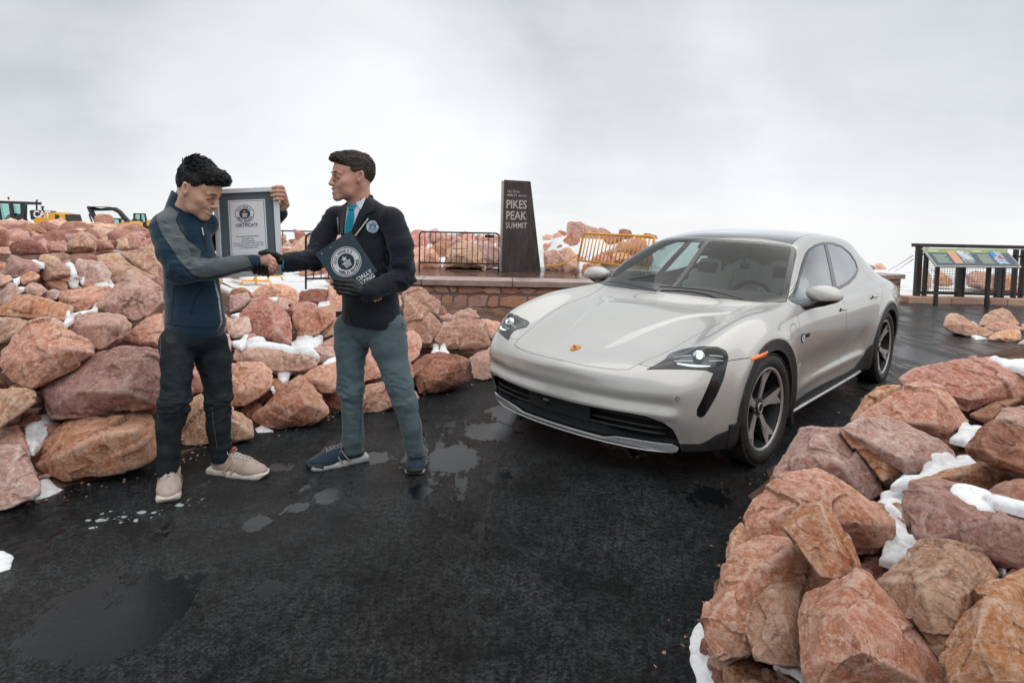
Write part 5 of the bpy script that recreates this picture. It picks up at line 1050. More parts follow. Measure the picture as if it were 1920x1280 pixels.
# stations behind the nose: x, [(y, z) p0..p11], optional dx per point
STA = [
 (.55, [(.86,.20),(.885,.27),(.90,.38),(.905,.50),(.89,.63),(.845,.742),(.745,.762),(.61,.725),(.47,.717),(.32,.723),(.16,.727),(0,.729)]),
 (.36, [(.91,.20),(.935,.27),(.95,.40),(.955,.54),(.937,.69),(.872,.815),(.775,.835),(.65,.785),(.50,.768),(.34,.778),(.17,.786),(0,.789)]),
 (.02, [(.95,.20),(.975,.28),(.99,.42),(.99,.60),(.967,.775),(.882,.892),(.775,.905),(.655,.855),(.50,.838),(.34,.847),(.17,.853),(0,.855)]),
 (-.27,[(.94,.20),(.965,.28),(.98,.42),(.98,.61),(.96,.80),(.887,.912),(.785,.925),(.665,.885),(.51,.872),(.34,.880),(.17,.886),(0,.888)]),
 (-.47,[(.925,.20),(.95,.28),(.96,.42),(.965,.62),(.95,.82),(.89,.920),(.805,.940),(.69,.925),(.55,.912),(.37,.917),(.18,.922),(0,.924)]),
 (-.74,[(.91,.20),(.93,.28),(.935,.42),(.95,.62),(.945,.82),(.89,.925),(.835,.962),(.805,.985),(.765,1.01),(.70,1.035),(.37,1.085),(0,1.098)]),
 (-1.10,[(.90,.20),(.915,.28),(.915,.42),(.945,.62),(.94,.83),(.89,.93),(.838,.972),(.775,1.09),(.715,1.19),(.66,1.24),(.38,1.31),(0,1.335)]),
 (-1.45,[(.90,0.200),(.915,0.280),(.91,0.420),(.943,0.620),(.938,0.830),(.89,0.935),(.84,0.978),(.755,1.150),(.672,1.293),(.60,1.360),(.35,1.423),(0,1.440)]),
 (-1.85,[(.90,0.200),(.915,0.280),(.91,0.420),(.945,0.620),(.942,0.830),(.89,0.940),(.842,0.985),(.75,1.165),(.66,1.335),(.58,1.413),(.34,1.458),(0,1.473)]),
 (-2.25,[(.905,0.200),(.92,0.280),(.925,0.420),(.955,0.620),(.955,0.830),(.905,0.947),(.843,0.992),(.748,1.165),(.655,1.337),(.57,1.415),(.34,1.457),(0,1.470)]),
 (-2.55,[(.93,0.200),(.95,0.280),(.965,0.420),(.98,0.620),(.975,0.830),(.925,0.952),(.842,1.000),(.742,1.162),(.648,1.328),(.56,1.405),(.33,1.448),(0,1.460)]),
 (-2.92,[(.95,0.200),(.975,0.280),(.995,0.420),(.998,0.620),(.985,0.830),(.93,0.960),(.83,1.018),(.732,1.162),(.638,1.300),(.55,1.377),(.33,1.415),(0,1.427)]),
 (-3.30,[(.92,0.220),(.94,0.300),(.965,0.440),(.98,0.630),(.965,0.830),(.905,0.950),(.80,1.010),(.70,1.120),(.605,1.212),(.52,1.280),(.32,1.313),(0,1.323)]),
 (-3.68,[(.84,0.260),(.87,0.340),(.895,0.480),(.915,0.650),(.90,0.830),(.83,0.925),(.725,0.970),(.64,1.025),(.56,1.070),(.48,1.105),(.30,1.135),(0,1.145)]),
 (-3.92,[(.72,0.300),(.75,0.380),(.775,0.500),(.80,0.660),(.785,0.820),(.73,0.910),(.65,0.945),(.58,0.970),(.50,1.010),(.42,1.020),(.26,1.035),(0,1.040)]),
]
DXW = {4: {6:0,7:.0,8:.02,9:.05,10:.085,11:.095}, 5: {9:.02,10:.05,11:.06}, 6:{9:.02,10:.06,11:.07}, 7:{9:.03,10:.08,11:.10}}
YC = [.745,.62,.49,.36,.24,.12,0]
FR = [ # rows bottom -> top ; x for columns c5..c11, z for columns
 ([.70,.765,.80,.825,.84,.847,.85], [.20,.19,.185,.18,.18,.18,.18]),
 ([.72,.795,.84,.868,.885,.893,.895], [.27,.26,.255,.25,.25,.25,.25]),
 ([.735,.82,.868,.897,.915,.923,.925], [.38,.375,.37,.37,.37,.37,.37]),
 ([.745,.832,.882,.912,.930,.938,.94], [.49,.48,.475,.475,.475,.475,.475]),
 ([.735,.818,.868,.90,.918,.926,.928], [.59,.575,.565,.56,.56,.56,.56]),
 ([.68,.752,.80,.835,.855,.865,.868], [.675,.66,.648,.642,.640,.638,.638]),
]
def body_cage():
    V, Fc, idx = [], [], {}
    def vert(k, p):
        if k not in idx: idx[k] = len(V); V.append(p)
        return idx[k]
    # front face
    for r, (xs, zs) in enumerate(FR):
        for c in range(7): vert(('f', r, c), (xs[c], YC[c]+(.035 if c == 0 and 1 < r < 5 else 0), zs[c]))
    ns = len(STA)
    for k, (x, pts) in enumerate(STA):
        for j, (y, z) in enumerate(pts):
            dx = DXW.get(k, {}).get(j, 0)
            vert(('s', k, j), (x+dx, y, z))
    # rear face grid (r rows, c columns) on x ~ -4.0
    last = STA[-1][1]
    for r in range(6):
        for c in range(7):
            if r == 5 or c == 0: continue
            yb = last[r][0]*(1-c/6)+0
            t = c/6
            xr = [-3.96,-4.0,-4.01,-4.01,-4.035,-3.97][r]+.0
            z = last[r][1] + (last[5+c][1]-last[5][1])*r/5*.7
            vert(('r', r, c), (xr-.03*math.sin(t*math.pi/2), yb, z))
    def sid(k, j): return idx[('s', k, j)]
    for r in range(5):
        for c in range(6): Fc.append((idx[('f', r, c)], idx[('f', r+1, c)], idx[('f', r+1, c+1)], idx[('f', r, c+1)]))
        Fc.append((idx[('f', r, 0)], sid(0, r), sid(0, r+1), idx[('f', r+1, 0)]))
    for c in range(6): Fc.append((idx[('f', 5, c)], sid(0, 5+c), sid(0, 6+c), idx[('f', 5, c+1)]))
    for k in range(ns-1):
        for j in range(11): Fc.append((sid(k, j), sid(k+1, j), sid(k+1, j+1), sid(k, j+1)))
    def rv(r, c):
        if c == 0: return sid(ns-1, r)
        if r == 5: return sid(ns-1, 5+c)
        return idx[('r', r, c)]
    for r in range(5):
        for c in range(6): Fc.append((rv(r, c), rv(r, c+1), rv(r+1, c+1), rv(r+1, c)))
    # mirror
    n = len(V); mir = {}
    V2 = list(V)
    for i, (x, y, z) in enumerate(V):
        if abs(y) < 1e-6: mir[i] = i
        else: mir[i] = len(V2); V2.append((x, -y, z))
    F2 = Fc+[tuple(mir[i] for i in f[::-1]) for f in Fc]
    return V2, F2
def subsurf(V, Fc, lv):
    me = bpy.data.meshes.new('tmp'); me.from_pydata([tuple(v) for v in V], [], Fc); me.update()
    o = bpy.data.objects.new('tmp', me); COL.objects.link(o)
    m = o.modifiers.new('s', 'SUBSURF'); m.levels = lv; m.render_levels = lv; m.boundary_smooth = 'ALL'; m.use_limit_surface = True
    dg = bpy.context.evaluated_depsgraph_get(); r = bpy.data.meshes.new_from_object(o.evaluated_get(dg))
    bpy.data.objects.remove(o); return r
def fit_cage(V, Fc, it=5, w=.9):
    T = np.array(V, float); C = T.copy()
    for _ in range(it):
        m = subsurf(C, Fc, 1); a = np.empty(len(m.vertices)*3); m.vertices.foreach_get('co', a); bpy.data.meshes.remove(m)
        C += w*(T-a.reshape(-1, 3)[:len(T)])
    return C
# ---------------------------------------------------- triangle cutter
def poly_sd(P, poly):
    """signed distance of 2D points to a polygon (negative inside)"""
    P = np.asarray(P); poly = np.asarray(poly, float); n = len(poly); d = np.full(len(P), 1e9); s = np.ones(len(P))
    for i in range(n):
        a, b = poly[i], poly[(i+1) % n]; e = b-a; w = P-a
        t = np.clip((w@e)/(e@e+1e-12), 0, 1); q = w-t[:, None]*e; d = np.minimum(d, (q**2).sum(1))
        c1, c2, c3 = P[:, 1] >= a[1], P[:, 1] < b[1], e[0]*w[:, 1] > e[1]*w[:, 0]
        flip = (c1 & c2 & c3) | (~c1 & ~c2 & ~c3); s[flip] *= -1
    return s*np.sqrt(d)
class Tri:
    def __init__(s, P, N, T): s.P, s.N, s.T = P, N, T
    def cut(s, fn):
        """split triangles along fn(P) = 0"""
        f = fn(s.P); f = np.where(np.abs(f) < 4e-4, 0, f); sg = np.sign(f); T = s.T; st = sg[T]
        mixed = (st.max(1) > 0) & (st.min(1) < 0)
        keep = T[~mixed]; M = T[mixed]
        if not len(M): return s
        new = [keep]; eds = {}
        Pn, Nn = [s.P], [s.N]; base = len(s.P)
        # unique crossing edges
        E_ = np.concatenate([M[:, [0, 1]], M[:, [1, 2]], M[:, [2, 0]]]); cr = sg[E_[:, 0]]*sg[E_[:, 1]] < 0
        Eu, inv = np.unique(np.sort(E_[cr], 1), axis=0, return_inverse=True); inv = inv.ravel()
        fa, fb = f[Eu[:, 0]], f[Eu[:, 1]]; t = (fa/(fa-fb))[:, None]
        Pn.append(s.P[Eu[:, 0]]*(1-t)+s.P[Eu[:, 1]]*t); nn = s.N[Eu[:, 0]]*(1-t)+s.N[Eu[:, 1]]*t
        Nn.append(nn/np.linalg.norm(nn, axis=1)[:, None])
        id_ = np.full(len(E_), -1); id_[cr] = base+inv; k = len(M); I = np.stack([id_[:k], id_[k:2*k], id_[2*k:]], 1)
        out = []
        ncr = (I >= 0).sum(1)
        for j in range(3):
            # vertex j is alone: edges j-(j+1) and (j+2)-j cross
            a, b, c = M[:, j], M[:, (j+1) % 3], M[:, (j+2) % 3]; e1, e2 = I[:, j], I[:, (j+2) % 3]; e3 = I[:, (j+1) % 3]
            w = (e1 >= 0) & (e2 >= 0)
            out += [np.stack([a, e1, e2], 1)[w], np.stack([e1, b, c], 1)[w], np.stack([e1, c, e2], 1)[w]]
            w = (e3 >= 0) & (ncr == 1)      # passes through vertex j
            out += [np.stack([a, b, e3], 1)[w], np.stack([a, e3, c], 1)[w]]
        s.P = np.concatenate(Pn); s.N = np.concatenate(Nn); s.T = np.concatenate(new+out); return s
    def cen(s): return s.P[s.T].mean(1)
def piece(P, N, T, gap=.0022, flange=.012, mirror=0, push=0.):
    """compact sub-mesh -> (V, normals, faces); pulls the free border in by gap and folds a flange inwards.
    mirror 0 = left only, 1 = mirrored copy (y -> -y), 2 = both halves welded on y = 0"""
    u, inv = np.unique(T, return_inverse=True); T = inv.reshape(-1, 3); P = P[u].copy(); N = N[u].copy()
    mid = np.abs(P[:, 1]) < 1e-5
    if mirror == 2:
        n = len(P); m = np.arange(n)+n; m[mid] = np.arange(n)[mid]; T = np.concatenate([T, m[T][:, ::-1]])
        P = np.concatenate([P, P*[1, -1, 1]]); N = np.concatenate([N, N*[1, -1, 1]])
        u, inv = np.unique(T, return_inverse=True); T = inv.reshape(-1, 3); P = P[u]; N = N[u]
    elif mirror == 1: P = P*[1, -1, 1]; N = N*[1, -1, 1]; T = T[:, ::-1]
    E_ = np.concatenate([T[:, [0, 1]], T[:, [1, 2]], T[:, [2, 0]]]); key = np.sort(E_, 1)
    _, inv, cnt = np.unique(key, axis=0, return_inverse=True, return_counts=True); B = E_[cnt[inv.ravel()] == 1]
    if push: P = P-N*push
    if len(B) and (gap or flange):
        d = P[B[:, 1]]-P[B[:, 0]]; ins = np.cross(N[B[:, 0]], d); ins /= np.linalg.norm(ins, axis=1)[:, None]+1e-9
        acc = np.zeros_like(P); np.add.at(acc, B[:, 0], ins); np.add.at(acc, B[:, 1], ins)
        L = np.linalg.norm(acc, axis=1); w = L > 1e-6; acc[w] /= L[w][:, None]
        P = P+acc*gap
        if flange:
            bv = np.unique(B); mp = {}; k = len(P); idx = np.full(len(P), -1); idx[bv] = k+np.arange(len(bv))
            # separate border ring so that the sharp edge shades crisply
            idx2 = np.full(len(P), -1); idx2[bv] = k+len(bv)+np.arange(len(bv))
            P2 = P[bv]; P3 = P[bv]-N[bv]*flange
            sideN = -acc[bv]
            P = np.concatenate([P, P2, P3]); N = np.concatenate([N, sideN, sideN])
            a, b = idx[B[:, 0]], idx[B[:, 1]]; c, d2 = idx2[B[:, 1]], idx2[B[:, 0]]
            T = np.concatenate([T, np.stack([b, a, d2], 1), np.stack([b, d2, c], 1)])
    return P, N, T
def tri_obj(name, PNT, mat, parent):
    P, N, T = PNT; me = bpy.data.meshes.new(name)
    me.vertices.add(len(P)); me.vertices.foreach_set('co', P.ravel()); n = len(T)
    me.loops.add(n*3); me.loops.foreach_set('vertex_index', T.ravel().astype(np.int32))
    me.polygons.add(n); me.polygons.foreach_set('loop_start', np.arange(0, n*3, 3, dtype=np.int32)); me.update(calc_edges=True)
    me.polygons.foreach_set('use_smooth', [True]*n)
    if mat: me.materials.append(mat)
    me.normals_split_custom_set_from_vertices(N/np.maximum(np.linalg.norm(N, axis=1), 1e-9)[:, None])
    o = bpy.data.objects.new(name, me); COL.objects.link(o); o.parent = parent; return o
def sstep(x, a, b): t = np.clip((x-a)/(b-a), 0, 1); return t*t*(3-2*t)
def seg_dist(P, pts):
    pts = np.asarray(pts, float); d = np.full(len(P), 1e9); sg = np.zeros(len(P))
    for a, b in zip(pts[:-1], pts[1:]):
        e = b-a; w = P-a; t = np.clip((w@e)/(e@e), 0, 1); q = w-t[:, None]*e; dd = np.sqrt((q**2).sum(1)); m = dd < d
        sg[m] = np.sign(e[0]*w[:, 1]-e[1]*w[:, 0])[m]; d = np.minimum(d, dd)
    return d, sg
HOOD = [(.886,-.02),(.886,.10),(.880,.22),(.864,.32),(.843,.40),(.812,.468),(.74,.49),(.60,.535),(.47,.568),(.30,.597),(.11,.622),(-.08,.637),(-.25,.648),(-.42,.667),(-.555,.705),(-.585,.72),(-.56,.66),(-.515,.54),(-.46,.36),(-.43,.2),(-.42,.0),(-.42,-.02)]
WIND = [(-.438,-.02),(-.438,.0),(-.448,.2),(-.478,.36),(-.535,.55),(-.585,.70),(-.625,.80),(-.66,.822),(-.72,.805),(-.838,.779),(-1.044,.728),(-1.25,.672),(-1.31,.648),(-1.335,.62),(-1.31,.58),(-1.22,.47),(-1.16,.35),(-1.125,.2),(-1.117,0),(-1.117,-.02)]
ROOFG = [(-1.131,-.02),(-1.131,0),(-1.139,.2),(-1.174,.35),(-1.232,.46),(-1.325,.574),(-1.36,.596),(-1.65,.560),(-2.0,.527),(-2.4,.50),(-2.75,.47),(-2.95,.42),(-3.02,.30),(-3.04,0),(-3.04,-.02)]
SWIN = [(-.735,.958),(-.90,1.022),(-1.137,1.127),(-1.407,1.243),(-1.547,1.293),(-1.75,1.328),(-1.99,1.345),(-2.261,1.340),(-2.50,1.308),(-2.63,1.252),(-2.665,1.174),(-2.617,1.118),(-2.433,1.068),(-2.117,1.022),(-1.709,.990),(-1.2,.966),(-.902,.957)]
BPIL = [(-1.99,1.36),(-1.645,.95),(-1.745,.95),(-2.075,1.36)]
LHOUSE = [(.777,.561,.653),(.655,.609,.703),(.575,.600,.722),(.500,.640,.748),(.489,.739,.779),(.473,.846,.789),(.440,.883,.768),(.443,.901,.736),(.477,.907,.688),(.517,.909,.615),(.576,.893,.516),(.612,.873,.455),(.635,.860,.418),(.655,.848,.409),(.676,.835,.425),(.676,.836,.458),(.631,.862,.560),(.587,.872,.633),(.568,.873,.655),(.60,.84,.672),(.667,.763,.674),(.730,.653,.665)]
LENS = [(.654,.653,.706),(.56,.622,.732),(.50,.68,.757),(.490,.77,.774),(.478,.846,.779),(.450,.883,.758),(.460,.899,.726),(.500,.896,.696),(.56,.865,.690),(.628,.803,.688),(.690,.705,.688)]
GRILL = [(-.02,.398),(.19,.398),(.365,.404),(.52,.406),(.61,.400),(.69,.375),(.732,.338),(.745,.29),(.748,.255),(.60,.245),(.44,.250),(.36,.285),(.0,.285),(-.02,.285)]
APRON = [(-.02,.300),(.36,.300),(.44,.262),(.60,.252),(.75,.258),(.76,.15),(-.02,.15)]
SILV = [(-.02,.212),(.33,.212),(.41,.236),(.50,.243),(.72,.243),(.745,.222),(.735,.198),(.60,.196),(.0,.191),(-.02,.191)]
FLAP = [(.80,.10),(.80,.245),(.612,.245),(.585,.262),(.545,.296),(.47,.313),(.35,.318),(.30,.2),(.30,.10)]
ROCK = [(-.36,.10),(-.36,.42),(-.50,.42),(-.508,.33),(-.56,.285),(-1.86,.258),(-2.12,.262),(-2.27,.325),(-2.43,.425),(-2.56,.445),(-2.60,.10)]
DOORF = [(-.598,.25),(-.575,.43),(-.570,.56),(-.566,.70),(-.568,.80),(-.590,.89),(-.640,.962),(-.72,.99),(-1.0,1.09),(-1.4,1.27),(-1.55,1.312),(-1.75,1.338),(-2.03,1.352),(-1.86,1.14),(-1.735,.99),(-1.66,.87),(-1.680,.79),(-1.688,.706),(-1.694,.594),(-1.70,.443),(-1.705,.24)]
DOORR = [(-2.03,1.3521),(-1.86,1.14),(-1.735,.99),(-1.66,.87),(-1.680,.79),(-1.688,.706),(-1.694,.594),(-1.70,.443),(-1.705,.24),(-2.24,.24),(-2.42,.44),(-2.46,.58),(-2.53,.72),(-2.60,.80),(-2.70,.865),(-2.765,.94),(-2.80,1.0),(-2.79,1.06),(-2.74,1.16),(-2.70,1.24),(-2.56,1.31),(-2.30,1.342)]
CAMC = np.array(Matrix.Translation(CAR_POS) @ Euler((0, 0, CAR_YAW)).to_matrix().to_4x4())
def obl(L):
    """oblique 2D frame for the lamp outline on the left front corner"""
    D = np.array([2.0, 2.6, .78]); D /= np.linalg.norm(D); a = np.cross([0, 0, 1], D); a /= np.linalg.norm(a); b = np.cross(D, a)
    return np.stack([np.asarray(L)@a, np.asarray(L)@b], 1)
def car_surface(lv=4):
    V, Fc = body_cage(); C = fit_cage(V, Fc); me = subsurf(C, Fc, lv)
    n = len(me.vertices); P = np.empty(n*3); me.vertices.foreach_get('co', P); P = P.reshape(-1, 3)
    N = np.empty(n*3); me.vertices.foreach_get('normal', N); N = N.reshape(-1, 3)
    Q = np.empty(len(me.loops), np.int32); me.loops.foreach_get('vertex_index', Q); Q = Q.reshape(-1, 4)
    bpy.data.meshes.remove(me)
    def renorm(P):
        fn = np.cross(P[Q[:, 2]]-P[Q[:, 0]], P[Q[:, 3]]-P[Q[:, 1]]); N = np.zeros_like(P)
        for j in range(4): np.add.at(N, Q[:, j], fn)
        return N/np.linalg.norm(N, axis=1)[:, None]
    A = P.copy(); A[:, 1] = np.abs(A[:, 1]); s = np.zeros(n); N = renorm(P)
    if (N*[0, 0, 1])[P[:, 2] > 1.3].sum() < 0: Q = Q[:, ::-1]; N = -N
    # hood shoulder lines (soft step up towards the middle)
    hood = (A[:, 0] > -.5) & (A[:, 0] < .8) & (A[:, 1] < .63) & (A[:, 2] > .6)
    d, sg = seg_dist(A[:, :2], [(.70, .17), (.35, .27), (0, .36), (-.18, .44), (-.22, .52), (-.30, .58)])
    fade = sstep(A[:, 0], .74, .45)*sstep(A[:, 0], -.46, -.32)
    s += np.where(hood, fade*.010*sstep(np.where(A[:, 1] < np.interp(-A[:, 0], [-.7, -.35, 0, .18, .3], [.17, .27, .36, .45, .55]), d, -d), -.022, .022), 0)
    # door: undercut between the shoulder and the sill, blade above the rocker
    door = sstep(A[:, 0], -.45, -.8)*sstep(A[:, 0], -2.5, -2.2)
    s += -door*.018*np.exp(-((A[:, 2]-.50)/.10)**2)*(A[:, 1] > .8)
    s += door*.012*np.exp(-((A[:, 2]-.36)/.035)**2)*(A[:, 1] > .8)
    # fascia: lip over the grille and a shallow hollow above it
    fr = sstep(A[:, 0], .60, .72)
    s += fr*(.014*np.exp(-((A[:, 2]-.415)/.03)**2) - .012*np.exp(-((A[:, 2]-.475)/.035)**2))*sstep(A[:, 1], .80, .70)
    # wheel-arch flare
    for cx in (-.03, -2.904):
        rr = np.hypot(A[:, 0]-cx, A[:, 2]-.35)
        s += np.where(A[:, 1] > .8, .012*np.exp(-((rr-.46)/.05)**2), 0)
    P = P+N*s[:, None]; N = renorm(P)
    P[np.abs(P[:, 1]) < 1e-5, 1] = 0
    T = np.concatenate([Q[:, [0, 1, 2]], Q[:, [0, 2, 3]]]); c = P[T][:, :, 1].mean(1); T = T[c > 0]
    P = P.copy(); P[:, 1] = np.where(np.abs(P[:, 1]) < 2e-5, 0, P[:, 1])
    return Tri(P, N, T)
def car_regions():
    xy = lambda P: P[:, [0, 1]]; xz = lambda P: P[:, [0, 2]]; yz = lambda P: P[:, [1, 2]]
    top = lambda P: np.maximum(.55-P[:, 2], -1)          # negative when above
    side = lambda P: .6-P[:, 1]
    lh, ln = obl(LHOUSE), obl(LENS)
    Rg = {}
    Rg['lens'] = lambda P: np.maximum(poly_sd(obl(P), ln), .3-P[:, 0])
    Rg['house'] = lambda P: np.maximum(poly_sd(obl(P), lh), .3-P[:, 0])
    def arch(cx, out):
        def f(P):
            dx, dz = P[:, 0]-cx, P[:, 2]-.345; r = np.hypot(dx, dz); a = np.arctan2(dz, -dx)   # a: 0 rear, pi front
            if out: ro = np.interp(a, [-.5, 0, .9, 1.57, 2.3, 3.14], [.486, .482, .458, .442, .422, .412]) if cx > -1 else np.interp(a, [-.5, 0, .9, 1.57, 2.3, 3.14], [.43, .43, .438, .444, .43, .416])
            else: ro = .378
            return np.maximum(r-ro, .6-P[:, 1])
        return f
    Rg['hole1'] = arch(-.02, 0); Rg['hole2'] = arch(-2.904, 0); Rg['arch1'] = arch(-.02, 1); Rg['arch2'] = arch(-2.904, 1)
    Rg['silv'] = lambda P: np.maximum(poly_sd(yz(P), SILV), .55-P[:, 0])
    Rg['grill'] = lambda P: np.maximum(poly_sd(yz(P), GRILL), .55-P[:, 0])
    Rg['apron'] = lambda P: np.maximum(poly_sd(yz(P), APRON), .55-P[:, 0])
    Rg['flap'] = lambda P: np.maximum(poly_sd(xz(P), FLAP), .70-P[:, 1])
    Rg['rock'] = lambda P: np.maximum(poly_sd(xz(P), ROCK), .70-P[:, 1])
    Rg['bpil'] = lambda P: np.maximum(poly_sd(xz(P), BPIL), side(P))
    Rg['swin'] = lambda P: np.maximum(poly_sd(xz(P), SWIN), side(P))
    Rg['swt'] = lambda P: np.maximum(poly_sd(xz(P), SWIN)-.020, side(P))
    Rg['frit'] = lambda P: np.maximum(poly_sd(xy(P), WIND), .9-P[:, 2])
    # clear glass inside the dark printed border
    Rg['wind'] = lambda P: np.maximum(np.maximum(poly_sd(xy(P), WIND)+.042, .9-P[:, 2]), P[:, 0]+.525+np.interp(P[:, 1], [0, .4, .8], [.0, .06, .20]))
    Rg['roofg'] = lambda P: np.maximum(poly_sd(xy(P), ROOFG), 1.1-P[:, 2])
    Rg['hood'] = lambda P: np.maximum(poly_sd(xy(P), HOOD), .6-P[:, 2])
    Rg['port'] = lambda P: np.maximum(poly_sd(xz(P), [(-.385, .60), (-.378, .79), (-.395, .825), (-.44, .840), (-.49, .833), (-.515, .805), (-.525, .77), (-.52, .60)]), side(P))
    Rg['doorf'] = lambda P: np.maximum(poly_sd(xz(P), DOORF), side(P))
    Rg['doorr'] = lambda P: np.maximum(poly_sd(xz(P), DOORR), side(P))
    # bumper / fender split: below the lamp line back to the arch
    Rg['bump'] = lambda P: np.maximum(np.maximum(P[:, 2]-np.interp(P[:, 0], [.2, .44, .6, .74, .80, .812, .9], [.715, .716, .70, .668, .66, .70, .70]), .02-P[:, 0]), -.0-P[:, 1]-1)
    Rg['rear'] = lambda P: P[:, 0]+3.45-np.interp(P[:, 2], [.3, .9, 1.0, 1.2], [0, 0, .0, .1])
    return Rg
def glass_mat(name, tint, rough=.0, refl=1.0, k=1.3):
    m = bpy.data.materials.new(name); m.use_nodes = True; nt = NT(m.node_tree); m.node_tree.nodes.clear()
    o = nt.add('ShaderNodeOutputMaterial'); fr = nt.add('ShaderNodeFresnel', ins={'IOR': 1.52})
    gb = nt.add('ShaderNodeNewGeometry').outputs['Backfacing']; nt.l.new(nt.math('MULTIPLY_ADD', gb, 1/1.52-1.52, 1.52), fr.inputs['IOR'])
    t = nt.add('ShaderNodeBsdfTransparent', ins={'Color': tuple(tint)+(1,)}); g = nt.add('ShaderNodeBsdfGlossy', ins={'Color': (refl, refl, refl, 1), 'Roughness': rough})
    # two faces of a pane reflect: double the single-surface Fresnel
    f2 = nt.math('MULTIPLY', fr.outputs[0], k, clamp=True)
    mx = nt.add('ShaderNodeMixShader'); nt.l.new(f2, mx.inputs[0]); nt.l.new(t.outputs[0], mx.inputs[1]); nt.l.new(g.outputs[0], mx.inputs[2])
    nt.l.new(mx.outputs[0], o.inputs['Surface']); return m
def car_materials():
    M = {}
    m, nt, b = material('car_paint', (.56, .545, .505), .38, metal=.22, coat=1., coat_rough=.03); b.inputs['Coat IOR'].default_value = 1.65
    tc = nt.add('ShaderNodeTexCoord').outputs['Object']
    sp = nt.add('ShaderNodeSeparateXYZ'); nt.l.new(tc, sp.inputs[0])
    low = nt.ramp(nt.math('MULTIPLY', sp.outputs['Z'], 1.), [(.18, 1.), (.55, .15), (.8, .0)])
    splash = nt.math('MULTIPLY', low, nt.ramp(nt.noise(tc, 9, 8, .7), [(.42, 0), (.75, 1)]), clamp=True)
    drops = nt.ramp(nt.noise(tc, 160, 2, .5), [(.60, 0), (.68, 1)])
    nt.l.new(nt.mix(nt.math('MULTIPLY', splash, .55), (.520, .512, .485), (.24, .215, .19)), b.inputs['Base Color'])
    nt.l.new(nt.math('MULTIPLY_ADD', splash, .25, .03), b.inputs['Coat Roughness'])
    nt.l.new(nt.bump(drops, .05, .0006), b.inputs['Coat Normal'])
    M['paint'] = m
    M['black'] = noisy('gloss_black_trim', (.012, .013, .014), .18, scale=30, bump=0, coat=.6)
    m, nt, b = material('black_cladding', (.028, .031, .034), .48)
    tc = nt.add('ShaderNodeTexCoord').outputs['Object']
    dn = nt.ramp(nt.noise(tc, 14, 9, .75), [(.5, 0), (.72, 1)])
    nt.l.new(nt.mix(nt.math('MULTIPLY', dn, .30), (.026, .029, .032), (.17, .15, .13)), b.inputs['Base Color'])
    nt.l.new(nt.bump(nt.noise(tc, 900, 2), .12, .001), b.inputs['Normal']); M['clad'] = m
    M['silver'] = noisy('satin_silver_trim', (.62, .63, .64), .30, var=.06, scale=12, bump=0, metal=.35)
    M['rim'] = noisy('machined_rim_face', (.45, .445, .44), .30, var=.10, scale=25, bump=0, metal=.3)
    M['rimdark'] = noisy('dark_rim_pocket', (.045, .048, .05), .4, scale=20, bump=0, metal=.4)
    m, nt, b = material('tyre_rubber', (.022, .023, .024), .62)
    tc = nt.add('ShaderNodeTexCoord').outputs['Object']; n = nt.noise(tc, 18, 8, .7)
    nt.l.new(nt.ramp(n, [(.35, (.016, .017, .018)), (.75, (.065, .06, .055))]), b.inputs['Base Color']); nt.l.new(nt.bump(nt.noise(tc, 300, 3), .2, .001), b.inputs['Normal']); M['tyre'] = m
    M['glass'] = glass_mat('windscreen_glass', (.50, .63, .61), k=.8); M['sglass'] = glass_mat('side_window_glass', (.82, .90, .88), k=2.2)
    M['lensg'] = glass_mat('lamp_lens', (.93, .96, .97), k=.8)
    M['roofglass'] = glass_mat('roof_glass', (.05, .055, .055), k=2.4)
    M['inner'] = noisy('interior_black', (.030, .040, .041), .6, scale=20)
    M['cream'] = noisy('cream_leather', (.58, .55, .49), .5, var=.08, scale=30, bump=.2)
    M['under'] = material('underbody', (.006, .006, .007), .8)[0]
    M['amber'] = material('amber_lens', (.75, .17, .03), .15, coat=1., emit=(.9, .22, .03), emit_s=.25)[0]
    M['chrome'] = material('lamp_chrome', (.75, .78, .80), .12, metal=1.)[0]
    M['led'] = material('led_light', (.8, .9, .85), .3, emit=(.80, 1.0, .86), emit_s=.75)[0]
    M['mesh'] = noisy('intake_black', (.010, .011, .012), .5, scale=40, bump=0)
    M['gold'] = material('badge_gold', (.72, .34, .05), .3, metal=.6)[0]; M['badge_red'] = material('badge_red', (.22, .03, .02), .3)[0]
    M['white'] = material('white_print', (.8, .8, .8), .4)[0]; M['navyp'] = material('navy_print', (.02, .06, .14), .4)[0]
    M['bowl'] = material('lamp_bowl', (.10, .11, .12), .28, metal=.7)[0]
    M['disc'] = material('brake_disc', (.35, .35, .35), .35, metal=1.)[0]
    return M
def smooth_pts(L, n=6): return catmull(L, n)
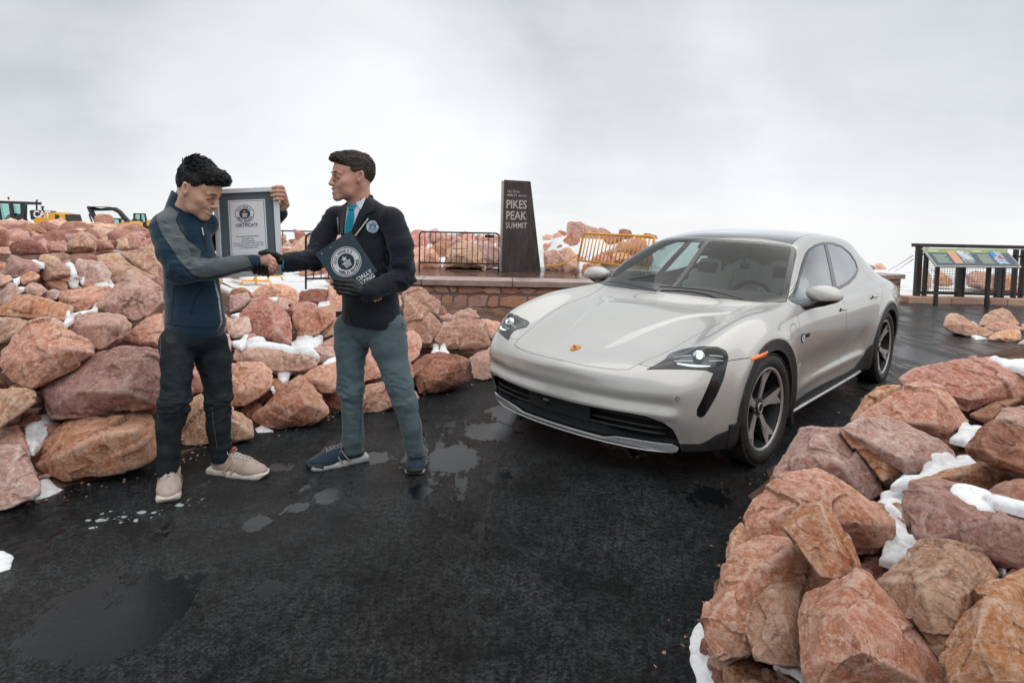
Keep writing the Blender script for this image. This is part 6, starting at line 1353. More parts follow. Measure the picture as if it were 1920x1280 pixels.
def build_wheel(side, CM):
    """side +1 left. local: axle along y, outer face towards +y*side"""
    w = empty('wheel')
    ty = MB(); prof = [(.262, .085), (.275, .103), (.30, .113), (.325, .110), (.343, .098), (.3505, .080), (.3505, .028), (.345, .024), (.345, .018), (.3505, .014)]
    prof = prof + [(r, -h) for r, h in prof[::-1]]
    ty.lathe([(r, h*side) for r, h in prof], 72); t = ty.build('tyre', CM['tyre'], w, True, angle=40)
    # shoulder blocks
    sb = MB()
    for k in range(60):
        a = 2*math.pi*k/60; M = Matrix.Rotation(-a, 4, 'Y')
        sb.box((.3475, side*.094, 0), (.010, .020, .024), M, bev=.002, rot=(0, 0, side*-.45))
    sb.build('tread_block', CM['tyre'], t)
    rb = MB(); rb.lathe([(.258, .098*side), (.266, .094*side), (.268, .086*side), (.25, .078*side), (.243, .05*side), (.236, -.09*side), (.262, -.095*side)], 72)
    rb.build('rim_barrel', CM['rimdark'], w, True, angle=35)
    rr = MB(); rr.lathe([(.246, .086*side), (.249, .094*side), (.259, .0985*side), (.2655, .096*side), (.267, .088*side)], 72)
    rr.build('rim_lip', CM['rim'], w, True, angle=50)
    # five spokes: machined face over a darker body
    for k in range(5):
        a = math.pi/2+2*math.pi*k/5; M = Matrix.Rotation(-a, 4, 'Y') @ Matrix.Rotation(R(-90*side), 4, 'X') if False else Matrix.Rotation(-a, 4, 'Y')
        def face(pts, d0, d1, bev):
            # pts (r, t): radial along x, tangential along z; y depth follows a dished profile
            m = bmesh.new(); dish = lambda r, d: (d + .036*max(0, (r-.10)/.15)**1.4 - .0)*side
            lo = [m.verts.new((r, dish(r, d0), t)) for r, t in pts]; hi = [m.verts.new((r, dish(r, d1), t)) for r, t in pts]
            n = len(pts); m.faces.new(lo[::-1]); m.faces.new(hi)
            for i in range(n): m.faces.new((lo[i], lo[(i+1) % n], hi[(i+1) % n], hi[i]))
            bmesh.ops.triangulate(m, faces=[f for f in m.faces if len(f.verts) > 4])
            return m
        out = [(.05, .023), (.10, .022), (.16, .026), (.20, .032), (.232, .050), (.252, .062), (.254, .03), (.255, 0), (.254, -.03), (.252, -.062), (.232, -.050), (.20, -.032), (.16, -.026), (.10, -.022), (.05, -.023)]
        wide = [(r, t*1.45 if r < .23 else t*1.12) for r, t in out]
        b1 = MB(); b1._merge(face(wide, .012, .046, 0), M); sp = b1.build('spoke', CM['rimdark'], w)
        # face plate split by a dark groove towards the rim (Y shape)
        b2 = MB()
        for sgn in (1, -1):
            pts = [(.058, .0), (.058, .019*sgn), (.10, .0175*sgn), (.16, .0205*sgn), (.20, .0260*sgn), (.232, .048*sgn), (.253, .061*sgn), (.2505, .046*sgn), (.240, .030*sgn), (.222, .006*sgn), (.215, .0)]
            b2._merge(face(pts, .046, .0505, 0), M)
        b2.build('spoke_face', CM['rim'], sp)
    hb = MB(); hb.lathe([(.0, .060*side), (.030, .060*side), (.034, .056*side), (.036, .050*side), (.062, .048*side), (.072, .040*side), (.072, .01*side)], 40); h = hb.build('hub', CM['rimdark'], w, True, angle=40)
    hc = MB(); hc.lathe([(.026, .0605*side), (.028, .0635*side), (.033, .0635*side), (.035, .058*side)], 32); hc.build('hub_cap_ring', CM['rim'], h, True)
    for k in range(5):
        a = math.pi/2+math.pi/5+2*math.pi*k/5
        nb = MB(); nb.lathe([(.0, .054*side), (.007, .054*side), (.0085, .050*side), (.0085, .04*side)], 8, Matrix.Translation((.055*math.cos(a), 0, .055*math.sin(a)))); nb.build('lug_bolt', CM['disc'], h)
    db = MB(); db.lathe([(.07, .0), (.19, .0), (.19, -.03*side), (.07, -.03*side)], 48); db.build('brake_disc', CM['disc'], w)
    cb = MB(); cb.box((.0, -.015*side, 0), (.10, .09, .22), Matrix.Rotation(R(25), 4, 'Y') @ Matrix.Translation((.165, 0, 0)), bev=.02); cb.build('brake_caliper', CM['rimdark'], w)
    return w
def build_car():
    CM = car_materials()
    car = empty('car', CAR_POS, CAR_YAW, 'light grey estate car with black wheel-arch cladding and lit headlights on the wet asphalt', 'car')
    S = car_surface(); G = car_regions()
    for k in ('hole1', 'hole2', 'arch1', 'arch2', 'lens', 'house', 'silv', 'grill', 'apron', 'flap', 'rock', 'bpil', 'swin', 'swt', 'frit', 'wind', 'roofg', 'hood', 'doorf', 'doorr', 'bump', 'rear', 'port'): S.cut(G[k])
    C = S.cen(); cls = np.full(len(C), 'body', dtype='U12'); done = np.zeros(len(C), bool)
    def setc(mask, name):
        m = mask & ~done; cls[m] = name; done[m] = True
    g = {k: f(C) < 0 for k, f in G.items()}
    setc(g['hole1'] | g['hole2'], 'hole'); setc(g['arch1'], 'arch1'); setc(g['arch2'], 'arch2'); setc(g['lens'], 'lens'); setc(g['house'], 'house')
    setc(g['grill'], 'grill'); setc(g['silv'], 'silv'); setc(g['apron'], 'apron'); setc(g['flap'], 'flap'); setc(g['rock'], 'rock')
    setc(g['bpil'] & g['swt'], 'bpil'); setc(g['swin'] & (C[:, 0] > -1.85), 'swinf'); setc(g['swin'], 'swinr'); setc(g['swt'], 'swt')
    setc(g['wind'], 'wind'); setc(g['frit'], 'frit'); setc(g['roofg'], 'roofg'); setc(g['hood'], 'hood'); setc(g['port'], 'port'); setc(g['doorf'], 'doorf'); setc(g['doorr'], 'doorr')
    setc(g['bump'] & (C[:, 0] > .1), 'bump'); setc((C[:, 0] > -.66) & (C[:, 2] < .98) & (C[:, 1] > .5), 'fender'); setc(g['rear'] & (C[:, 2] < 1.02), 'rearend')
    def T_(n): return S.T[cls == n]
    both = lambda n, mat, name, **k: tri_obj(name, piece(S.P, S.N, T_(n), mirror=2, **k), CM[mat], car)
    def lr(n, mat, name, **k):
        return [tri_obj(name, piece(S.P, S.N, T_(n), mirror=m, **k), CM[mat], car) for m in (0, 1)]
    both('hood', 'paint', 'bonnet'); bump = both('bump', 'paint', 'front_bumper'); both('body', 'paint', 'body_shell', gap=.0015)
    both('rearend', 'paint', 'rear_bumper'); both('frit', 'black', 'windscreen_border', gap=.001, flange=.004); wd = both('wind', 'glass', 'windscreen', gap=0, flange=0)
    both('roofg', 'roofglass', 'glass_roof', gap=.0015, flange=.006)
    lr('fender', 'paint', 'front_wing'); lr('port', 'paint', 'charge_port_flap', gap=.0024); df = lr('doorf', 'paint', 'front_door', gap=.0028); dr = lr('doorr', 'paint', 'rear_door', gap=.0028)
    lr('swinf', 'sglass', 'front_side_window', gap=0, flange=0, push=.002); lr('swinr', 'sglass', 'rear_side_window', gap=0, flange=0, push=.002)
    lr('swt', 'black', 'window_trim', gap=0, flange=.006, push=-.002); lr('bpil', 'black', 'door_pillar', gap=0, flange=.006, push=-.001)
    for n in ('arch1', 'arch2'): lr(n, 'clad', 'wheel_arch_cladding', gap=-.001, flange=.03, push=-.010)
    lr('flap', 'clad', 'bumper_corner_cladding', gap=-.001, flange=.02, push=-.006); lr('rock', 'clad', 'sill_cladding', gap=-.001, flange=.02, push=-.008)
    both('silv', 'silver', 'skid_plate', gap=0, flange=.012, push=-.010); both('apron', 'clad', 'lower_grille_panel', gap=0, flange=.03, push=.014)
    # ---- inner lining so that gaps and glass show a dark cabin
    keep = ~np.isin(cls, ['hole', 'lens', 'house', 'grill', 'swinf', 'swinr', 'wind', 'roofg'])
    P, N, T = piece(S.P, S.N, S.T[keep], gap=0, flange=0, mirror=2, push=.020)
    tri_obj('inner_lining', (P, -N, T[:, ::-1]), CM['inner'], car)
    # ---- lamps
    for m in (0, 1):
        sg = 1 if m == 0 else -1
        hs = T_('house'); u = np.unique(hs); depth = np.zeros(len(S.P)); f = -G['house'](S.P[u]); low = sstep(S.P[u][:, 2], .685, .655)
        depth[u] = np.clip(f, 0, .05)*(.25+1.3*low)
        P2 = S.P-S.N*depth[:, None]
        hb = tri_obj('headlamp_housing', piece(P2, S.N, hs, gap=.001, flange=.03, mirror=m), CM['black'], car)
        tri_obj('lamp_lens', piece(S.P, S.N, T_('lens'), gap=0, flange=0, mirror=m), CM['lensg'], hb)
        # bowl: the lens outline offset inwards
        D = np.array([.75, .48, .42]); F3 = lambda L, d: [Vector((x-D[0]*d, (y-D[1]*d)*sg, z-D[2]*d)) for x, y, z in L]
        u = np.unique(T_('lens')); f = -G['lens'](S.P[u]); depth[:] = 0; depth[u] = .006+.060*sstep(f, 0, .014)
        tri_obj('lamp_bowl', piece(S.P-D*depth[:, None], S.N, T_('lens'), gap=0, flange=0, mirror=m), CM['bowl'], hb)
        c = F3([(.578, .790, .748)], .030)[0]; ax = Vector((.80, .50*sg, .22)).normalized(); Mx = frame_matrix(c, ax.cross(Vector((0, 0, 1))), ax)
        pr = MB(); pr.lathe([(0, .020), (.014, .018), (.026, .010), (.031, 0), (.035, -.002), (.036, -.03)], 28, Mx); pr.build('projector', CM['chrome'], hb, True)
        gl = MB(); gl.lathe([(0, .0235), (.010, .0215), (.018, .016)], 20, Mx); gl.build('projector_light', CM['led'], hb, True)
        for L in ([(.624, .650, .720), (.607, .700, .734), (.596, .745, .743)], [(.548, .834, .751), (.507, .870, .748), (.478, .888, .740)], [(.670, .675, .707), (.646, .722, .715), (.621, .773, .720)], [(.566, .844, .724), (.520, .875, .723), (.485, .893, .720)]):
            bl = MB(); bl.tube(catmull(F3(L, .012), 4), .0030, 6); bl.build('light_blade', CM['chrome'], hb, True)
        L = catmull(F3([(.676, .700, .702), (.662, .745, .699), (.642, .785, .697), (.615, .818, .697), (.575, .855, .698)], .016), 4)
        ls = MB(); ls.tube(L, [.006*math.sin(math.pi*(i+.6)/(len(L)+.2))+.003 for i in range(len(L))], 8, flat=.7); ls.build('daytime_light', CM['led'], hb, True)
        # amber side marker
        mk = [(.262, .718), (.085, .737), (.115, .708), (.270, .697)]
        mb = MB(); yb = lambda x: np.interp(x, [.08, .15, .27], [.992, .986, .966])
        pts = [(x, (yb(x)+.006)*sg, z) for x, z in mk]; bk = [(x, (yb(x)-.03)*sg, z) for x, z in mk]
        mb.add(pts+bk, [(0, 1, 2, 3), (4, 5, 6, 7), (0, 4, 5, 1), (1, 5, 6, 2), (2, 6, 7, 3), (3, 7, 4, 0)])
        bmesh.ops.bevel(mb.bm, geom=mb.bm.edges[:], offset=.004, segments=2, affect='EDGES'); mb.build('side_marker', CM['amber'], car, True)
    # ---- grille internals
    bx = MB(); yy = [-.72, -.5, -.25, 0, .25, .5, .72]; xb = lambda y: np.interp(abs(y), [0, .25, .5, .72], [.80, .79, .745, .66])
    for a, b in zip(yy[:-1], yy[1:]): bx.add([(xb(a), a, .22), (xb(b), b, .22), (xb(b), b, .42), (xb(a), a, .42)], [(0, 1, 2, 3)])
    bx.build('intake_back', CM['under'], car, recalc=False)
    xf = lambda y, o=0: float(np.interp(abs(y), [0, .19, .365, .51, .60, .69, .74], [.925, .918, .896, .862, .828, .772, .735]))-o
    for z, o, y0 in ((.372, .055, .25), (.335, .035, .25), (.303, .03, .24)):
        for s in (1, -1):
            sl = MB(); sl.tube([(xf(y, o), y*s, z-.02*max(0, (y-.5))*2) for y in np.linspace(y0, .68 if z < .36 else .62, 10)], .009, 8, flat=.8); sl.build('grille_slat', CM['clad'], car, True)
    cp = MB(); ys = np.linspace(-.25, .25, 13)
    cp.add([(xf(y, .022), y, .388) for y in ys]+[(xf(y, .018), y, .296) for y in ys], [(i, i+1, i+14, i+13) for i in range(12)]); pn = cp.build('radar_panel', CM['mesh'], car, True)
    for z in np.linspace(.302, .382, 13):
        ln_ = MB(); ln_.tube([(xf(y, .0165), y, z) for y in ys], .0016, 4); ln_.build('rib', CM['clad'], pn, True)
    cm = MB(); cm.lathe([(0, .012), (.012, .011), (.018, .006), (.026, .004), (.030, -.02)], 24, frame_matrix((xf(.09, .012), -.085, .352), (0, 1, 0), (1, 0, 0))); cm.build('front_camera', CM['black'], car, True)
    for s in (1, -1):
        for (y, z, x) in ((.759, .522, .765), (.43, .50, .893)):
            if y == .43: continue
            d = Vector((.80, .60*s, 0)).normalized(); ps = MB(); ps.lathe([(.0085, .0012), (.0105, .0016), (.0112, -.002)], 20, frame_matrix(Vector((x, y*s, z)), d.cross(Vector((0, 0, 1))), d)); ps.build('parking_sensor', CM['mesh'], car, True)
    # silver lower edge with three small tabs
    lp = MB(); lp.tube([(xf(y, -.012)-.045, y, .190) for y in np.linspace(-.72, .72, 41)], .007, 8, flat=.6); lp.build('lip_strip', CM['silver'], car, True)
    # ---- wheel housings, floor
    for cx in (-.02, -2.904):
        for s in (1, -1):
            wl = MB(); wl.lathe([(.384, .955*s), (.384, .52*s), (.02, .52*s)], 40, Matrix.Translation((cx, 0, .345)), a0=R(-25), a1=R(205)); wl.build('wheel_housing', CM['under'], car, True)
    fl = MB()
    for x0, x1, hw in ((.70, .45, .58), (.45, -.5, .52), (-.5, -2.45, .88), (-2.45, -3.35, .52), (-3.35, -3.9, .72)): fl.box(((x0+x1)/2, 0, .215), (abs(x1-x0), hw*2, .03))
    fl.build('floor_pan', CM['under'], car)
    for x in (0, -2.904):
        for s in (1, -1):
            w = build_wheel(s, CM); w.parent = car; w.location = (x, .868*s, .3485); w.rotation_euler = (0, R(-8 if x == 0 else 25), R(-2.0 if x == 0 else 0))
    # ---- sill strip
    for s in (1, -1):
        st = MB(); st.tube([(x, s*(.925+.0*x), z) for x, z in ((-.50, .200), (-.9, .202), (-1.5, .203), (-2.1, .205), (-2.25, .21))], .013, 10, flat=.8); st.build('sill_strip', CM['silver'], car, True)
        cl = MB(); cl.box((-1.42, s*.875, .215), (2.05, .06, .07), bev=.012); cl.build('sill_lower', CM['clad'], car)
        fl2 = MB(); fl2.box((-.50, s*.93, .22), (.06, .05, .20), bev=.012, rot=(0, R(12), 0)); fl2.build('mud_flap', CM['clad'], car)
    # ---- mirrors
    for s in (1, -1):
        mr = empty('wing_mirror'); mr.parent = car
        V = SDF((-1.06, .84, .86), (-.72, 1.16, 1.12), .007)
        V.put(V.ell((-.885, 1.005, 1.015), (.088, .125, .068)), 0); V.put(V.ell((-.86, 1.045, 1.005), (.070, .085, .060)), .02)
        V.put(-(V.X+.945), .008, 'sub') if False else None
        V.d = np.maximum(V.d, -(V.X+.952)); V.d = np.maximum(V.d, .972-V.Z+.10*(V.Y-1.0))
        Vv, Q = V.mesh(); Vv[:, 1] *= s; from_np('mirror_cap', Vv, Q if s > 0 else Q[:, ::-1], CM['paint'], mr)
        V.d = np.full(V.n, 1e3, np.float32); V.put(V.ell((-.885, 1.0, 1.0), (.082, .120, .058)), 0); V.put(V.ecap((-.865, .97, .955), (-.80, .865, .915), .050, .055, .6, (0, 0, 1)), .04)
        V.d = np.maximum(V.d, -(V.X+.948)); V.d = np.maximum(V.d, V.Z-.10*(V.Y-1.0)-.975)
        Vv, Q = V.mesh(); Vv[:, 1] *= s; from_np('mirror_base', Vv, Q if s > 0 else Q[:, ::-1], CM['black'], mr)
        mg = MB(); mg.prism([(.115*math.cos(a)*(.95), .048*math.sin(a)) for a in np.linspace(0, 2*math.pi, 25)[:-1]], 0, .004, frame_matrix((-.953, 1.005*s, 1.012), (0, 1, 0), (0, 0, 1))); mg.build('mirror_glass', CM['chrome'], mr)
    # ---- door handles
    for s in (1, -1):
        for x, z, y, par in ((-1.57, .832, .938, df), (-2.43, .872, .958, dr)):
            p = par[0 if s > 0 else 1]
            rc = MB(); rc.lathe([(.0, .0005), (.8, .001), (1, .0015), (1.02, -.006)], 28, Matrix.Translation((x, y*s, z)) @ Matrix.Diagonal((.085, s, .021, 1))); rc.build('handle_recess', CM['paint'], p, True)
            hd = MB(); hd.tube([(x+.012, (y-.002)*s, z+.003), (x, (y+.010)*s, z+.004), (x-.06, (y+.016)*s, z+.004), (x-.092, (y+.012)*s, z+.003), (x-.10, (y-.002)*s, z+.002)], [.011, .0125, .0125, .0115, .009], 10, flat=.8); hd.build('door_handle', CM['paint'], p, True)
            dk = MB(); dk.lathe([(0, .002), (1, .0022)], 20, Matrix.Translation((x+.045, (y)*s, z+.002)) @ Matrix.Diagonal((.022, s, .017, 1))); dk.build('handle_gap', CM['under'], p, True)
    # ---- wipers, antenna fin
    for pts in (((-.44, .60, .972), (-.50, .30, 1.003), (-.475, -.10, 1.000)), ((-.43, -.10, .968), (-.47, -.40, .992), (-.55, -.66, .990))):
        wp = MB(); wp.tube(smooth_pts(pts, 6), .006, 6); wp.build('wiper', CM['black'], car, True)
    # ---- bonnet badge (generic gold shield with dark quarters)
    bm_ = empty('bonnet_badge'); bm_.parent = car; bm_.location = (.735, 0, .6845); bm_.matrix_local = Matrix.Translation((.735, 0, .6855)) @ Matrix.Rotation(R(16), 4, 'Y') @ Matrix.Rotation(R(90), 4, 'Z') @ Matrix.Scale(1.12, 4)
    sh = [(-.024, .030), (-.012, .033), (0, .031), (.012, .033), (.024, .030), (.0255, .010), (.022, -.010), (.013, -.026), (0, -.034), (-.013, -.026), (-.022, -.010), (-.0255, .010)]
    b = MB(); b.prism(sh, -.004, .003, bev=.001); b.build('shield', CM['gold'], bm_)
    b = MB()
    for q in ([(-.021, .004), (-.003, .004), (-.003, .020), (-.021, .020)], [(.003, -.018), (.013, -.018), (.020, -.001), (.003, -.001)]): b.prism([(x, y) for x, y in q], .003, .0038)
    b.prism([(.006*math.cos(a), .002+.007*math.sin(a)) for a in np.linspace(0, 6.28, 13)[:-1]], .003, .0042); b.build('shield_field', CM['badge_red'], bm_)
    # ---- small stickers on the left door
    st = MB(); st.lathe([(0, .0), (.034, 0)], 28, Matrix.Translation((-.625, .9615, .722))); st.build('round_sticker', CM['navyp'], df[0])
    st = MB(); st.lathe([(0, .0), (.026, 0)], 28, Matrix.Translation((-.625, .9630, .722))); s1 = st.build('sticker_field', CM['white'], df[0])
    st = MB(); st.box((-.625, .9642, .726), (.012, .001, .004)); st.box((-.625, .9642, .715), (.018, .001, .010)); st.box((-.625, .9642, .735), (.008, .001, .006)); st.build('sticker_mark', CM['navyp'], df[0])
    st = MB(); st.box((-.725, .957, .728), (.085, .002, .026), bev=.0008); st.build('side_badge', CM['mesh'], df[0])
    # ---- cabin
    def seat(x, y):
        s = empty('seat'); s.parent = car; s.location = (x, y, 0)
        V = SDF((-.42, -.32, .30), (.35, .32, 1.26), .012)
        V.put(V.rbox((.05, 0, .46), (.26, .25, .09), .07), 0); 
        rot = np.array(Euler((0, R(-16), 0)).to_matrix())
        V.put(V.rbox((-.20, 0, .76), (.07, .205, .30), .07, rot), .04)
        for q in (1, -1): V.put(V.cap((-.13, .215*q, .56), (-.19, .20*q, .90), .055, .04), .03); V.put(V.cap((.25, .22*q, .50), (-.1, .23*q, .50), .05, .05), .03)
        V.put(V.rbox((-.265, 0, 1.03), (.055, .115, .14), .05, rot), .03)
        Vv, Q = V.mesh(); from_np('seat_shell', Vv, Q, CM['cream'], s)
        hd = MB(); hd.box((-.232, 0, 1.075), (.05, .20, .11), bev=.02, rot=(0, R(-16), 0)); hd.build('head_pad', CM['inner'], s); return s
    seat(-1.62, .37); seat(-1.62, -.37)
    V = SDF((-2.95, -.72, .35), (-2.1, .72, 1.2), .02); V.put(V.rbox((-2.40, 0, .47), (.28, .62, .10), .07), 0); V.put(V.rbox((-2.72, 0, .75), (.09, .64, .34), .08, np.array(Euler((0, R(-22), 0)).to_matrix())), .04)
    for y in (-.38, 0, .38): V.put(V.ell((-2.80, y, 1.06), (.06, .14, .08)), .03)
    Vv, Q = V.mesh(); from_np('rear_bench', Vv, Q, CM['cream'], car)
    V = SDF((-1.10, -.80, .55), (-.42, .80, 1.04), .014)
    V.put(V.rbox((-.72, 0, .82), (.26, .76, .085), .07, np.array(Euler((0, R(5), 0)).to_matrix())), 0); V.put(V.ell((-.93, .37, .915), (.12, .20, .055)), .04); V.put(V.rbox((-.98, 0, .70), (.10, .14, .15), .04), .04)
    Vv, Q = V.mesh(); from_np('dashboard', Vv, Q, CM['inner'], car)
    sw = MB(); Ms = frame_matrix((-1.06, .37, .865), (0, 1, 0), Vector((.38, 0, -.92)).cross(Vector((0, 1, 0))) if False else (.90, 0, .42))
    Ms = Matrix.Translation((-1.10, .37, .87)) @ Matrix.Rotation(R(-24), 4, 'Y')
    sw.tube([Ms @ Vector((0, .182*math.cos(a), .178*math.sin(a))) for a in np.linspace(0, 2*math.pi, 33)[:-1]], .0155, 10, closed=True)
    wheel_ = sw.build('steering_wheel', CM['inner'], car, True)
    sb = MB(); sb.box((0, 0, 0), (.03, .14, .10), Ms, bev=.02); sb.box((0, .11, .0), (.012, .12, .028), Ms, bev=.005); sb.box((0, -.11, 0), (.012, .12, .028), Ms, bev=.005); sb.box((0, 0, -.10), (.012, .03, .12), Ms, bev=.005); sb.build('wheel_spokes', CM['inner'], wheel_)
    # rear-view mirror with sensor pod and a small camera on a suction mount
    rm = MB(); rm.box((-1.19, 0, 1.255), (.025, .24, .062), bev=.012); rm.box((-1.135, 0, 1.325), (.10, .20, .03), bev=.01, rot=(0, R(28), 0)); rm.tube([(-1.17, 0, 1.27), (-1.14, 0, 1.32)], .012, 8); rm.build('rear_view_mirror', CM['inner'], car)
    dc = MB(); dc.lathe([(0, 0), (.032, 0), (.03, .01)], 16, frame_matrix((-1.02, .33, 1.26), (0, 1, 0), (-.3, 0, -.9))); dc.tube([(-1.03, .33, 1.25), (-1.07, .33, 1.20)], .008, 8); dc.box((-1.085, .33, 1.165), (.04, .07, .045), bev=.006)
    dc.tube(smooth_pts([(-1.10, .31, 1.15), (-1.11, .24, 1.12), (-1.07, .22, 1.02), (-1.03, .22, .93)], 6), .003, 5); dc.build('dashboard_camera', CM['under'], car)
    hl = MB(); hl.box((-2.0, 0, .55), (2.6, 1.5, .06)); hl.build('cabin_floor', CM['inner'], car)
    # belt-line side panels of the cabin
    for s in (1, -1):
        dp = MB(); dp.box((-1.75, .80*s, .78), (2.0, .06, .34), bev=.03); dp.build('door_lining', CM['inner'], car)
    return car
# ================================================================== PEOPLE
def skin_mat(name, c, c2):
    m, nt, b = material(name, c, .46, spec=.4); b.inputs['Subsurface Weight'].default_value = .12; b.inputs['Subsurface Radius'].default_value = (.02, .008, .004); b.inputs['Subsurface Scale'].default_value = .3
    tc = nt.add('ShaderNodeTexCoord').outputs['Object']; nt.l.new(nt.ramp(nt.noise(tc, 14, 5, .6), [(.3, c2), (.7, c)]), b.inputs['Base Color']); nt.l.new(nt.bump(nt.noise(tc, 260, 4, .7), .15, .001), b.inputs['Normal']); return m
def cloth_mat(name, c, rough=.85, weave=900, var=.22, sheen=.2, bump=.25, scale=6):
    m, nt, b = material(name, c, rough, sheen=sheen, spec=.25); tc = nt.add('ShaderNodeTexCoord').outputs['Object']
    n = nt.noise(tc, scale, 6, .65); nt.l.new(nt.ramp(n, [(.3, tuple(x*(1-var) for x in c)), (.72, tuple(x*(1+var) for x in c))]), b.inputs['Base Color'])
    bb = nt.bump(nt.noise(nt.mapping(tc, (0, 0, 0), (0, 0, 0), (1, 1, .35)), 22, 5, .6), .25, .012); nt.l.new(nt.bump(nt.noise(tc, weave, 2), bump, .0012, bb), b.inputs['Normal']); return m
def vnormals(V, Q):
    a = V[Q]; fn = np.cross(a[:, 2]-a[:, 0], a[:, 3]-a[:, 1]); N = np.zeros_like(V)
    for j in range(4): np.add.at(N, Q[:, j], fn)
    return N/(np.linalg.norm(N, axis=1)[:, None]+1e-9)
def orient(V, Q):
    """make quads wind outwards (positive volume)"""
    a = V[Q]; vol = (np.cross(a[:, 0], a[:, 1])*a[:, 2]).sum()+(np.cross(a[:, 0], a[:, 2])*a[:, 3]).sum()
    return Q if vol > 0 else Q[:, ::-1]
def folds(V, Q, amp, segs, seed, freq=26., noise_amp=.006):
    """cloth relief: creases ringed round the given limb segments, strongest at bends (segs: a, b, bend weight at a, at b)"""
    N = vnormals(V, Q); d = np.zeros(len(V))
    w = V+.03*np.stack([vnoise(V*9+seed+7*i, i) for i in range(3)], 1)
    d += noise_amp*fbm(w*[5, 5, 7]+seed, 3, seed % 31)
    for a, b, wa, wb in segs:
        a, b = np.array(a), np.array(b); e = b-a; L = np.linalg.norm(e); t = ((V-a)@e)/L**2; tt = np.clip(t, 0, 1); q = V-a-tt[:, None]*e; r = np.linalg.norm(q, axis=1)
        near = np.exp(-(r/.16)**2)*np.exp(-((t-tt)*L/.05)**2); wt = wa*np.exp(-(tt*L/.13)**2)+wb*np.exp(-((1-tt)*L/.13)**2)+.18
        side = np.stack([vnoise(np.stack([q[:, 0]*9, q[:, 1]*9, tt*L*3], 1)+seed, k+5) for k in (0, 1)], 1)
        ph = t*L*freq*2.4+4.2*vnoise(V*6.5+seed*1.3, 5)+1.5*side[:, 0]+seed; rid = np.sin(ph); rid = np.sign(rid)*np.abs(rid)**.7
        patch = np.clip(vnoise(V*[9, 9, 11]+seed*3, 8)*1.9+.35, 0, 1)
        d += near*wt*amp*(.17*rid*patch+.85*(fbm(w*[11, 11, 19]+seed*2, 3, 3, ridged=True)-.25)*np.clip(side[:, 1]+.7, 0, 1))
    return V+N*d[:, None]
def raycaster(o):
    from mathutils.bvhtree import BVHTree
    me = o.data; vs = [o.matrix_world @ v.co for v in me.vertices]; return BVHTree.FromPolygons(vs, [tuple(p.vertices) for p in me.polygons])
def drape(name, bvh, poly, mat, parent, off=.003, thick=.002, cell=1.3, dmax=None, fallback=3.5, smooth_=2):
    """a panel with real thickness laid on a surface; the outline is given where the photograph shows it"""
    poly = np.array(poly, float); lo, hi = poly.min(0)-cell*2, poly.max(0)+cell*2
    nx, ny = [max(2, int((h-l)/cell)+1) for l, h in zip(lo, hi)]
    gx, gy = np.meshgrid(np.linspace(lo[0], hi[0], nx), np.linspace(lo[1], hi[1], ny), indexing='ij')
    P = np.stack([gx.ravel(), gy.ravel(), 0*gx.ravel()], 1); i = np.arange(nx*ny).reshape(nx, ny)
    q = np.stack([i[:-1, :-1].ravel(), i[1:, :-1].ravel(), i[1:, 1:].ravel(), i[:-1, 1:].ravel()], 1); T = np.concatenate([q[:, [0, 1, 2]], q[:, [0, 2, 3]]])
    S = Tri(P, np.tile([0., 0, 1], (len(P), 1)), T)
    sc = 2e-3; f = lambda P_: poly_sd(P_[:, :2], poly)
    S.cut(f); c = S.P[S.T].mean(1); T = S.T[f(c) < 0]; u, inv = np.unique(T, return_inverse=True); T = inv.reshape(-1, 3); P = S.P[u]
    D = np.full(len(P), np.nan)
    for k, p in enumerate(P):
        r = ray(p[0], p[1]); h = bvh.ray_cast(CAMP, r.normalized(), 6)
        if h[0] is not None: D[k] = (h[0]-CAMP).length/r.length
    bad = ~np.isfinite(D); med = np.nanmedian(D) if np.isfinite(D).any() else fallback; D[~np.isfinite(D)] = med; D = np.clip(D, med-.12, med+.12)
    T = T[~bad[T].any(1)] if (~bad).any() else T
    nb = [[] for _ in P]
    for a, b, c_ in T: nb[a] += [b, c_]; nb[b] += [a, c_]; nb[c_] += [a, b]
    for _ in range(smooth_): D = np.array([.5*D[k]+.5*np.mean(D[nb[k]]) if nb[k] else D[k] for k in range(len(P))])
    D = D-off
    V = np.array([at(p[0], p[1], d) for p, d in zip(P, D)]); V2 = np.array([at(p[0], p[1], d+thick) for p, d in zip(P, D)]); n = len(V)
    E_ = np.concatenate([T[:, [0, 1]], T[:, [1, 2]], T[:, [2, 0]]]); _, inv, cnt = np.unique(np.sort(E_, 1), axis=0, return_inverse=True, return_counts=True); B = E_[cnt[inv.ravel()] == 1]
    faces = [tuple(t) for t in T]+[tuple(t[::-1]+n) for t in T]+[(b[0], b[1], b[1]+n, b[0]+n) for b in B]
    o_ = parent.matrix_world.translation if parent else Vector((0, 0, 0)); VV = np.concatenate([V, V2])-np.array(o_)
    me = bpy.data.meshes.new(name); me.from_pydata(VV.tolist(), [], faces); me.update(); bm = bmesh.new(); bm.from_mesh(me); bmesh.ops.recalc_face_normals(bm, faces=bm.faces[:]); bm.to_mesh(me); bm.free()
    return link(name, me, mat, parent, True)
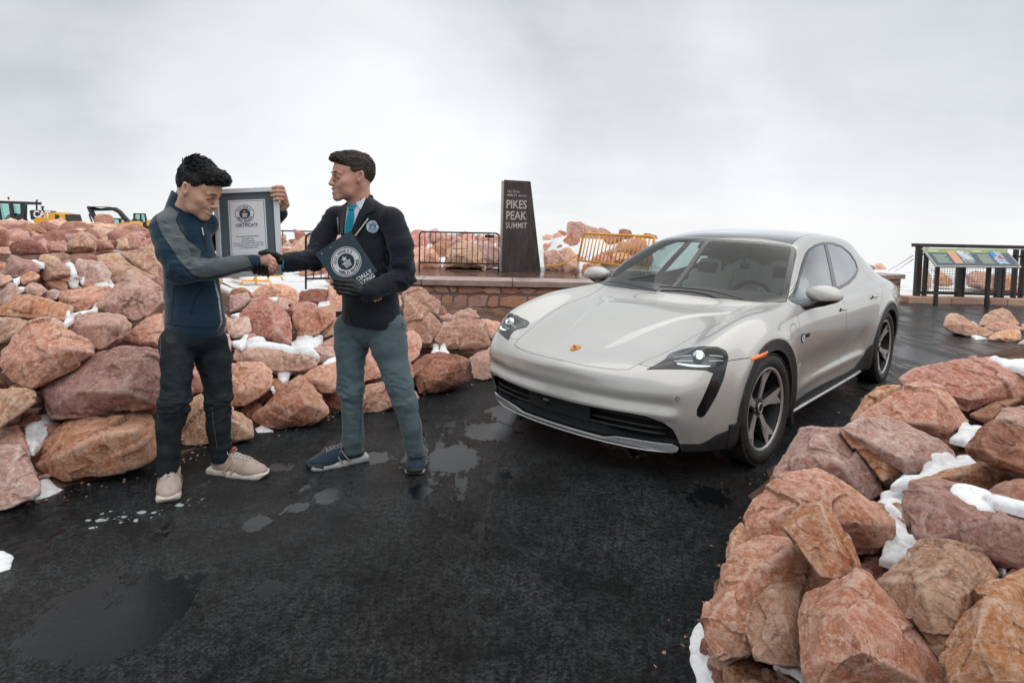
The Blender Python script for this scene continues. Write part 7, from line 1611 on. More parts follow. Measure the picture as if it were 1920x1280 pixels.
def head_parts(scale, smile, seed, jaw=1.0, age=0.):
    """head in a local frame: x = the person's right, y = forward, z = up, origin between the ears"""
    S = SDF((-.115, -.15, -.26), (.115, .15, .14), .0034); e = S.ell
    S.put(e((0, -.022, .032), (.077, .097, .086)), 0); S.put(e((0, .03, .035), (.064, .062, .062)), .02)
    S.put(e((0, .020, -.045), (.055*jaw, .066, .070)), .03)
    for s in (1, -1):
        S.put(S.cap((s*.058, -.010, -.038), (s*.046, .030, -.078), .018, .017), .025); S.put(S.cap((s*.046, .030, -.078), (s*.014, .074, -.100), .017, .015), .02)
        S.put(e((s*.046, .058, -.026), (.020, .018, .015)), .018); S.put(e((s*.036, .070, -.040), (.017, .015, .015)), .014)
        S.put(S.cap((s*.012, .088, .020), (s*.044, .074, .018), .0085, .0075), .012)
        S.put(e((s*.0705, -.015, -.006), (.012, .016, .024)), .01)
        S.put(e((s*.040, .040, -.058), (.024, .030, .030)), .02); S.put(e((s*.052, .028, -.020), (.020, .034, .030)), .02)
    S.put(e((0, .080, -.099), (.021, .016, .016)), .02)
    S.put(S.cap((0, .087, .012), (0, .104, -.026), .0085, .0110), .011); S.put(e((0, .1065, -.032), (.0130, .012, .010)), .007)
    for s in (1, -1):
        S.put(e((s*.0125, .098, -.036), (.0080, .010, .0078)), .006)
        S.put(e((s*.031, .097, .001), (.017, .011, .0090)), .012, 'sub')
        S.put(e((s*.031, .0745, .0005), (.0165, .0135, .0125)), .003)
        S.put(S.cap((s*.024, .0905, -.044), (s*.036, .079, -.066), .0018, .0012), .006, 'sub')     # smile fold
    S.put(e((0, .076, -.068), (.030, .021, .022)), .02)
    # mouth: parted smiling lips
    arc = lambda z, up, y, w: [(x, y-.75*x*x/.03*1.1, z+up*(x/w)**2) for x in np.linspace(-w, w, 7)]
    U, Lw = arc(-.0580, .008, .1000, .027), arc(-.0715-.005*smile, .017, .0975, .025)
    for A in (U, Lw):
        for a, b in zip(A[:-1], A[1:]): S.put(S.cap(a, b, .0046, .0046), .005)
    Mi = arc(-.0645-.0030*smile, .0125, .103, .025)
    for a, b in zip(Mi[:-1], Mi[1:]): S.put(S.cap(a, b, .0034+.0018*smile, .0034+.0018*smile), .003, 'sub')
    S.put(S.cap((0, -.03, -.05), (0, -.055, -.25), .056, .062), .03)
    S.put(S.cap((.025, .0, -.09), (.012, .01, -.22), .012, .012), .02); S.put(S.cap((-.025, .0, -.09), (-.012, .01, -.22), .012, .012), .02)
    for s in (1, -1):  # ears
        Rm = np.array(Euler((R(12), R(s*14), R(s*-22))).to_matrix()); S.put(e((s*.086, -.017, -.003), (.0085, .021, .034), Rm), .006)
        S.put(e((s*.0945, -.011, .002), (.0075, .0105, .0195), Rm), .003, 'sub'); S.put(e((s*.089, -.001, -.006), (.004, .004, .007)), .003); S.put(e((s*.080, -.008, -.027), (.006, .009, .010)), .004)
    V, Q = S.mesh(); return V*scale, orient(V, Q)
def hair_mesh(kind, scale, seed):
    S = SDF((-.13, -.16, -.10), (.13, .16, .20), .0042); e = S.ell; rnd = random.Random(seed)
    S.put(e((0, -.023, .034), (.0800, .1000, .0890)), 0)
    if kind == 'volume':
        S.put(e((0, .008, .084), (.069, .086, .042)), .02); S.put(e((-.0, .060, .090), (.056, .036, .027)), .02); S.put(e((0, -.05, .085), (.066, .06, .055)), .02)
    else:
        S.put(e((0, .016, .078), (.064, .078, .045)), .02); S.put(e((0, .070, .094), (.046, .026, .020)), .02)
    # open the face, the ears and the nape
    cut = np.minimum(S.Y-.066-.05*np.clip(S.Z-.05, 0, 1)*8, .079-S.Z+.25*np.clip(-S.Y, 0, 1)) ; smx = lambda a_, b_, k_: -SDF.smin(-a_, -b_, k_); S.d = smx(S.d, cut, .016)
    S.d = smx(S.d, -(S.Z-np.where(S.Y > -.035, .004+.30*(S.Y+.035), .004+.9*(S.Y+.035)).clip(-.075, .05)), .014)
    for s in (1, -1): S.put(e((s*.090, -.012, -.004), (.026, .027, .038)), .004, 'sub')
    V, Q = S.mesh(); Q = orient(V, Q); N = vnormals(V, Q); up = np.clip((V[:, 2]-.03)/.06, 0, 1)
    amp = (.010 if kind == 'volume' else .006)
    V = V+N*((amp*up+.0015)*fbm(V*([26, 9, 26] if kind == 'volume' else [40, 14, 40])+seed, 4, seed, ridged=True))[:, None]
    mb = MB(); vs = [mb.bm.verts.new(v) for v in V]
    for q in Q: mb.bm.faces.new([vs[i] for i in q])
    rs = np.random.RandomState(seed); ids = rs.randint(0, len(V), 2600 if kind == 'volume' else 3000)
    for i in ids:   # locks laid over the whole scalp
        p = Vector(V[i]); nn = Vector(N[i]); top = min(1, max(0, (p.z-.045)/.05))
        if kind == 'volume': fl = Vector((p.x*3+rnd.uniform(-.35, .35), .75+rnd.uniform(-.3, .3), .45)).lerp(Vector((0, -.35, -1)), 1-top); L = .009+.019*top*rnd.uniform(.5, 1.3); lift = .22+.38*top*rnd.random()
        else: fl = Vector((p.x*2+rnd.uniform(-.3, .3), .9, .25)).lerp(Vector((0, -.5, -1)), 1-top); L = .007+.013*top*rnd.uniform(.5, 1.2); lift = .16+.25*top*rnd.random()
        fl = fl-nn*fl.dot(nn)
        if fl.length < 1e-3: continue
        fl.normalize(); d = (fl+nn*lift).normalized(); w = .0016+.0022*top
        mb.tube([p-nn*.0015, p+d*L*.55, p+d*L*.8+fl*L*.3-nn*L*.05], [w, w*.8, .0003], 3, caps=False)
    return mb, scale
def make_head(par, body_list, pos, f, roll, scale, mats, kind, smile, seed, jaw=1.0, brow=(.02, .015, .012), stubble=0):
    f = Vector(f).normalized(); up = Vector((0, 0, 1)); x = f.cross(up).normalized(); u = x.cross(f); Rr = Matrix.Rotation(roll, 3, f); x, u = Rr @ x, Rr @ u
    M = Matrix(((x.x, f.x, u.x, pos.x), (x.y, f.y, u.y, pos.y), (x.z, f.z, u.z, pos.z), (0, 0, 0, 1)))
    V, Q = head_parts(scale, smile, seed, jaw); Mn = np.array(M); W_ = V@Mn[:3, :3].T+Mn[:3, 3]
    if np.linalg.det(Mn[:3, :3]) < 0: Q = Q[:, ::-1]
    body_list.append((W_, Q)); o_ = par.location; ML = Matrix.Translation(-o_) @ M @ Matrix.Scale(scale, 4)
    hb, _ = hair_mesh(kind, scale, seed); h = hb.build('hair', mats['hair'], par, True, recalc=False); h.data.transform(ML); 
    if ML.determinant() < 0: h.data.flip_normals()
    ey = MB()
    for s in (1, -1):
        t = MB(); b_ = bmesh.new(); bmesh.ops.create_uvsphere(b_, u_segments=14, v_segments=10, radius=.0122); t._merge(b_, Matrix.Translation((s*.031, .0752, .000))); o = t.build('eye', mats['eye'], par, True); o.data.transform(ML)
        t = MB(); b_ = bmesh.new(); bmesh.ops.create_uvsphere(b_, u_segments=12, v_segments=8, radius=.0062); t._merge(b_, Matrix.Translation((s*.031, .0828, -.0015)) @ Matrix.Diagonal((1, .75, .8, 1))); ir = t.build('iris', mats['iris'], o, True); ir.data.transform(ML)
        t = MB(); t.tube(catmull([(s*.0165, .0875, .0015), (s*.025, .0905, .0052), (s*.036, .0885, .0052), (s*.0465, .0795, -.0005)], 3), .0015, 5); l = t.build('eyelash', mats['brow'], par, True); l.data.transform(ML)
        t = MB(); t.tube(catmull([(s*.013, .0955, .0235), (s*.024, .0955, .0265), (s*.037, .089, .0265), (s*.050, .077, .0195)], 3), [.0024, .0028, .003, .0034, .0036, .0034, .003, .0025, .002, .0012], 6, flat=.7); l = t.build('eyebrow', mats['brow'], par, True); l.data.transform(ML)
    arc = lambda z, upz, y, w: [(xx, y-.75*xx*xx/.03*1.1, z+upz*(xx/w)**2) for xx in np.linspace(-w, w, 9)]
    t = MB(); t.tube(arc(-.0632-.0018*smile, .0115, .0950, .0225), .0046, 6); o = t.build('teeth', mats['teeth'], par, True); o.data.transform(ML)
    for z, upz, y, w, r in ((-.0578, .008, .1004, .0265, .0026), (-.0722-.005*smile, .017, .0982, .0240, .0032)):
        t = MB(); t.tube(arc(z, upz, y, w), [r*.4, r*.8, r, r, r, r, r, r*.8, r*.4], 6, flat=.9); o = t.build('lip', mats['lip'], par, True); o.data.transform(ML)
    return M
def limb_mesh(chains, h=.0022, k=.0028, pad=.02):
    """hand: list of (chain of (point, radius)) joined smoothly"""
    P_ = np.array([p for ch in chains for p, r in ch]); S = SDF(P_.min(0)-pad-.02, P_.max(0)+pad+.02, h)
    for ch in chains:
        d = None
        for (a, ra), (b, rb) in zip(ch[:-1], ch[1:]):
            q = S.cap(a, b, ra, rb); d = q if d is None else SDF.smin(d, q, .004)
        S.put(d, k)
    V, Q = S.mesh(); return V, orient(V, Q)
def hand_from(knuckles, chains_px, wrist, r=.0105, palm_r=.015, extra=None, h=.0022):
    """wrist/knuckles/finger joints as world points"""
    chains = []
    for kn in knuckles: chains.append([(wrist, palm_r*1.15), (wrist.lerp(kn, .55), palm_r*1.05), (kn, palm_r*.85)])
    for ch in chains_px: chains.append([(p, rr) for p, rr in ch])
    for ch in extra or []: chains.append(ch)
    return limb_mesh(chains, h)
def shoe(par, heel, toe, mats, seed, style):
    heel, toe = Vector(heel), Vector(toe); f = (toe-heel); L = .305; f.z = 0; f.normalize(); base = Vector((heel.x, heel.y, .010)); x = f.cross(Vector((0, 0, 1)))*1.15; fs = f*1.12
    M = Matrix(((x.x, fs.x, 0, base.x), (x.y, fs.y, 0, base.y), (0, 0, 1.18, base.z), (0, 0, 0, 1))); o_ = par.location; ML = Matrix.Translation(-o_) @ M
    S = SDF((-.07, -.03, -.005), (.07, .34, .16), .0036)
    S.put(S.ecap((0, .045, .050), (0, .20, .040), .040, .044, .95, (1, 0, 0)), 0); S.put(S.ell((0, .225, .036), (.049, .078, .030)), .03); S.put(S.cap((0, .045, .06), (0, .05, .115), .036, .037), .03); S.put(S.cap((0, .10, .070), (0, .17, .058), .030, .03), .03)
    S.d = np.maximum(S.d, .022-S.Z); S.d = np.maximum(S.d, S.Z-.125+.25*np.clip(S.Y-.06, -.03, .1)); ins = S.cap((0, .045, .08), (0, .05, .16), .029, .033); S.put(ins, .004, 'sub')
    V, Q = S.mesh(); Q = orient(V, Q); V0, Q0 = V.copy(), Q; sh = from_np('shoe', V, Q, mats['upper'], par, True); sh.data.transform(ML)
    S = SDF((-.075, -.035, -.012), (.075, .345, .05), .0036); S.put(S.rbox((0, .075, .014), (.040, .095, .017), .012), 0); S.put(S.rbox((0, .20, .012), (.049, .095, .014), .012), .02); S.put(S.ell((0, .25, .014), (.050, .062, .016)), .012); S.put(S.ell((0, .03, .018), (.042, .050, .022)), .01); S.d = np.maximum(S.d, -S.Z-.008)
    V, Q = S.mesh(); V[:, 2] += .010*sstep(V[:, 1], .24, .32)*1.0; Q = orient(V, Q); so = from_np('sole', V, Q, mats['sole'], sh, True); so.data.transform(ML)
    # toe cap and side overlays
    t = MB()
    for s in (1, -1):
        t.tube(catmull([(s*.030, .135, .082), (s*.046, .115, .050), (s*.050, .09, .026)], 4), .0055, 5, flat=.7); t.tube(catmull([(s*.028, .165, .076), (s*.047, .15, .044), (s*.051, .135, .024)], 4), .0055, 5, flat=.7)
        t.build('overlay', mats['overlay'], sh, True).data.transform(ML) if s == 1 else None
        if s == 1: t = MB()
    a = t.build('overlay', mats['overlay'], sh, True); a.data.transform(ML)
    if style == 'trail': 
        t = MB(); t.tube(catmull([(.047, .235, .022), (.035, .29, .026), (0, .307, .028), (-.035, .29, .026), (-.047, .235, .022)], 5), .0095, 6, flat=1.4); a = t.build('toe_bumper', mats['bumper'], sh, True); a.data.transform(ML)
    lc = MB(); from mathutils.bvhtree import BVHTree as BV
    bv = BV.FromPolygons([tuple(v) for v in V0], [tuple(q) for q in Q0])
    def zt(x_, y_): h_ = bv.ray_cast(Vector((x_, y_, .3)), Vector((0, 0, -1))); return h_[0].z if h_[0] else .06
    for k in range(6):
        y = .105+.019*k; w = .022; z = zt(0, y)+.0015; za, zb = zt(w, y)-z+.0075, zt(w, y+.012)-z+.0075
        lc.tube(catmull([(w, y, z-.006+za), (0, y+.006, z+.002), (-w, y+.012, z-.006+zb)], 4), .0030, 5); lc.tube(catmull([(-w, y, z-.006+za), (0, y+.006, z+.004), (w, y+.012, z-.006+zb)], 4), .0030, 5)
    for s in (1, -1): lc.tube(catmull([(0, .108, .108), (s*.022, .098, .122), (s*.034, .112, .112), (s*.010, .108, .108)], 5), .0022, 5); lc.tube(catmull([(0, .108, .108), (s*.028, .130, .098), (s*.040, .150, .072)], 5), .0020, 5)
    a = lc.build('laces', mats['lace'], sh, True); a.data.transform(ML)
    t = MB(); t.box((0, .112, .116), (.030, .010, .040), bev=.004, rot=(R(-30), 0, 0)); a = t.build('tongue', mats['tongue'], sh); a.data.transform(ML)
    t = MB(); t.box((0, .006, .115), (.014, .006, .030), bev=.002); a = t.build('heel_tab', mats['tongue'], sh); a.data.transform(ML)
    return sh
def add_body(par, lst, mat):
    n = 0; VV, QQ = [], []
    for V, Q in lst: VV.append(V); QQ.append(Q+n); n += len(V)
    V = np.concatenate(VV)-np.array(par.location); return from_np('body', V, np.concatenate(QQ), mat, par, True)
def bodycore(joints, h=.014):
    """skin under the clothes: torso, arms and legs as one surface"""
    P_ = np.array([p for j in joints for p in (j[0], j[1])]); S = SDF(P_.min(0)-.16, P_.max(0)+.16, h)
    for a, b, ra, rb in joints: S.put(S.cap(a, b, ra, rb), .04)
    V, Q = S.mesh(); return V, orient(V, Q)
def garment(name, par, prims, segs, mat, seed, h=.0065, k=.03, amp=.010, cuts=(), noise_amp=.006, pad=.17):
    pts = np.array([q for p in prims for q in (p[1], p[2])]); S = SDF(pts.min(0)-pad, pts.max(0)+pad, h)
    for p in prims:
        kind, a, b, ra, rb = p[:5]; kk = p[7] if len(p) > 7 else k
        d = S.ecap(a, b, ra, rb, p[5], p[6]) if kind == 'e' else S.cap(a, b, ra, rb); S.put(d, kk)
    for fn in cuts: S.d = fn(S)
    V, Q = S.mesh(); Q = orient(V, Q); V = folds(V, Q, amp, segs, seed, noise_amp=noise_amp)
    o = from_np(name, V-np.array(par.location), Q, mat, par, True); return o, S
def V3(a): return np.array(a, float)
def emblem(par, M, r, dark, light, star, letters=True, z=.0008, body='GUINNESS', body2='WORLD RECORDS'):
    """round record emblem: lettered ring, star over a small columned pedestal"""
    def disc(nm, r0, r1, mat, zz_):
        t = MB(); n = 48
        if r0 == 0: t.prism([(r1*math.cos(a), r1*math.sin(a)) for a in np.linspace(0, 2*math.pi, n+1)[:-1]], zz_, zz_+.0004, M)
        else: t.add([M @ Vector((q*math.cos(a), q*math.sin(a), zz_)) for a in np.linspace(0, 2*math.pi, n+1)[:-1] for q in (r0, r1)], [(2*i, 2*i+1, (2*i+3) % (2*n), (2*i+2) % (2*n)) for i in range(n)])
        return t.build(nm, mat, par, recalc=False)
    base = disc('emblem_disc', 0, r, light, z); disc('emblem_ring', r*.90, r*.955, dark, z+.0006); disc('emblem_field', 0, r*.56, dark, z+.0005)
    t = MB(); t.prism([((.22 if i % 2 == 0 else .09)*r*math.sin(i*math.pi/5), .22*r+(.22 if i % 2 == 0 else .09)*r*math.cos(i*math.pi/5)) for i in range(10)], z+.001, z+.0014, M); t.build('emblem_star', star, par)
    t = MB(); q = lambda x0, x1, y0, y1: t.prism([(x0*r, y0*r), (x1*r, y0*r), (x1*r, y1*r), (x0*r, y1*r)], z+.001, z+.0014, M)
    q(-.30, .30, -.05, .02); q(-.24, .24, -.13, -.08)
    for k in range(5): q(-.215+.095*k, -.165+.095*k, -.38, -.15)
    t.build('emblem_pedestal', light, par)
    if letters:
        objs = []
        for txt, a0, a1, flip in ((body, 152, 28, 0), (body2, 205, 335, 1)):
            for i, ch in enumerate(txt):
                if ch == ' ': continue
                a = R(a0+(a1-a0)*i/(len(txt)-1)); rr = r*(.635 if not flip else .835); rot = a-math.pi/2 if not flip else a+math.pi/2
                objs.append(text_obj('letter', ch, r*.27, dark, None, M @ Matrix.Translation((rr*math.cos(a), rr*math.sin(a), z+.0012)) @ Matrix.Rotation(rot, 4, 'Z') @ Matrix.Translation((-r*.09, 0, 0)), sx=1., bold=r*.008, res=2))
        merge_objs('lettering', objs, par)
def build_person1():
    J = at
    base = gnd(365, 915); p = empty('person', base, 0, 'man in navy zip jacket with grey ribbed sleeves and dark jeans, head bowed, shaking hands', 'person')
    bpy.context.view_layer.update()
    sk = skin_mat('tanned_skin', (.68, .41, .30), (.60, .33, .23))
    mats = dict(hair=noisy('black_hair', (.010, .012, .014), .38, scale=60, bump=.6, bscale=300), eye=material('eye_white', (.55, .5, .47), .2)[0], iris=material('eye_dark', (.015, .01, .008), .1)[0], brow=material('brow_black', (.012, .010, .009), .7)[0], teeth=material('teeth', (.62, .58, .52), .3)[0], lip=material('lip_brown', (.30, .11, .08), .45)[0])
    body = []
    ear = J(348, 354, 3.265)
    f = Vector((.92, -.08, -.46)).normalized(); x = f.cross(Vector((0, 0, 1))).normalized(); s = 1.15
    u_ = x.cross(f)
    pos = ear-(x*.083-f*.016)*s+Vector((0, 0, .003))
    make_head(p, body, pos, f, R(0), s, mats, 'volume', .9, 3)
    sh_r, sh_l = J(311, 428, 3.27), J(384, 434, 3.54); neck = J(347, 384, 3.40); chest = J(357, 470, 3.40); waist = J(363, 560, 3.40); hips = J(362, 622, 3.40)
    el_r, wr_r = J(338, 512, 3.20), J(488, 490, 3.40); el_l, wr_l = J(452, 480, 3.74), J(534, 385, 3.66)
    hr, hl = J(333, 645, 3.35), J(390, 640, 3.47); kr, kl = J(324, 757, 3.27), J(411, 752, 3.49); ar, al = J(317, 872, 3.30), J(417, 858, 3.52)
    fa = V3((.35, .93, 0))
    body.append(bodycore([(V3(neck), V3(chest), .05, .08), (V3(chest), V3(hips), .085, .085), (V3(sh_r), V3(el_r), .045, .035), (V3(el_r), V3(wr_r), .035, .024), (V3(sh_l), V3(el_l), .045, .035), (V3(el_l), V3(wr_l), .035, .024), (V3(sh_r), V3(sh_l), .05, .05), (V3(hr), V3(kr), .07, .045), (V3(kr), V3(ar), .045, .032), (V3(hl), V3(kl), .07, .045), (V3(kl), V3(al), .045, .032)]))
    # right hand in the handshake
    w = J(486, 488, 3.405); kn = [J(504, 480.5, 3.392), J(507, 485.5, 3.388), J(507.5, 491, 3.39), J(505, 496.5, 3.398)]
    fing = [[(kn[0], .0125), (J(513, 487, 3.385), .0108), (J(517.5, 497, 3.40), .0098), (J(518.5, 505, 3.425), .0085)],
            [(kn[1], .0125), (J(512, 494, 3.382), .0108), (J(514.5, 503, 3.395), .0098), (J(515, 510, 3.42), .0085)],
            [(kn[2], .0120), (J(509.5, 500, 3.382), .0105), (J(510.5, 508, 3.395), .0095), (J(510, 514, 3.42), .0082)],
            [(kn[3], .0110), (J(505.5, 504, 3.388), .0095), (J(505.5, 510, 3.40), .0085), (J(505, 515, 3.425), .0075)],
            [(J(492, 481, 3.41), .015), (J(501, 475.5, 3.43), .013), (J(511, 473, 3.45), .011)]]
    body.append(hand_from(kn, fing, w))
    # left hand: fingers round the corner of the frame
    w = J(537, 384, 3.66); kn = [J(530, 353, 3.61), J(531, 360, 3.615), J(530.5, 367, 3.62), J(529, 374, 3.625)]
    fing = []
    for i, (y, xe, r_) in enumerate(((351, 511.5, .0112), (358.3, 508.5, .0116), (365.8, 510, .0112), (373.5, 514, .010))):
        fing.append([(kn[i], .0125), (J(527.5, y, 3.553), r_*1.08), (J(520, y-.2, 3.512), r_), (J(xe, y+1, 3.512), r_*.82)])
    fing.append([(J(534, 378, 3.65), .015), (J(522, 384, 3.63), .012), (J(514, 380, 3.62), .010)])
    body.append(hand_from(kn, fing, w))
    add_body(p, body, sk)
    # ---- jacket
    navy = cloth_mat('navy_jersey', (.007, .030, .056), .8, sheen=.3)
    A = lambda *q: V3(J(*q))
    prims = [('e', A(350, 425, 3.41), A(358, 500, 3.41), .125, .138, .85, fa), ('e', A(358, 500, 3.41), A(366, 602, 3.41), .145, .164, .85, fa), ('c', V3(neck), V3(chest), .062, .10), ('c', A(325, 420, 3.36), A(385, 420, 3.47), .072, .07), ('c', A(345, 392, 3.40), A(315, 420, 3.30), .06, .068),
             ('c', V3(sh_r), A(322, 470, 3.22), .077, .074, 1, fa, .035), ('c', A(322, 470, 3.22), V3(el_r), .072, .064, 1, fa, .02), ('c', V3(el_r), A(405, 503, 3.28), .064, .054, 1, fa, .012), ('c', A(405, 503, 3.28), A(478, 491, 3.392), .054, .039, 1, fa, .012),
             ('c', V3(sh_l), V3(el_l), .062, .052), ('c', V3(el_l), A(527, 400, 3.68), .052, .038)]
    hem_z = A(365, 625, 3.40)[2]; c0 = A(364, 610, 3.41)
    def hem(S): return np.maximum(S.d, np.where((S.Z < hem_z+.12), hem_z-.012-S.Z+.02*(S.X-c0[0]), -9))
    def neckhole(S):
        d = S.cap(V3(neck)-V3((0, 0, .02)), V3(neck)+V3((.03, 0, .15)), .066, .080); return np.maximum(S.d, -d)
    def collar(S):
        a = V3(neck)+V3((-.012, .0, -.06)); b_ = a+V3((.050, -.005, .150)); d = S.cap(a, b_, .090, .079); ax = (b_-a)/np.linalg.norm(b_-a); t = (S.X-a[0])*ax[0]+(S.Y-a[1])*ax[1]+(S.Z-a[2])*ax[2]
        sh = np.maximum(np.abs(d)-.006, t-.118); sh = np.maximum(sh, -t); return SDF.smin(S.d, sh, .012)
    def waistband(S): return S.d
    segs = [(V3(sh_r), V3(el_r), .5, 1.1), (V3(el_r), A(478, 491, 3.39), 1.1, .4), (A(355, 450, 3.41), A(364, 610, 3.41), .15, .7)]
    jk, _ = garment('jacket', p, prims, segs, navy, 11, amp=.015, cuts=(hem, collar, neckhole), pad=.23)
    bpy.context.view_layer.update(); bvh = raycaster(jk)
    grey, nt, b = material('grey_ribbed_knit', (.085, .105, .11), .9, sheen=.3); tc = nt.add('ShaderNodeTexCoord').outputs['Object']
    wv = nt.add('ShaderNodeTexWave', wave_type='BANDS', bands_direction='Z', ins={'Scale': 55., 'Distortion': .4}); nt.l.new(tc, wv.inputs['Vector'])
    nt.l.new(nt.mix(wv.outputs['Fac'], (.055, .075, .082), (.125, .15, .155)), b.inputs['Base Color']); nt.l.new(nt.bump(wv.outputs['Fac'], .8, .003), b.inputs['Normal'])
    S1 = lambda L: [(270+a/3.4595, 270+c/3.4595) for a, c in L]
    # sleeve panel follows the outside of the sleeve from the collar to the cuff
    drape('sleeve_panel', bvh, S1([(80, 460), (120, 425), (165, 402), (225, 445), (205, 490), (235, 560), (280, 620), (340, 665), (372, 690), (362, 735), (440, 745), (560, 725), (665, 718), (702, 790), (640, 812), (540, 838), (450, 858), (370, 866), (320, 850), (270, 800), (215, 735), (160, 650), (110, 570), (85, 510)]), grey, jk, off=.0035, thick=.003, cell=1.1)
    zipm = material('zip_metal', (.45, .47, .5), .3, metal=1.)[0]
    drape('zip', bvh, S1([(366, 540), (374, 540), (395, 610), (412, 700), (404, 705), (386, 620)]), mats['brow'], jk, off=.004); drape('zip_pull', bvh, S1([(372, 540), (381, 538), (392, 592), (383, 594)]), zipm, jk, off=.007, thick=.003)
    drape('zip', bvh, S1([(452, 880), (462, 880), (490, 990), (512, 1160), (482, 1222), (474, 1220), (500, 1155), (480, 1000)]), zipm, jk, off=.003, thick=.0015)
    seam = cloth_mat('navy_seam', (.004, .018, .036), .9)
    drape('pocket_welt', bvh, S1([(372, 935), (380, 938), (335, 1010), (305, 1110), (296, 1108), (322, 1008)]), seam, jk, off=.002); drape('hem_seam', bvh, S1([(95, 1148), (200, 1172), (400, 1190), (495, 1178), (495, 1184), (400, 1197), (200, 1179), (95, 1155)]), seam, jk, off=.002)
    drape('side_seam', bvh, S1([(200, 860), (206, 860), (192, 1000), (182, 1165), (176, 1165), (186, 1000)]), seam, jk, off=.0015); drape('yoke_seam', bvh, S1([(225, 445), (232, 447), (215, 495), (245, 560), (285, 612), (345, 660), (340, 665), (280, 622), (236, 566), (206, 495)]), seam, jk, off=.002)
    # ---- jeans
    den, nt, b = material('dark_denim', (.02, .028, .033), .8, spec=.3); tc = nt.add('ShaderNodeTexCoord').outputs['Object']
    n = nt.noise(tc, 7, 6, .65); nt.l.new(nt.ramp(n, [(.32, (.010, .016, .020)), (.55, (.018, .026, .031)), (.78, (.050, .060, .062))]), b.inputs['Base Color']); nt.l.new(nt.bump(nt.noise(tc, 700, 2), .3, .0012, nt.bump(nt.noise(tc, 30, 4), .3, .01)), b.inputs['Normal'])
    prims = [('e', A(366, 605, 3.41), A(366, 622, 3.41), .150, .140, .88, fa), ('c', A(333, 640, 3.36), A(333, 676, 3.33), .092, .079), ('c', A(333, 676, 3.33), A(331, 714, 3.31), .078, .072), ('c', A(331, 714, 3.31), A(327, 751, 3.29), .072, .068), ('c', A(327, 751, 3.29), A(317, 800, 3.29), .067, .060), ('c', A(317, 800, 3.29), A(314, 888, 3.31), .060, .050),
             ('c', A(392, 640, 3.46), A(401, 676, 3.48), .096, .090), ('c', A(401, 676, 3.48), A(407, 714, 3.48), .088, .073), ('c', A(407, 714, 3.48), A(408, 751, 3.48), .072, .065), ('c', A(408, 751, 3.48), A(411, 800, 3.50), .064, .060), ('c', A(411, 800, 3.50), A(416, 862, 3.53), .060, .054)]
    zr, zl = A(317, 889, 3.31)[2], A(417, 863, 3.53)[2]
    def ends(S): return np.maximum(S.d, np.where(S.X < A(365, 700, 3.4)[0], zr-S.Z, zl-S.Z))
    segs = [(A(336, 648, 3.36), V3(kr), .5, 1.2), (V3(kr), A(317, 885, 3.30), 1.2, .9), (A(388, 645, 3.46), V3(kl), .5, 1.0), (V3(kl), A(417, 862, 3.52), 1.0, .9)]
    jn, _ = garment('jeans', p, prims, segs, den, 23, amp=.018, k=.022, cuts=(ends,), noise_amp=.005)
    bpy.context.view_layer.update(); bj = raycaster(jn); st = cloth_mat('denim_stitch', (.09, .10, .10), .8)
    S3 = lambda L: [(280+a/5.333, 620+c/5.333) for a, c in L]
    drape('pocket_seam', bj, S3([(165, 68), (175, 66), (190, 105), (260, 112), (260, 118), (185, 112)]), st, jn, off=.002); drape('leg_seam', bj, S3([(108, 60), (116, 60), (112, 200), (122, 262), (114, 262), (104, 200)]), st, jn, off=.002)
    drape('leg_seam', bj, S3([(622, 760), (629, 760), (648, 960), (685, 1180), (678, 1182), (640, 960)]), st, jn, off=.0015)
    sm = dict(upper=cloth_mat('beige_knit', (.46, .37, .32), .8, weave=500, bump=.6, scale=20), sole=noisy('cream_sole', (.62, .57, .50), .6, scale=30, bump=.2), overlay=noisy('peach_overlay', (.60, .40, .28), .5, scale=30), lace=cloth_mat('pale_lace', (.62, .56, .52), .8), tongue=cloth_mat('red_tongue', (.50, .10, .04), .7), bumper=None)
    shoe(p, gnd(321, 900), gnd(316, 941), sm, 1, 'run'); shoe(p, gnd(400, 888), gnd(482, 897), sm, 2, 'run')
    return p
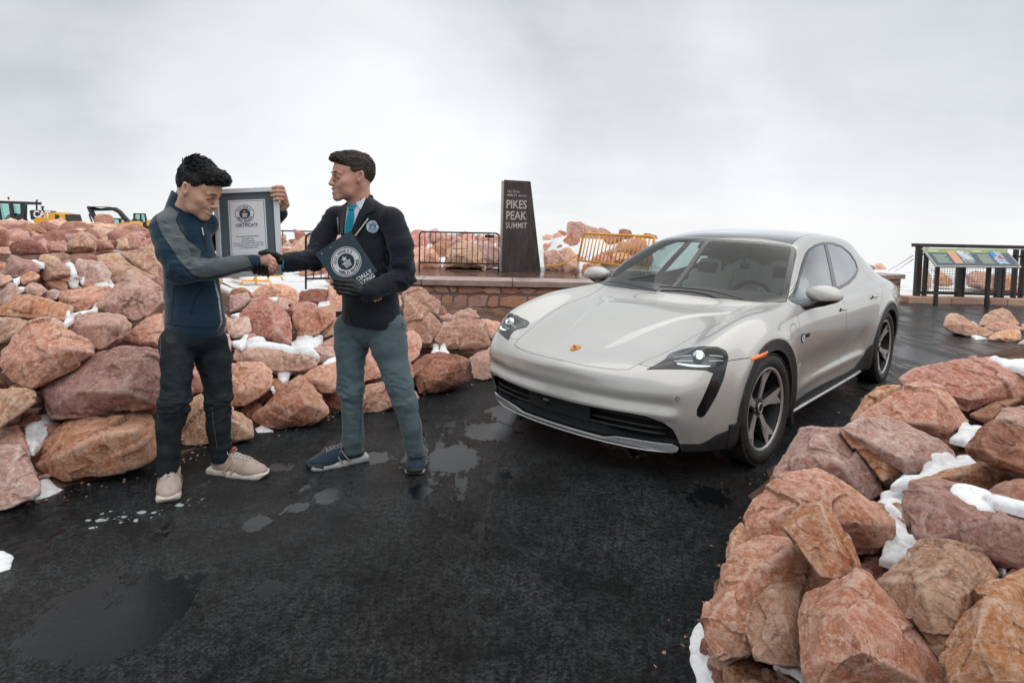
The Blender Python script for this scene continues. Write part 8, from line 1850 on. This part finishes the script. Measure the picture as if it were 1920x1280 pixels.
def build_person2():
    J = at; A = lambda *q: V3(J(*q))
    base = gnd(712, 882); p = empty('person', base, 0, 'man in dark blazer, turquoise tie, black gloves and grey-blue trousers, holding a folder', 'person'); bpy.context.view_layer.update()
    sk = skin_mat('fair_skin', (.62, .36, .275), (.55, .27, .20))
    mats = dict(hair=noisy('brown_hair', (.045, .030, .022), .5, scale=60, bump=.6, bscale=300), eye=material('eye_white_b', (.6, .56, .53), .2)[0], iris=material('eye_grey', (.03, .035, .04), .1)[0], brow=material('brow_brown', (.06, .035, .022), .7)[0], teeth=material('teeth_b', (.70, .67, .62), .3)[0], lip=material('lip_pink', (.38, .13, .10), .45)[0])
    body = []
    f = Vector((-.84, -.53, -.05)).normalized(); x = f.cross(Vector((0, 0, 1))).normalized(); s = 1.17   # x = his right = away from the camera
    ear = J(675, 331, 3.565); pos = ear+(x*.083+f*.016)*s
    MH = make_head(p, body, pos, f, R(0), s, mats, 'short', 1.6, 8, jaw=1.10); nkc = V3(MH @ (Vector((0, -.045, -.165))*s))
    neck = J(672, 378, 3.69); sh_r, sh_l = J(628, 408, 3.78), J(736, 413, 3.60); chest = J(682, 455, 3.68); waist = J(697, 540, 3.67); hips = J(697, 600, 3.67)
    el_r, wr_r = J(590, 487, 3.66), J(533, 489, 3.45); el_l, wr_l = J(762, 520, 3.58), J(684, 548, 3.40)
    hr, hl = J(660, 615, 3.72), J(725, 612, 3.66); kr, kl = J(663, 728, 3.68), J(746, 728, 3.60); ar, al = J(663, 832, 3.72), J(780, 838, 3.64)
    body.append(bodycore([(V3(neck), V3(chest), .050, .08), (V3(chest), V3(hips), .085, .085), (V3(sh_r), V3(el_r), .045, .035), (V3(el_r), V3(wr_r), .035, .024), (V3(sh_l), V3(el_l), .045, .035), (V3(el_l), V3(wr_l), .035, .024), (V3(sh_r), V3(sh_l), .05, .05), (V3(hr), V3(kr), .07, .045), (V3(kr), V3(ar), .045, .032), (V3(hl), V3(kl), .07, .045), (V3(kl), V3(al), .045, .032)]))
    add_body(p, body, sk)
    # ---- gloves
    gl = noisy('black_leather', (.012, .013, .014), .42, scale=30, bump=.5, bscale=160, bdist=.002)
    w = J(527, 488, 3.45); kn = [J(508, 478, 3.452), J(506, 485, 3.462), J(506, 491, 3.466), J(507, 498, 3.462)]
    fing = []
    for i in range(4):
        x0 = 503-8.2*i; r_ = .0122-.0006*i
        fing.append([(J(509-1.5*i, 494, 3.47), r_*1.05), (J(x0+4, 507, 3.462), r_*1.05), (J(x0-1, 514.5-1.2*i, 3.425), r_*1.05), (J(x0-4, 509-1.6*i, 3.382), r_), (J(x0-4.5, 499-1.4*i, 3.370), r_*.9)])
    fing.append([(J(523, 482, 3.44), .019), (J(512, 475.5, 3.41), .016), (J(500, 472, 3.395), .0145), (J(488, 474.5, 3.385), .012)])
    V, Q = hand_from(kn, fing, w, palm_r=.018, extra=[[(V3(w), .026), (A(537, 489, 3.46), .033)], [(A(514, 484, 3.45), .024), (V3(w), .027)]]); from_np('glove', V-np.array(base), Q, gl, p, True)
    w = J(684, 548, 3.40); kn = [J(662, 528, 3.385), J(660, 536, 3.378), J(661, 544, 3.378), J(664, 552, 3.385)]; fing = []
    for i, (y, xe) in enumerate(((526.5, 629), (533.5, 627), (541, 629), (548.5, 634))):
        fing.append([(kn[i], .0150), (J(648, y+1, 3.372), .0142), (J(637, y, 3.376), .0138), (J(xe, y-1.5, 3.39), .0120)])
    fing.append([(J(672, 534, 3.41), .017), (J(660, 524, 3.44), .015), (J(648, 522, 3.45), .012)])
    V, Q = hand_from(kn, fing, w, palm_r=.0205, extra=[[(V3(w), .030), (A(693, 552, 3.41), .034)]]); from_np('glove', V-np.array(base), Q, gl, p, True)
    # ---- blazer
    bz = cloth_mat('dark_blazer_wool', (.0085, .0125, .019), .75, sheen=.15)
    fa = V3((.50, .86, 0))
    prims = [('e', A(682, 416, 3.70), A(688, 480, 3.70), .150, .160, .80, fa), ('e', A(688, 480, 3.70), A(697, 600, 3.69), .160, .190, .82, fa), ('c', A(640, 408, 3.77), A(730, 410, 3.62), .064, .066), ('c', A(680, 386, 3.69), A(728, 410, 3.62), .052, .060), ('c', A(668, 390, 3.72), A(640, 408, 3.77), .052, .060), ('c', V3(neck), V3(chest), .066, .10),
             ('c', V3(sh_r), A(607, 445, 3.74), .070, .068), ('c', A(607, 445, 3.74), V3(el_r), .068, .063, 1, fa, .02), ('c', V3(el_r), A(548, 491, 3.50), .062, .052, 1, fa, .015), ('c', A(548, 491, 3.50), A(530, 493, 3.455), .052, .052, 1, fa, .015),
             ('c', V3(sh_l), A(752, 460, 3.58), .072, .074), ('c', A(752, 460, 3.58), A(758, 520, 3.56), .072, .066, 1, fa, .02), ('c', A(758, 520, 3.56), A(690, 548, 3.42), .066, .052, 1, fa, .012)]
    hz = A(697, 612, 3.5)[2]
    def hem(S):
        d = np.where(S.Z < hz+.1, hz-S.Z-.10*(S.X-A(640, 600, 3.6)[0]), -9); return np.maximum(S.d, d)
    wcut = A(529, 492, 3.45); wdir = V3((-.93, -.30, .06)); 
    def cuff(S):
        t = (S.X-wcut[0])*wdir[0]+(S.Y-wcut[1])*wdir[1]+(S.Z-wcut[2])*wdir[2]; return np.maximum(S.d, np.where(np.hypot(S.X-wcut[0], S.Z-wcut[2]) < .2, t, -9))
    def hollow(S):
        d = S.cap(A(545, 491, 3.49), A(520, 492, 3.43), .038, .044); return np.maximum(S.d, -d)
    def nh(S):
        d = S.cap(V3(neck)-V3((.01, 0, .04)), V3(neck)+V3((-.03, -.03, .15)), .062, .075); return np.maximum(S.d, -d)
    segs = [(V3(sh_r), V3(el_r), .6, 1.), (V3(el_r), A(535, 491, 3.46), 1., .5), (V3(sh_l), A(758, 520, 3.56), .5, 1.2), (A(758, 520, 3.56), A(690, 548, 3.42), 1.3, .6), (A(685, 450, 3.7), A(697, 600, 3.69), .1, .3)]
    jk, _ = garment('blazer', p, prims, segs, bz, 37, amp=.015, cuts=(hem, cuff, hollow, nh), noise_amp=.005)
    bpy.context.view_layer.update(); bvh = raycaster(jk)
    S2 = lambda L: [(500+a/3.281, 250+c/3.281) for a, c in L]
    shirt = cloth_mat('white_shirt', (.62, .66, .72), .8, weave=800, bump=.15, var=.05); tie = cloth_mat('turquoise_tie', (.0, .30, .45), .45, var=.12, sheen=.1)
    lap = cloth_mat('blazer_lapel', (.0105, .015, .022), .75)
    d_ = dict(cell=1.1)
    drape('shirt', bvh, S2([(628, 325), (600, 360), (560, 400), (500, 420), (492, 440), (482, 560), (478, 618), (520, 605), (570, 500), (625, 400), (660, 345)]), shirt, jk, off=.004, **d_)
    # neck band of the shirt round the throat
    S = SDF(V3(neck)-.13, V3(neck)+.14, .0045); a = nkc-V3((0, 0, .045)); b_ = a+V3((-.012, -.008, .115)); d = S.cap(a, b_, .0900, .0790); ax = (b_-a)/np.linalg.norm(b_-a); t = (S.X-a[0])*ax[0]+(S.Y-a[1])*ax[1]+(S.Z-a[2])*ax[2]
    front = (S.X-a[0])*f.x+(S.Y-a[1])*f.y
    S.d = np.maximum(np.maximum(np.abs(d)-.0035, t-.088+.55*np.clip(front, 0, .1)), -t); Vc, Qc = S.mesh(); from_np('shirt_collar', Vc-np.array(base), orient(Vc, Qc), shirt, p, True)
    # blazer collar behind the neck
    S = SDF(V3(neck)-.16, V3(neck)+.16, .0055); a2 = V3(neck)+V3((.006, .010, -.075)); b2 = a2+V3((-.012, -.01, .115)); d = S.cap(a2, b2, .105, .083); t = (S.Z-a2[2]); front = (S.X-a[0])*f.x+(S.Y-a[1])*f.y
    S.d = np.maximum(np.maximum(np.maximum(np.abs(d)-.005, t-.118), -t), front-.035); Vc, Qc = S.mesh(); from_np('blazer_collar', Vc-np.array(base), orient(Vc, Qc), lap, p, True)
    drape('collar_tip', bvh, S2([(628, 325), (632, 350), (578, 470), (552, 440), (536, 420), (575, 385)]), shirt, jk, off=.012, thick=.003, **d_)
    drape('collar_tip', bvh, S2([(500, 422), (512, 420), (506, 450), (496, 470), (492, 450)]), shirt, jk, off=.012, thick=.003, **d_)
    drape('tie', bvh, S2([(503, 470), (535, 468), (540, 500), (532, 560), (520, 606), (498, 618), (480, 614), (484, 560)]), tie, jk, off=.009, thick=.003, **d_)
    drape('tie_knot', bvh, S2([(506, 424), (545, 420), (550, 440), (534, 468), (504, 470), (502, 448)]), tie, jk, off=.018, thick=.008, **d_)
    drape('lapel', bvh, S2([(632, 320), (668, 352), (672, 400), (660, 478), (612, 498), (616, 490), (580, 560), (545, 632), (522, 600), (560, 500), (600, 410), (628, 345)]), lap, jk, off=.010, thick=.005, **d_)
    drape('lapel', bvh, S2([(498, 420), (488, 425), (452, 450), (434, 480), (440, 520), (445, 640), (468, 640), (480, 560), (492, 470)]), lap, jk, off=.010, thick=.005, **d_)
    pip = material('white_piping', (.62, .60, .57), .6)[0]
    drape('piping', bvh, S2([(622, 521), (628, 526), (547, 634), (540, 630)]), pip, jk, off=.012, **d_); drape('piping', bvh, S2([(432, 516), (438, 515), (448, 640), (441, 642)]), pip, jk, off=.012, **d_)
    seam = cloth_mat('blazer_seam', (.003, .005, .008), .9)
    drape('front_edge', bvh, S2([(480, 1176), (470, 1176), (492, 1050), (500, 1060), (520, 1130), (540, 1180), (530, 1182), (505, 1110)]), seam, jk, off=.002); drape('sleeve_seam', bvh, S2([(738, 480), (744, 480), (726, 560), (722, 680), (716, 680), (720, 560)]), seam, jk, off=.0015)
    gold = material('gold_button', (.75, .50, .15), .25, metal=.9)[0]
    for px, py in ((666, 1032), (683, 1026), (699, 1018)):
        (q,) = S2([(px, py)]); h = bvh.ray_cast(CAMP, ray(*q).normalized(), 6); t = MB(); n = h[1] if h[0] is not None else Vector((0, -1, 0)); c = (h[0] if h[0] is not None else at(q[0], q[1], 3.4))
        if n.dot(ray(*q)) > 0: n = -n
        t.lathe([(0, .005), (.006, .004), (.008, 0)], 12, Matrix.Translation(-base) @ frame_matrix(c, n.cross(Vector((0, 0, 1))), n)); t.build('cuff_button', gold, jk, True)
    # blue shirt cuff showing under the sleeve
    S = SDF(A(528, 496, 3.45)-.08, A(528, 496, 3.45)+.08, .004); d = S.cap(A(548, 491, 3.50), A(524, 494, 3.44), .043, .043); t = (S.X-wcut[0])*wdir[0]+(S.Y-wcut[1])*wdir[1]+(S.Z-wcut[2])*wdir[2]
    S.d = np.maximum(np.maximum(np.abs(d)-.003, t+.004), -t-.06); Vc, Qc = S.mesh(); from_np('sleeve_lining', Vc-np.array(base), orient(Vc, Qc), tie, jk, True)
    # chest badge
    c = bvh.ray_cast(CAMP, ray(698.7, 425.3).normalized(), 6); cb = c[0]; nb = c[1]; nb = nb if nb.dot(Vector((0, -1, 0))) > 0 else -nb
    Mb = Matrix.Translation(-base) @ frame_matrix(cb+nb*.006, Vector((1, .12, 0)), Vector((0, 0, 1)).cross(nb).cross(nb)*-1)
    Mb = Matrix.Translation(-base) @ frame_matrix(cb+nb*.004, Vector((0, 0, 1)).cross(nb), Vector((0, 0, 1)))
    emblem(jk, Mb, .0365, material('badge_blue', (.05, .22, .42), .6)[0], material('badge_white', (.70, .72, .74), .6)[0], material('badge_orange', (.75, .25, .05), .6)[0])
    # ---- trousers
    tr = cloth_mat('grey_blue_chino', (.085, .125, .145), .85, var=.16, scale=9)
    prims = [('e', A(696, 585, 3.69), A(696, 600, 3.70), .178, .160, .85, fa), ('c', A(659, 615, 3.73), A(659, 650, 3.72), .104, .098), ('c', A(659, 650, 3.72), A(657, 707, 3.69), .097, .078), ('c', A(657, 707, 3.69), A(659, 732, 3.67), .078, .068), ('c', A(659, 732, 3.67), A(663, 820, 3.70), .067, .059), ('c', A(663, 820, 3.70), A(663, 846, 3.73), .059, .058),
             ('c', A(727, 615, 3.66), A(730, 650, 3.64), .110, .104), ('c', A(730, 650, 3.64), A(745, 707, 3.61), .102, .080), ('c', A(745, 707, 3.61), A(760, 753, 3.59), .079, .068), ('c', A(760, 753, 3.59), A(771, 800, 3.60), .067, .059), ('c', A(771, 800, 3.60), A(779, 850, 3.65), .058, .054)]
    zr, zl = A(663, 846, 3.73)[2], A(782, 853, 3.65)[2]
    def ends(S): return np.maximum(S.d, np.where(S.X < A(712, 700, 3.7)[0], zr-S.Z, zl-S.Z))
    segs = [(A(662, 625, 3.73), V3(kr), .7, 1.1), (V3(kr), A(663, 846, 3.73), 1.1, 1.0), (A(722, 622, 3.66), V3(kl), .6, 1.2), (V3(kl), A(782, 850, 3.65), 1.2, 1.1)]
    tq, _ = garment('trousers', p, prims, segs, tr, 51, amp=.018, k=.022, cuts=(ends,), noise_amp=.005)
    bpy.context.view_layer.update(); bt = raycaster(tq); S4 = lambda L: [(580+a/3.765, 580+c/3.765) for a, c in L]; st = cloth_mat('chino_seam', (.045, .07, .085), .9)
    drape('pocket_seam', bt, S4([(650, 90), (656, 90), (664, 130), (690, 160), (688, 166), (658, 134)]), st, tq, off=.002); drape('leg_seam', bt, S4([(355, 560), (360, 560), (368, 700), (360, 900), (354, 900), (362, 700)]), st, tq, off=.0015)
    drape('leg_seam', bt, S4([(735, 560), (741, 560), (770, 700), (785, 860), (779, 860), (764, 700)]), st, tq, off=.0015)
    sm = dict(upper=cloth_mat('navy_mesh', (.018, .036, .060), .7, weave=500, bump=.6, scale=20), sole=noisy('pale_sole', (.42, .42, .42), .6, scale=30, bump=.2), overlay=noisy('grey_overlay', (.30, .28, .26), .5, scale=30), lace=cloth_mat('grey_lace', (.24, .24, .27), .8), tongue=cloth_mat('tan_tongue', (.38, .32, .26), .7), bumper=noisy('black_bumper', (.02, .022, .025), .6, scale=30))
    shoe(p, gnd(683, 864), gnd(605, 879), sm, 3, 'trail'); shoe(p, gnd(788, 853), gnd(777, 894), sm, 4, 'trail')
    return p
def build_certificate():
    al = material('silver_frame', (.74, .76, .78), .35, metal=.2)[0]; mat_ = material('grey_mount', (.10, .125, .15), .8)[0]; pap = material('certificate_paper', (.80, .80, .84), .6)[0]; wh = material('mount_white', (.78, .79, .80), .6)[0]; nav = material('print_navy', (.02, .05, .10), .6)[0]; orr = material('print_orange', (.75, .18, .06), .6)[0]
    d = 3.535; k = d/F
    C = at(465.5, 435.5, d); ux = (at(526, 431.5, d+.02)-at(405, 437.5, d-.02)); uy = at(456, 352, d+.0)-at(476, 517, d-.0)
    o = empty('framed_certificate', C, 0, 'silver-framed certificate with a round emblem held up behind the handshake', 'certificate')
    M = frame_matrix((0, 0, 0), ux, uy); w, h = ux.length*.5, uy.length*.5
    print_ = lambda nm, x0, x1, y0, y1, m, z: (lambda t: t.build(nm, m, o))(MB().prism([(x0, y0), (x1, y0), (x1, y1), (x0, y1)], z-.0008, z, M))
    fw = .028
    for nm, q in (('frame_bar', [(-w, h), (w, h), (w-fw, h-fw), (-w+fw, h-fw)]), ('frame_bar', [(-w, -h), (w, -h), (w-fw, -h+fw), (-w+fw, -h+fw)]), ('frame_bar', [(-w, -h), (-w, h), (-w+fw, h-fw), (-w+fw, -h+fw)]), ('frame_bar', [(w, -h), (w, h), (w-fw, h-fw), (w-fw, -h+fw)])):
        t = MB(); t.prism(q, -.012, .012, M, bev=.002); t.build(nm, al, o)
    t = MB(); t.prism([(-w+.01, -h+.01), (w-.01, -h+.01), (w-.01, h-.01), (-w+.01, h-.01)], -.010, .0, M); t.build('backing', mat_, o)
    print_('mount', -w+fw, w-fw, -h+fw, h-fw, mat_, .001); mx, my = .076, .068
    print_('mount_edge', -w+mx, w-mx, -h+my, h-my, wh, .002); print_('rule', -w+mx+.007, w-mx-.007, -h+my+.007, h-my-.007, nav, .0026); print_('paper', -w+mx+.0095, w-mx-.0095, -h+my+.0095, h-my-.0095, pap, .0032)
    inv = M.inverted()
    def loc(px, py):   # photograph position -> local frame coordinates
        r = ray(px, py); n = M.to_3x3() @ Vector((0, 0, 1)); t = (C-CAMP).dot(n)/r.dot(n); q = inv @ (CAMP+r*t-C); return q.x, q.y
    x, y = loc(459.3, 401); emblem(o, M @ Matrix.Translation((x, y, .0034)), 17.8*k, nav, pap, orr)
    def line(s_, px, py, size, bold=.0):
        x, y = loc(px, py); return text_obj('text_line', s_, size, nav, o, M @ Matrix.Translation((x, y, .0040)), align='CENTER', bold=bold)
    t = line('CERTIFICATE', 463, 424, .021, .0006); x, y = loc(463, 425.5); print_('underline', x-.056, x+.056, y-.0008, y+.0004, nav, .0040)
    for s_, px, py in (('The greatest altitude change', 465, 444), ('by electric car', 465.5, 448.3), ('was achieved by', 466, 452.6), ('Porsche Cars North America (USA)', 466.5, 456.8), ('in Colorado Springs, Colorado, USA', 467, 461), ('on 29 September 2021', 467.5, 465.2)): line(s_, px, py, .0112, .0002)
    return o
def build_folder():
    nav = noisy('navy_board', (.008, .028, .045), .35, scale=8, bump=0, coat=.3); wh = material('folder_white', (.62, .64, .66), .5)[0]; dk = material('folder_dark', (.008, .025, .04), .5)[0]
    d = 3.455; Aa, B, Cc = at(591.4, 475.5, d), at(657, 432.9, d+.02), at(707.3, 509, d); Dd = Aa+Cc-B; C = (Aa+Cc)/2
    o = empty('presentation_folder', C, 0, 'navy presentation folder with a round white emblem held in a black-gloved hand', 'folder')
    M = frame_matrix((0, 0, 0), B-Aa, Aa-Dd); w, h = (B-Aa).length/2, (Aa-Dd).length/2
    for z0, z1, nm in ((-.008, -.004, 'back_cover'), (-.001, .003, 'front_cover')):
        t = MB(); t.prism([(-w, -h), (w, -h), (w, h), (-w, h)], z0, z1, M, bev=.001); t.build(nm, nav, o)
    t = MB(); t.prism([(-w+.004, -h+.004), (w-.004, -h+.004), (w-.004, h-.004), (-w+.004, h-.004)], -.0042, -.0008, M); t.build('pages', wh, o)
    inv = M.inverted(); n = M.to_3x3() @ Vector((0, 0, 1))
    def loc(px, py): r = ray(px, py); q = inv @ (CAMP+r*((C-CAMP).dot(n)/r.dot(n))-C); return q.x, q.y
    x, y = loc(649.3, 490.8); emblem(o, M @ Matrix.Translation((x, y, .0030)), 28.3*d/F, dk, wh, wh)
    x1, y1 = loc(693, 505); x2, y2 = loc(699, 514)
    a = text_obj('lettering', 'OFFICIALLY', .031, wh, o, M @ Matrix.Translation((x1+.006, y1-.022, .0038)), align='RIGHT', bold=.0009); b = text_obj('lettering', 'AMAZING', .031, wh, o, M @ Matrix.Translation((x1+.006, y1-.052, .0038)), align='RIGHT', bold=.0009)
    for q in ((535, 612), (600, 655)) and ((-w+.03, h-.02), (-w+.09, h-.02)):
        t = MB(); t.lathe([(0, .0), (.003, 0)], 10, M @ Matrix.Translation((q[0], q[1], .0034)) @ Matrix.Rotation(R(90), 4, 'X')); t.build('rivet', wh, o)
    return o

build_ground(); build_slush(); build_rocks(); build_snow(); build_wall(); build_sign(); build_barriers(); build_fence(); build_machines(); build_car()
build_person1(); build_person2(); build_certificate(); build_folder()
print('SCRIPT TIME', time.time()-T0)
